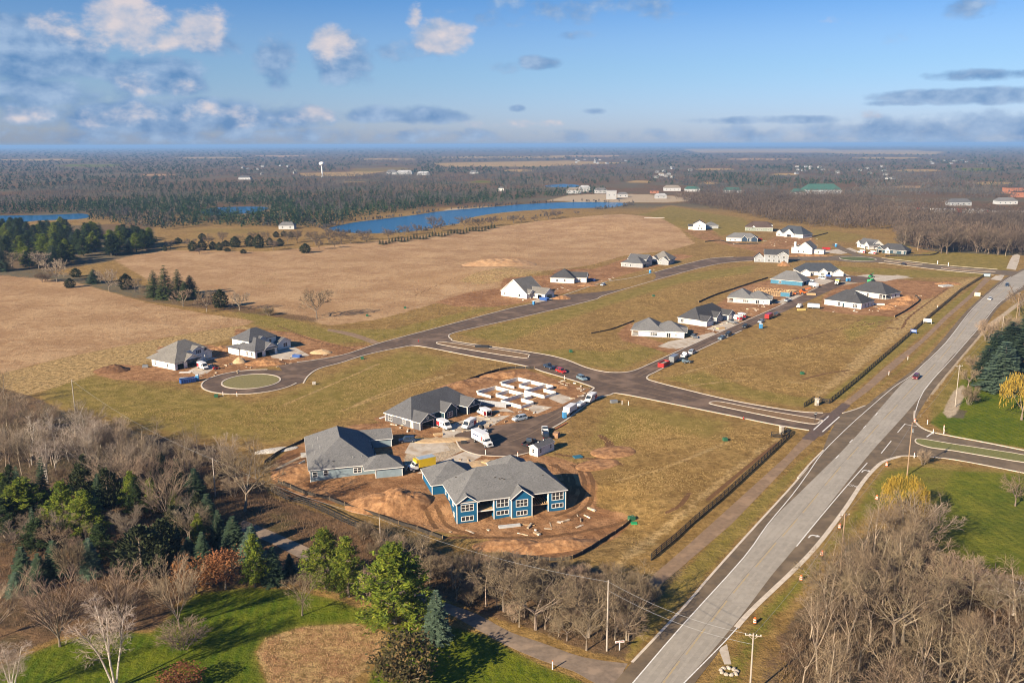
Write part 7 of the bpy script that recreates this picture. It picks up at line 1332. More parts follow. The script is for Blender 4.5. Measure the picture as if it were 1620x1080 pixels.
def proto(key):
    if key in TP: return TP[key]
    kind, var = key.rsplit('/', 1); var = int(var)
    st, tm, cm = dict(fdark=('foak', mat('dark_bark', (0.17, 0.125, 0.09), (0.11, 0.08, 0.058), 2, .95, rnd=.2), mat('dark_twigs', (0.135, 0.098, 0.070), (0.085, 0.062, 0.045), 1.2, .95, rnd=.2)), foak=('foak', BARK, TWIG), fgrey=('foak', BARK, TWIG_G), oak=('oak', BARK, TWIG), maple=('maple', BARK, TWIG_R), slim=('slim', BARK_L, TWIG), fork=('fork', BARK_L, TWIG), birch=('birch', BARK_P, TWIG_P), shrub=('shrub', BARK, TWIG), redshrub=('shrub', BARK, TWIG_R), grey=('maple', BARK, TWIG_G), pale=('fork', BARK_P, TWIG_P),
        pine=('pine', BARK, LEAFM['pine']), darkpine=('pine', BARK, LEAFM['darkpine']), spruce=('spruce', BARK, LEAFM['spruce']), bluespruce=('spruce', BARK, LEAFM['bluespruce']), juniper=('juniper', BARK, LEAFM['juniper']), rust=('leafy', BARK, LEAFM['rust']), bronze=('dense', BARK, LEAFM['bronze']), willow=('willow', BARK, LEAFM['willow']), arbor=('spruce', BARK, LEAFM['green']))[kind]
    g = bare(100 + var * 7, st) if st in ('oak', 'foak', 'maple', 'slim', 'fork', 'birch', 'shrub') else conifer(200 + var * 5, st)
    allv = np.concatenate([g[0][0], g[1][0]]); H_ = np.percentile(g[1][0][:, 2], 99.5); Wd = (np.percentile(g[1][0][:, 0], 98.5) - np.percentile(g[1][0][:, 0], 1.5) + np.percentile(g[1][0][:, 1], 98.5) - np.percentile(g[1][0][:, 1], 1.5)) / 2
    TP[key] = (np_mesh('trunk', *g[0], tm), np_mesh('crown', *g[1], cm), H_, Wd); return TP[key]
VARS = dict(fdark=2, foak=2, fgrey=2, oak=2, maple=2, slim=4, fork=3, birch=2, shrub=3, redshrub=2, grey=2, pale=2, pine=3, darkpine=2, spruce=3, bluespruce=2, juniper=2, rust=2, bronze=1, willow=2, arbor=2)
NAME = dict(fdark='bare_tree', foak='bare_tree', fgrey='bare_tree', oak='bare_tree', maple='bare_tree', slim='bare_tree', fork='bare_tree', grey='bare_tree', pale='bare_tree', birch='birch_tree', shrub='shrub', redshrub='shrub', pine='pine_tree', darkpine='pine_tree', spruce='spruce_tree', bluespruce='spruce_tree', juniper='juniper_tree', rust='oak_tree', bronze='bush', willow='willow_tree', arbor='arborvitae')
TREE_N = 0
def plant(kind, loc, h, label, w=None, group=None, yaw=None):
    global TREE_N
    TREE_N += 1; tm, cm, H_, W_ = proto('%s/%d' % (kind, rng.integers(0, VARS[kind])))
    o = empty(NAME[kind], loc, rng.uniform(0, 6.28) if yaw is None else yaw, label, 'shrub' if NAME[kind] in ('shrub', 'bush') else 'tree', group)
    sz = h / H_; sx = (w / W_) if w else sz * rng.uniform(.85, 1.15); o.scale = (sx, sx, sz)
    link('trunk', tm, o); link('crown', cm, o); return o
def tree(kind, px, pyb, pyt, label, wpx=None, group=None):
    b = G(px, pyb); h = height_at(b, pyt); D = math.sqrt(b.x ** 2 + b.y ** 2 + CAM_H ** 2); return plant(kind, b, h, label, wpx * D / FPX if wpx else None, group)
for a in (
 ('pine', 625, 985, 862, 'broad bright green pine at the lawn edge beside the grey driveway', 104), ('pine', 516, 930, 838, 'bright green pine left of the broad one, by the grey driveway', 66), ('pine', 552, 944, 850, 'slimmer green pine between the two broad pines', 44),
 ('bluespruce', 691, 1010, 935, 'small silvery blue spruce standing alone where lawn meets driveway', 40), ('bronze', 645, 1092, 1006, 'dark bronze bush at the bottom edge beside the reddish meadow bed', 88), ('pine', 41, 836, 758, 'dense green pine nearest the left edge above the spruces', 62), ('pine', 104, 840, 762, 'green pine second from the left edge', 46), ('pine', 137, 850, 776, 'leaning pale green pine third from the left edge', 46),
 ('juniper', 225, 908, 832, 'big loose grey green juniper in the middle of the left garden', 66), ('juniper', 258, 886, 822, 'dark juniper behind the big loose one', 46), ('bluespruce', 145, 911, 852, 'slender blue spruce in the left garden, taller of a pair', 30), ('spruce', 88, 913, 856, 'green spruce left of the slender blue one', 30), ('spruce', 64, 922, 876, 'small spruce between green and dark spruces at the left', 26), ('spruce', 38, 916, 866, 'dark spruce near the left edge of the garden', 30), ('bluespruce', 27, 940, 906, 'low blue spruce at the left edge of the garden', 24), ('spruce', 56, 938, 910, 'tiny green spruce in front of the dark spruces', 16),
 ('pine', 404, 928, 846, 'thin pale green pine at the lawn edge', 34), ('spruce', 433, 922, 866, 'spruce just right of the thin pale green pine', 32), ('spruce', 459, 908, 876, 'smallest spruce right of the thin pine', 18), ('spruce', 330, 834, 782, 'blue green spruce below the bare oak', 34), ('spruce', 371, 872, 818, 'dark spruce at the bend of the grey driveway', 38), ('bluespruce', 398, 884, 834, 'blue spruce beside the grey driveway bend', 34), ('spruce', 347, 856, 808, 'spruce between blue green and dark spruces', 26), ('spruce', 310, 792, 742, 'tall dark spruce behind the left garden', 36), ('spruce', 256, 752, 716, 'dark spruce among bare trees, left one', 30), ('spruce', 282, 768, 726, 'dark spruce among bare trees, right one', 32), ('spruce', 322, 892, 842, 'yellow green spruce in front of the driveway spruces', 28), ('spruce', 300, 890, 850, 'low dark spruce next to the yellow green one', 26), ('darkpine', 8, 850, 790, 'dark pine cut by the left edge', 44), ('darkpine', 60, 870, 822, 'dark pine below the green pines', 40), ('darkpine', 160, 885, 830, 'dark pine in the shaded middle of the left garden', 40), ('darkpine', 290, 845, 800, 'dark pine in the shade beside the pale grey tree', 34),
 ('maple', 95, 1022, 905, 'bare fan shaped maple standing on the lower left lawn', 94), ('maple', 190, 1006, 893, 'bare fan shaped maple behind the white birches', 84), ('maple', 285, 994, 884, 'bare reddish maple at the right of the maple row', 76), ('oak', 478, 973, 906, 'small round bare tree on the lawn left of the pines', 58), ('maple', -8, 1010, 904, 'bare maple cut by the left edge', 76), ('birch', 182, 1088, 948, 'clump of white birch stems at the bottom of the lawn', 70), ('birch', 22, 1100, 1016, 'white birch at the bottom left corner', 44), ('redshrub', 290, 1024, 990, 'low twiggy bush beside the dark shadow on the lawn', 66), ('rust', 290, 1092, 1054, 'rust coloured bush at the bottom edge of the lawn', 54), ('maple', 265, 826, 744, 'bare tan maple above the juniper', 66), ('grey', 297, 854, 798, 'pale grey bare tree right of the juniper', 48), ('oak', 387, 808, 712, 'large spreading bare oak left of the pale blue duplex', 106), ('rust', 231, 806, 776, 'rust leaved tree behind the juniper', 34), ('rust', 310, 938, 882, 'rust brown oak in front of the spruces', 62), ('rust', 357, 932, 868, 'thin rust leaved oak left of the thin pine', 52), ('shrub', 117, 918, 858, 'bare grey shrub between green and blue spruces', 42), ('grey', 210, 874, 826, 'bare reddish grey tree left of the big juniper', 40), ('oak', 84, 880, 830, 'bare tree between the left pines and spruces', 46), ('redshrub', 585, 950, 898, 'bush with dull red leaves between the two big pines', 26), ('grey', 25, 870, 826, 'pale bare bush at the left edge below the pines', 44),
 ('willow', 1428, 824, 752, 'golden yellow willow at the corner of the right lawn', 60), ('grey', 1462, 862, 796, 'dense pale grey bare tree at the thicket top', 74), ('oak', 1606, 800, 752, 'bare tree with pale trunk on the right lawn edge', 50), ('pale', 1602, 972, 902, 'pale silvery bush at the right edge of the thicket', 76), ('redshrub', 1525, 938, 890, 'rounded reddish shrub at the back of the right thicket', 92), ('redshrub', 1460, 735, 712, 'small brown shrub by the neighbouring driveway', 18),
 ('willow', 1616, 664, 590, 'yellow willow cut by the right edge beside the spruces', 56), ('bluespruce', 1584, 618, 542, 'broad blue spruce nearest the bright right lawn', 56), ('spruce', 1612, 606, 520, 'dark spruce behind the broad blue one at the right edge', 50), ('spruce', 1572, 580, 524, 'dark spruce left of the evergreen group', 40), ('spruce', 1596, 562, 510, 'dark spruce at the back of the evergreen group', 44), ('spruce', 1622, 560, 494, 'tallest dark spruce cut by the right edge', 46), ('spruce', 1560, 596, 550, 'small dark spruce at the front left of the evergreen group', 34),
 ('foak', 1531, 612, 578, 'small bare tree by the pale pole', 30), ('shrub', 1533, 640, 610, 'low bare shrub on the bright lawn edge', 22), ('shrub', 1545, 590, 562, 'bare shrub left of the evergreen group', 30), ('redshrub', 1562, 540, 505, 'bare brush behind the far pale pole', 30), ('foak', 1612, 500, 452, 'bare dark tree at the right edge up the road', 30), ('redshrub', 1600, 528, 500, 'brush at the right edge near the far brown pole', 30),
 ('foak', 501, 504, 457, 'lone bare tree at the corner of the two stubble fields', 46), ('arbor', 245, 470, 428, 'dense evergreen at the left of the field clump', 24), ('arbor', 263, 473, 421, 'tallest evergreen of the field clump', 28), ('arbor', 283, 467, 427, 'evergreen third in the field clump', 24), ('arbor', 302, 468, 436, 'evergreen at the right end of the field clump', 26), ('arbor', 293, 474, 446, 'low evergreen in front of the field clump', 20), ('spruce', 149, 448, 426, 'single spruce in the field hedgerow', 20), ('juniper', 200, 457, 433, 'dark juniper left of the field clump', 20), ('juniper', 349, 486, 458, 'green juniper right of the field clump', 22), ('juniper', 120, 438, 424, 'dark juniper at the left end of the hedgerow', 14), ('juniper', 111, 455, 440, 'small brown juniper in front of the hedgerow', 14),
 ('fgrey', 90, 446, 410, 'grey bare tree at the left end of the hedgerow', 36), ('fgrey', 173, 461, 426, 'grey bare tree beside the single spruce', 30), ('foak', 214, 462, 440, 'small bare tree left of the field clump', 24), ('foak', 290, 485, 458, 'bare tree in front of the field clump', 30), ('foak', 327, 493, 460, 'bare tree right of the field clump', 30), ('fgrey', 379, 491, 462, 'rounded grey bush at the right end of the hedgerow', 30), ('shrub', 425, 499, 485, 'low shrub near the lone tree', 18), ('shrub', 232, 468, 452, 'shrub beside the field clump', 20), ('foak', 20, 425, 392, 'bare tree against the dark conifers, left', 34), ('fgrey', 62, 425, 398, 'grey bush against the dark conifers', 30), ('shrub', 70, 446, 430, 'brown shrub at the stubble edge', 24),
): tree(*a)
for i, (x, yb, yt, w) in enumerate(((282, 385, 376, 11), (305, 397, 381, 13), (320, 396, 379, 14), (320, 379, 369, 11), (337, 394, 382, 11), (347, 396, 383, 10), (357, 390, 380, 12), (372, 391, 374, 16), (396, 390, 372, 15), (410, 392, 371, 16), (427, 388, 376, 11), (443, 389, 377, 12), (483, 400, 385, 16), (437, 375, 366, 9), (449, 374, 365, 9), (460, 375, 366, 9), (360, 398, 392, 9), (385, 401, 394, 9), (261, 397, 388, 6))):
    tree('juniper', x, yb, yt, 'small dark juniper scattered on the grass behind the tan field', w, 'junipers behind the tan field')
for x, yb in ((300, 392), (330, 388), (352, 385), (378, 384), (402, 384), (420, 384), (470, 380), (455, 385), (495, 378), (270, 392), (315, 402), (433, 396), (505, 395), (530, 392), (555, 386), (580, 384), (540, 378), (520, 374)):
    tree('fdark', x, yb, yb - 12 - (x * 7 % 9), 'low dark bare tree in the scrub behind the tan field', 15 + x % 7, 'scrub trees behind the tan field')
def in_px(poly, n, seed, ymax=None):
    r = np.random.default_rng(seed); P_ = np.array(ground_pts(poly)); lo, hi = P_.min(0), P_.max(0); out = []; k = 0
    while len(out) < n and k < 400:
        k += 1; q = r.uniform(lo, hi, (400, 2)); q = q[poly_sd(q, [tuple(p) for p in P_]) > 0]
        for p in q:
            if len(out) < n and all((p[0] - o[0]) ** 2 + (p[1] - o[1]) ** 2 > 2.2 for o in out[-60:]): out.append(p)
    return out
def wood(poly, n, kinds, hr, label, group, seed, wk=None):
    r = np.random.default_rng(seed + 50)
    for p in in_px(poly, n, seed):
        k = kinds[r.integers(0, len(kinds))]; h = r.uniform(*hr) * (.38 if 'shrub' in k else 1)
        lb, gp = label, group
        if 'shrub' in k: lb = label.replace('tree', 'shrub'); gp = group.replace('trees', 'shrubs')
        ad = dict(slim='tall slender ', fork='forking ', oak='spreading ', maple='fan shaped ', grey='greyish ', pale='pale limbed ', birch='white stemmed ', redshrub='reddish ', spruce='pointed ', darkpine='broad dark ', pine='greener ', juniper='bushy ', fdark='dark crowned ', shrub='low ')[k]
        if 'dark' in lb: ad = ad.replace('dark ', '')
        if ad.strip() not in lb: lb = ad + lb
        o = plant(k, (p[0], p[1], float(hg(*p))), h, lb, h * wk if wk else None, gp); o.rotation_euler = (r.normal(0, .05), r.normal(0, .05), o.rotation_euler.z)
wood([(0, 628), (60, 652), (130, 688), (230, 702), (330, 722), (410, 752), (425, 775), (370, 792), (300, 770), (200, 792), (60, 775), (-40, 745), (-60, 650)], 84, ['slim', 'slim', 'fork', 'slim', 'maple', 'shrub', 'redshrub', 'grey'], (9, 13), 'bare grey brown tree in the dense left thicket', 'bare trees of the left thicket', 21)
wood([(0, 780), (120, 775), (260, 790), (340, 830), (420, 870), (330, 905), (200, 900), (0, 905)], 28, ['spruce', 'darkpine', 'pine', 'juniper', 'pine'], (5.5, 10.5), 'dark evergreen tree filling the shaded left garden', 'evergreens filling the left garden', 61)
wood([(40, 715), (150, 700), (190, 735), (180, 785), (60, 775)], 12, ['birch', 'pale', 'pale'], (10.5, 13), 'pale stemmed bare tree standing out of the left thicket', 'pale bare trees of the left thicket', 22)
wood([(0, 780), (200, 790), (320, 800), (420, 850), (300, 900), (150, 880), (0, 860)], 22, ['fork', 'shrub', 'redshrub', 'oak', 'grey'], (5, 8.5), 'bare tree among the evergreens of the left garden', 'bare trees in the left garden', 23)
wood([(560, 862), (640, 884), (700, 918), (800, 942), (900, 948), (1000, 962), (1030, 975), (1010, 1005), (970, 1030), (880, 1010), (780, 972), (700, 940), (640, 912)], 50, ['fork', 'slim', 'oak', 'shrub', 'shrub', 'redshrub', 'shrub'], (5, 11), 'bare tan tree in the middle thicket between driveway and soil bank', 'bare trees of the middle thicket', 24)
wood([(520, 835), (600, 850), (690, 872), (800, 893), (900, 900), (1000, 918), (1040, 940), (1020, 960), (900, 950), (800, 942), (700, 918), (640, 884)], 60, ['shrub', 'redshrub', 'shrub'], (6, 10), 'bare tan tree at the foot of the soil bank', 'bare trees at the foot of the soil bank', 64)
wood([(700, 945), (790, 985), (880, 1022), (975, 1036), (1000, 1010), (900, 1000), (790, 960)], 8, ['slim', 'fork', 'oak'], (6, 11), 'bare tree with sunlit trunk right along the grey driveway', 'sunlit trunks along the grey driveway', 25)
wood([(1232, 1120), (1240, 1020), (1290, 950), (1340, 890), (1385, 862), (1440, 858), (1490, 915), (1560, 948), (1640, 985), (1720, 1040), (1800, 1230), (1600, 1260), (1300, 1240)], 78, ['slim', 'fork', 'fork', 'slim', 'oak', 'shrub'], (9, 15), 'bare tree in the big right thicket by the main road', 'bare trees of the right thicket', 26)
wood([(1240, 1060), (1300, 960), (1360, 880), (1420, 870), (1420, 960), (1330, 1080)], 14, ['fork', 'slim', 'fork'], (10, 14.5), 'taller bare tree at the road side of the right thicket', 'taller trees at the road side of the right thicket', 27)
wood([(-10, 432), (60, 426), (120, 416), (172, 410), (238, 396), (242, 384), (170, 374), (60, 364), (-40, 370)], 125, ['darkpine', 'darkpine', 'spruce', 'pine'], (11, 16.5), 'dark conifer tree in the wood beyond the left stubble field', 'dark conifers beyond the left stubble field', 28, .75)
wood([(1420, 392), (1470, 400), (1590, 406), (1620, 404), (1640, 396), (1500, 388), (1425, 378)], 60, ['fdark', 'fdark', 'fdark', 'slim'], (12, 19), 'bare trunk at the front of the far right wood', 'trunks along the edge of the far right wood', 29)
for i in range(38):
    x = 601 + 4.9 * i; y = 386.5 - .135 * (x - 601) + 1.5 * math.sin(i); tree('arbor', x, y, y - 7.5 - 1.5 * math.sin(i * 2.3), 'small evergreen in the planted row along the tan field', 5, 'planted evergreen row')
for x, yb, yt, w in ((687, 367, 341, 30), (735, 362, 342, 26), (778, 358, 340, 24), (812, 353, 338, 22), (868, 347, 331, 24), (880, 345, 330, 22), (615, 378, 360, 24), (575, 380, 362, 26), (540, 386, 364, 28), (640, 372, 356, 22), (660, 370, 352, 18), (912, 340, 332, 12), (500, 388, 366, 26), (520, 384, 362, 24), (470, 384, 364, 22), (845, 350, 341, 14), (825, 352, 344, 12), (757, 360, 345, 18)):
    tree('fdark', x, yb, yt, 'bare round tree on the near shore of the quarry lake', w, 'bare trees by the quarry lake')
# ------------------------------------------------------------------ far woods, brush and tall grass: what nobody could count
FRONT = np.array([(-400, 352), (150, 350), (250, 364), (330, 357), (440, 361), (530, 362), (545, 352), (600, 340), (700, 328), (800, 319), (860, 312), (930, 308), (1000, 306), (1060, 311), (1080, 322), (1120, 330), (1180, 343), (1230, 354), (1300, 361), (1412, 366), (1421, 384), (1470, 398), (1600, 404), (1990, 405)], float)
GAPS = [ground_pts(p) for p in [q for q, t in FIELD_PX] + list(([(-60, 340), (142, 338), (142, 350), (-60, 352)], [(315, 334), (350, 326), (428, 326), (428, 338), (370, 341)], [(860, 298), (890, 289), (918, 291), (910, 298)], [(1375, 311), (1440, 311), (1520, 312), (1512, 330), (1400, 328), (1375, 320)], [(1230, 301), (1340, 296), (1340, 306), (1230, 309)], [(1430, 331), (1660, 333), (1660, 345), (1430, 339)], [(555, 264), (660, 263), (665, 270), (550, 273)], [(470, 272), (620, 269), (620, 275), (560, 280), (470, 280)], [(690, 257), (960, 253), (1000, 259), (850, 265), (700, 265)], [(1080, 235), (1500, 235), (1500, 245), (1100, 244)], [(960, 296), (1100, 298), (1100, 314), (960, 312)], [(1500, 318), (1640, 316), (1640, 334), (1500, 332)], [(285, 361), (440, 360), (445, 372), (285, 372)], [(1160, 296), (1220, 296), (1220, 304), (1160, 304)], [(700, 242), (900, 242), (900, 247), (700, 247)]))]
GREENZ = [(ground_pts(p), k) for p, k in (([(-100, 234), (520, 233.5), (430, 262), (200, 270), (-100, 274)], .72), ([(140, 284), (440, 284), (450, 300), (300, 304), (140, 300)], .85), ([(-100, 278), (90, 280), (90, 303), (-100, 305)], .8), ([(545, 296), (700, 290), (900, 284), (920, 300), (700, 322), (545, 330)], .5), ([(690, 264), (870, 262), (870, 270), (690, 272)], .9), ([(380, 262), (560, 258), (560, 272), (380, 276)], .5), ([(900, 266), (1110, 268), (1100, 292), (900, 290)], .3), ([(600, 270), (680, 268), (690, 276), (600, 277)], .9), ([(1290, 262), (1400, 262), (1400, 284), (1290, 284)], .35), ([(470, 318), (545, 310), (545, 345), (470, 345)], .55), ([(1080, 240), (1220, 241), (1220, 247), (1080, 247)], .8))]
rw = np.random.default_rng(77); pts = []
y = 404.0
while y > 231.5:
    D = CAM_H * FPX / (y - HOR); lat = max(6.2, .0046 * D); th = np.arange(-.60, .60, lat / D) + rw.uniform(0, lat / D); DD = D * (1 + rw.normal(0, .25 * 1.4 / (y - HOR) + .004, len(th))); th = th + rw.normal(0, .35 * lat / D, len(th)); pts.append(np.stack([DD * np.sin(th), DD * np.cos(th), np.full(len(th), max(1.0, D / 1450))], 1)); y -= 1.3 if y > 300 else 1.15
pts = np.concatenate(pts); fz = pts[:, 1] * math.cos(PITCH) + CAM_H * math.sin(PITCH); uy = pts[:, 1] * math.sin(PITCH) - CAM_H * math.cos(PITCH); sxp = FPX * pts[:, 0] / fz; syp = -FPX * uy / fz; pxx, pyy = 810 + sxp + syp * ROLL, 540 + syp - sxp * ROLL
keep = pyy < np.interp(pxx, FRONT[:, 0], FRONT[:, 1])
for gp in GAPS: keep &= ~(poly_sd(pts[:, :2], gp) > 0)
lp = np.array(ground_pts(LAKE)); keep &= ~(poly_sd(pts[:, :2], [tuple(p) for p in lp]) > -8)
cl = np.array([MN.fractal(Vector((p[0] * .0022, p[1] * .0011, 2.0)), 1.0, 2.0, 3) for p in pts]); cl2 = np.array([MN.noise(Vector((p[0] * .006, p[1] * .0025, 9.0))) for p in pts])
keep &= ~((cl2 > .26) & (pts[:, 2] > 1.2)) & ~((rw.uniform(0, 1, len(pts)) < .16))
pts, cl, cl2, pxx, pyy = pts[keep], cl[keep], cl2[keep], pxx[keep], pyy[keep]; rwood = (pxx > 1070) & (pyy > 316)
pg = np.clip(.36 + cl * 1.6, 0.02, .95)
for gp, k in GREENZ: pg = np.where(poly_sd(pts[:, :2], gp) > 0, k, pg)
isg = (rw.uniform(0, 1, len(pts)) < pg) & ~rwood
def clumps(P_, K, hr, green, r):
    n = len(P_); h = r.uniform(*hr, n); s = P_[:, 2]; w = (h * (.24 if green else .33)) * s ** .9
    u = rand_dirs(n * K, r).reshape(n, K, 3) * (r.uniform(0.25, 1, (n, K, 1)) ** .5)
    if green: u[:, :, 2] = np.abs(u[:, :, 2]) * 1.0; cz = .08 + .92 * np.abs(u[:, :, 2]); taper = (1.12 - cz)[:, :, None]; C = np.concatenate([u[:, :, :2] * taper * w[:, None, None] * 1.3, (cz * h[:, None])[:, :, None]], 2)
    else: C = np.concatenate([u[:, :, :2] * w[:, None, None], ((.52 + .48 * u[:, :, 2]) * h[:, None])[:, :, None]], 2)
    C[:, :, :2] += P_[:, None, :2]; C[:, :, 2] += hg(P_[:, 0], P_[:, 1])[:, None]
    sz = (.95 if green else .80) * (s ** .8)[:, None, None] * r.uniform(.6, 1.3, (n, K, 1)); d1 = rand_dirs(n * K, r).reshape(n, K, 3); d2 = rand_dirs(n * K, r).reshape(n, K, 3)
    if not green: d1[:, :, 2] = np.abs(d1[:, :, 2]) + .9; d1 *= 1.25; d2 *= .42
    V_ = np.stack([C - d1 * sz, C + d1 * sz * .6 + d2 * sz, C + d1 * sz * .6 - d2 * sz], 2).reshape(-1, 3); return V_, np.arange(len(V_)).reshape(-1, 3)
def far_mat(name, a, b_, c, sc_=.02):
    m, b = new_mat(name); g = X.t.nodes.new('ShaderNodeNewGeometry'); n = xnoise(g.outputs['Position'], sc_, 4.0, .65); n2 = xnoise(g.outputs['Position'], .004, 3.0, .6); n3 = xnoise(g.outputs['Position'], .12, 2.0)
    col = xmix(n.smooth(.35, .65), a, b_); col = xmix(n2.smooth(.48, .66) * .8, col, c); col = xmix(n3.smooth(.5, .75) * .4, col, tuple(v * .5 for v in a)); X.t.links.new(col.v, b.inputs['Base Color']); b.inputs['Roughness'].default_value = 1.0; b.inputs['Specular IOR Level'].default_value = 0.05; return m
FB = far_mat('far_bare_wood', (0.048, 0.048, 0.050), (0.102, 0.094, 0.090), (0.150, 0.120, 0.090)); FG = far_mat('far_evergreen', (0.016, 0.032, 0.020), (0.036, 0.060, 0.022), (0.013, 0.026, 0.020), .03)  # low, cool tones: cloud shadow is put into the far wood colours
nearm = pts[:, 2] <= 1.05
FW = far_mat('dark_far_wood', (0.058, 0.046, 0.040), (0.105, 0.080, 0.062), (0.125, 0.090, 0.066), .05)
V1, F1 = clumps(pts[rwood], 60, (13, 19), False, rw); tag(link('dark_woodland', np_mesh('dark_woodland', V1, F1, FW)), 'dark bare wood behind the far houses and along the far right', 'woods', kind='stuff')
isg, nearm, pts = isg[~rwood], nearm[~rwood], pts[~rwood]
V1, F1 = clumps(pts[~isg & nearm], 44, (9, 15), False, rw); V2, F2 = clumps(pts[~isg & ~nearm], 24, (9, 14), False, rw); tag(link('woodland', np_mesh('woodland', np.concatenate([V1, V2]), np.concatenate([F1, F2 + len(V1)]), FB)), 'grey brown bare woods covering the plain out to the horizon', 'woods', kind='stuff')
V1, F1 = clumps(pts[isg & nearm], 34, (9, 17), True, rw); V2, F2 = clumps(pts[isg & ~nearm], 20, (8, 13), True, rw); tag(link('evergreen_woodland', np_mesh('evergreen_woodland', np.concatenate([V1, V2]), np.concatenate([F1, F2 + len(V1)]), FG)), 'dark green conifer patches scattered through the far woods', 'woods', kind='stuff')
print('FAR', len(pts), nearm.sum(), isg.sum())
def tufts(name, poly, n, hr, w, m, label, seed, cat, patchy=False):
    r = np.random.default_rng(seed); P_ = np.array(ground_pts(poly)); lo, hi = P_.min(0), P_.max(0); out = np.zeros((0, 2)); tp = [tuple(p) for p in P_]
    while len(out) < n:
        q = r.uniform(lo, hi, (n, 2)); sd = poly_sd(q, tp)
        ok = sd > r.uniform(-.5, 14.0 if patchy else 2.0, n)
        if patchy: ok &= np.array([MN.fractal(Vector((p[0] * .045, p[1] * .045, seed)), 1.0, 2.0, 4) + .5 * MN.noise(Vector((p[0] * .3, p[1] * .3, 1.0))) for p in q]) > r.uniform(-.35, .55, n)
        out = np.concatenate([out, q[ok]])
    out = out[:n]; z = hg(out[:, 0], out[:, 1]); az = r.uniform(0, 6.283, n); h = r.uniform(*hr, n); u = np.stack([np.cos(az), np.sin(az), np.zeros(n)], 1) * w; C = np.stack([out[:, 0], out[:, 1], z], 1); tip = C + np.stack([r.normal(0, .35, n) * h, r.normal(0, .35, n) * h, h], 1)
    V_ = np.stack([C - u, C + u, tip], 1).reshape(-1, 3); return tag(link(name, np_mesh(name, V_, np.arange(3 * n).reshape(-1, 3), m)), label, cat, kind='stuff')
STRAW = mat('dry_straw', (0.40, 0.275, 0.110), (0.24, 0.160, 0.058), 1.2, .95, trans=.2); STRAWR = mat('red_brown_stems', (0.42, 0.255, 0.135), (0.25, 0.145, 0.075), 1.0, .95, trans=.15); BRUSH = mat('brush_stems', (0.170, 0.112, 0.070), (0.085, 0.056, 0.036), 1.0, .95, trans=.1)
tufts('tall_grass', [(405, 1030), (420, 1010), (470, 990), (560, 985), (618, 1000), (600, 1035), (560, 1080), (540, 1130), (440, 1130), (418, 1068)], 2600, (.10, .35), .07, STRAWR, 'reddish dry meadow bed on the lower lawn', 31, 'dry grass')
for i, (poly, n, lb) in enumerate((([(100, 640), (300, 640), (480, 622), (640, 560), (720, 575), (690, 620), (600, 655), (480, 690), (440, 705), (250, 680)], 26000, 'dry grass clumps on the open lots left of the charcoal duplex'), ([(960, 640), (1120, 665), (1225, 688), (1150, 755), (1040, 845), (1000, 880), (960, 860), (1000, 820), (950, 780), (940, 700)], 24000, 'dry grass clumps on the corner lot right of the bright blue duplex'), ([(1040, 597), (1200, 530), (1300, 505), (1420, 510), (1490, 455), (1545, 440), (1300, 632), (1240, 640), (1100, 610)], 20000, 'dry grass clumps on the big open lot'), ([(740, 530), (960, 475), (1180, 425), (1190, 440), (1080, 480), (960, 520), (1000, 545), (1000, 575), (860, 552)], 16000, 'dry grass clumps on the long middle block'))):
    tufts('dry_grass', poly, int(n * .45), (.06, .26), .15, STRAW, lb, 41 + i, 'dry grass', True)
tufts('undergrowth', [(-40, 630), (120, 690), (330, 722), (420, 760), (560, 835), (700, 880), (900, 897), (1025, 930), (1005, 1000), (980, 1036), (860, 1000), (700, 940), (560, 890), (420, 830), (370, 900), (240, 985), (100, 990), (-60, 1000)], 30000, (.3, 1.3), .05, BRUSH, 'brown brush and leaf litter under the left and middle thickets', 35, 'undergrowth')
tufts('undergrowth', [(1215, 1150), (1235, 1030), (1290, 940), (1340, 875), (1390, 850), (1460, 852), (1500, 893), (1560, 915), (1720, 945), (1800, 1200), (1300, 1250)], 26000, (.3, 1.6), .05, BRUSH, 'brown brush filling the right thicket', 36, 'undergrowth')
lk = spline(ground_pts(LAKE), 10, True); r_ = np.random.default_rng(8); bp = []
for i in range(len(lk)):
    a_, c_ = lk[i - 1], lk[(i + 1) % len(lk)]; d_ = (c_ - a_) / np.linalg.norm(c_ - a_); n_ = np.array([d_[1], -d_[0]])
    if poly_sd((lk[i] + n_ * 3)[None], [tuple(q) for q in lk])[0] > 0: n_ = -n_
    for k in range(int(np.linalg.norm(c_ - a_) / 5)):
        if MN.noise(Vector((lk[i][0] * .02, lk[i][1] * .02, 5))) > -.25: bp.append([*(lk[i] + n_ * r_.uniform(1, 12) + d_ * r_.uniform(-12, 12)), 1.0])
V1, F1 = clumps(np.array(bp), 18, (1.5, 5.0), False, r_); tag(link('shore_brush', np_mesh('shore_brush', V1, F1, FB)), 'brown brush lining the banks of the quarry lake', 'brush', kind='stuff')
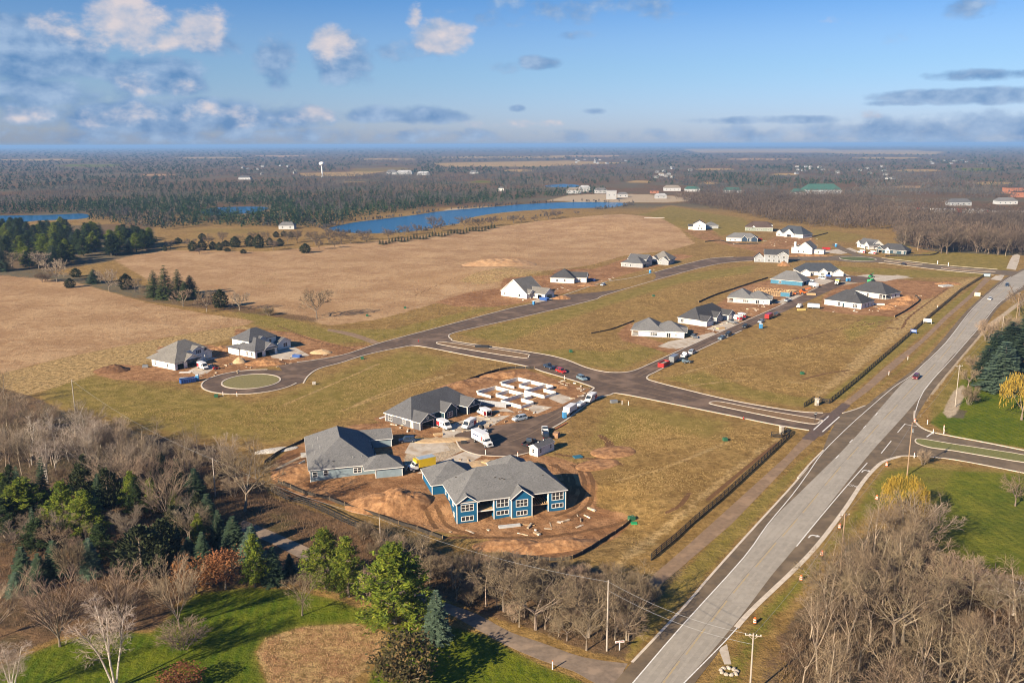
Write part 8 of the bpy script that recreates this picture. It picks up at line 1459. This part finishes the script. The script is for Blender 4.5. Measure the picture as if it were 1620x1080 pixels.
# ------------------------------------------------------------------ far landmarks
b_ = G(510, 280); h = height_at(b_, 256); t = empty('water_tower', b_, 0, 'white round topped water tower above the far woods', 'water tower')
wt = mat('tower_white', (0.74, 0.74, 0.74), (0.68, 0.68, 0.68), .1, .5); mb = MB(); mb.lathe([(3.2, -2), (1.7, 4), (1.6, h - 11), (2.2, h - 10)], 20); mb.build('stem', wt, t, True); mb = MB(); mb.lathe([(1.7, h - 10.5), (4.6, h - 9.4), (6.9, h - 7.4), (7.7, h - 5.2), (7.2, h - 2.9), (5.2, h - 1.0), (2.6, h - .1), (.3, h + .1)], 24); mb.build('tank', wt, t, True)
def small_house(px, w, d, h, wm, rm, label, ang=0, group=None, flat=False):
    a = G(*px); t = empty('plain_building' if flat else 'small_house', a, R(ang), label, 'building' if flat else 'house', group); bar('wall', wm, t, (-w / 2, 0, h / 2), (w / 2, 0, h / 2), d, h)
    mb = MB(); o = .5
    if flat: mb.box(-w / 2 - o, w / 2 + o, -d / 2 - o, d / 2 + o, h + .01, h + .6)
    else:
        r_ = h + d * .32; mb.solid([(-w / 2 - o, -d / 2 - o, h - .1), (w / 2 + o, -d / 2 - o, h - .1), (w / 2 + o, d / 2 + o, h - .1), (-w / 2 - o, d / 2 + o, h - .1), (-w / 2 + d * .3, 0, r_), (w / 2 - d * .3, 0, r_)], [(0, 1, 5, 4), (1, 2, 5), (2, 3, 4, 5), (3, 0, 4), (3, 2, 1, 0)])
    mb.build('roof', rm, t)
    for i in range(max(2, int(w / 7))): x = -w / 2 + w * (i + .5) / max(2, int(w / 7)); bar('window', GLASS, t, (x - .7, -d / 2 - .03, h * .5), (x + .7, -d / 2 - .03, h * .5), .06, 1.3)
    return t
TANR = shingle('tan_roof', (0.22, 0.185, 0.15)); BRICKW = mat('red_brick_wall', (0.34, 0.145, 0.085), (0.26, 0.11, 0.065), .4, .9); GRROOF = mat('green_metal_roof', (0.055, 0.125, 0.098), None, .2, .6); WMET = mat('white_metal', (0.36, 0.36, 0.365), None, .1, .6)
for a in (((908, 306), 24, 14, 6, LGREY, TANR, 'long tan roofed shed at the left of the works by the lake', 5), ((925, 303), 20, 14, 7, WMET, WMET, 'white shed behind the tan roofed shed by the lake', 0), ((967, 315), 15, 12, 13, WMET, WMET, 'tall white block at the water end of the lake works', 0, None, True), ((950, 306), 22, 12, 6, WMET, R_GREY, 'grey roofed hall left of the tall white block'), ((985, 312), 16, 10, 5, WMET, R_GREY, 'low white shed right of the tall white block'), ((1045, 314), 18, 10, 5, WMET, WMET, 'long low white shed near the grassy rise'), ((1063, 302), 30, 14, 6, LGREY, TANR, 'pale long building beyond the grassy rise'), ((1035, 306), 14, 10, 5, BRICKW, R_BROWN, 'brown roofed shed beyond the works'),
          ((1298, 306), 62, 30, 7, WMET, GRROOF, 'long green roofed hall right of centre in the far woods', 4), ((1262, 308), 24, 16, 5, WMET, GRROOF, 'smaller green roofed wing left of the long green hall'), ((1320, 305), 22, 16, 5, WMET, GRROOF, 'small green roofed wing right of the long green hall'), ((1095, 303), 26, 14, 5, LGREY, GRROOF, 'pale green shed far left of the green hall'), ((1158, 305), 30, 14, 5, WMET, GRROOF, 'white and green shed in the far field'), ((1607, 306), 40, 16, 10, BRICKW, R_BROWN, 'orange brick block cut by the right edge', 0, None, True), ((1612, 312), 20, 14, 8, BRICKW, R_BROWN, 'lower orange brick wing cut by the right edge', 0, None, True),
          ((1516, 325), 30, 14, 5, GREY, R_MID, 'grey apartment row left of the evergreens beyond the field'), ((1590, 323), 28, 14, 5, LGREY, R_GREY, 'grey apartment row right of the evergreens beyond the field'), ((1495, 336), 22, 12, 4, WMET, WMET, 'white works trailer row beside the far highway, left', 0, None, True), ((1541, 337), 26, 10, 4, WMET, WMET, 'white works trailer row beside the far highway, right', 0, None, True), ((1518, 335.5), 10, 6, 4, P_RED, P_RED, 'red container between the white works trailers', 0, None, True), ((640, 276), 46, 20, 6, WMET, WMET, 'long white hall in the far woods below the pale field'), ((670, 277), 36, 18, 5, WMET, WMET, 'second white hall right of the long one'), ((620, 276), 30, 20, 7, WMET, R_GREY, 'white hall at the left end of the far hall row'), ((750, 275), 26, 14, 5, WMET, R_GREY, 'single white shed right of the far halls'), ((793, 302), 10, 8, 5, W_WALL, R_GREY, 'single small white house above the lake'), ((455, 362), 16, 10, 4, LGREY, R_GREY, 'grey roofed house among bare trees near the left field'), ((388, 284), 30, 14, 5, LGREY, R_MID, 'grey barn below the water tower')):
    small_house(*a)
rh = np.random.default_rng(5)
for zone, n, lb in (([(1095, 262), (1100, 284), (1050, 284), (1040, 264)], 6, 'pale far house in the woods left of the green hall'), ([(1260, 262), (1330, 262), (1350, 278), (1260, 280)], 11, 'pale far house in the town beyond the green hall'), ([(1370, 262), (1400, 264), (1420, 286), (1340, 286)], 8, 'pale far house in the woods above the bare field'), ([(1470, 252), (1560, 254), (1560, 262), (1470, 260)], 11, 'pale far house in the far right town'), ([(380, 264), (480, 262), (480, 276), (380, 278)], 10, 'pale far house left of the water tower'), ([(910, 252), (1010, 254), (1000, 262), (910, 260)], 12, 'pale far house on the far tan plain'), ([(1040, 272), (1080, 280), (1070, 290), (1030, 285)], 6, 'pale far house above the grassy rise')):
    for p in in_px(zone, n, int(rh.integers(0, 999))):
        q = project((p[0], p[1], 0)); small_house(q, rh.uniform(9, 14), 8, rh.uniform(3.5, 5.5), [mat('far_pale_wall', (0.34, 0.34, 0.34), None, .2, .8), GREY][int(rh.uniform() < .4)], [R_GREY, R_BRN, TANR][rh.integers(0, 3)], lb, rh.uniform(-40, 40), 'pale houses far off in the woods')
tag(sheet('road', ground_pts([(1380, 325.5), (1440, 327), (1530, 332), (1660, 334), (1660, 337), (1530, 335), (1440, 330), (1380, 327.5)]), .05, ROADC, None), 'pale far highway crossing behind the right wood', kind='structure')
for i, (x, y_) in enumerate(((1430, 329), (1438, 329.5), (1452, 330.5), (1475, 332), (1510, 333.5), (1560, 335))): stack('car', (x, y_), 0, (5, 2.2, 1.8), [P_WHITE, P_BLACK, P_RED][i % 3], 'small car on the far highway behind the right wood', 'car')['group'] = 'cars on the far highway'
stack('excavated_slab', (1035, 345), 5, (22, 5, .5), CONC, 'pale concrete pad on the slope below the grassy rise', 'slab')
M_DEB = mat('scrap_boards', (0.52, 0.42, 0.29), (0.30, 0.21, 0.13), .35, .85, c3=(0.66, 0.64, 0.60), s3=.6); r_ = np.random.default_rng(90); mb = MB()
for zone, n in (([(640, 735), (700, 728), (780, 724), (830, 722), (800, 735), (690, 760)], 22), ([(600, 672), (680, 690), (740, 690), (820, 668), (880, 640), (840, 640), (720, 672)], 34), ([(700, 840), (860, 830), (940, 800), (930, 830), (850, 850)], 16), ([(280, 590), (340, 575), (480, 560), (560, 555), (470, 575), (330, 600)], 26), ([(780, 474), (930, 446), (1060, 420), (960, 447), (850, 480)], 26), ([(1085, 545), (1150, 512), (1260, 465), (1310, 448), (1250, 462), (1130, 510)], 60), ([(1300, 494), (1440, 478), (1480, 455), (1400, 495)], 24), ([(1140, 384), (1300, 376), (1290, 392), (1150, 388)], 24), ([(870, 640), (930, 625), (880, 605), (900, 600), (940, 618)], 14)):
    for p in in_px(zone, n, int(r_.integers(0, 9999))):
        M = Matrix.Translation((p[0], p[1], float(hg(*p)) + .02)) @ Matrix.Rotation(r_.uniform(0, 3.14), 4, 'Z'); L, w_ = r_.uniform(.5, 2.8), r_.uniform(.12, .7); mb.box(-L / 2, L / 2, -w_ / 2, w_ / 2, 0, r_.uniform(.06, .4), M=M)
tag(mb.build('construction_debris', M_DEB), 'scraps of board and wrapping littering the soil round the new houses', 'debris', kind='stuff')
# ------------------------------------------------------------------ the air
hz = bpy.data.materials.new('air_haze'); hz.use_nodes = True; nt = hz.node_tree; nt.nodes.clear(); pv = nt.nodes.new('ShaderNodeVolumePrincipled'); mo = nt.nodes.new('ShaderNodeOutputMaterial'); nt.links.new(pv.outputs[0], mo.inputs['Volume'])
pv.inputs['Color'].default_value = (0.27, 0.49, 0.86, 1); pv.inputs['Density'].default_value = 0.000078; pv.inputs['Anisotropy'].default_value = 0.0
mb = MB(); mb.box(-45000, 45000, -45000, 45000, -6, 100); hb = mb.build('haze', hz); tag(hb, 'thin blue air haze lying over the whole plain', 'haze', kind='stuff')
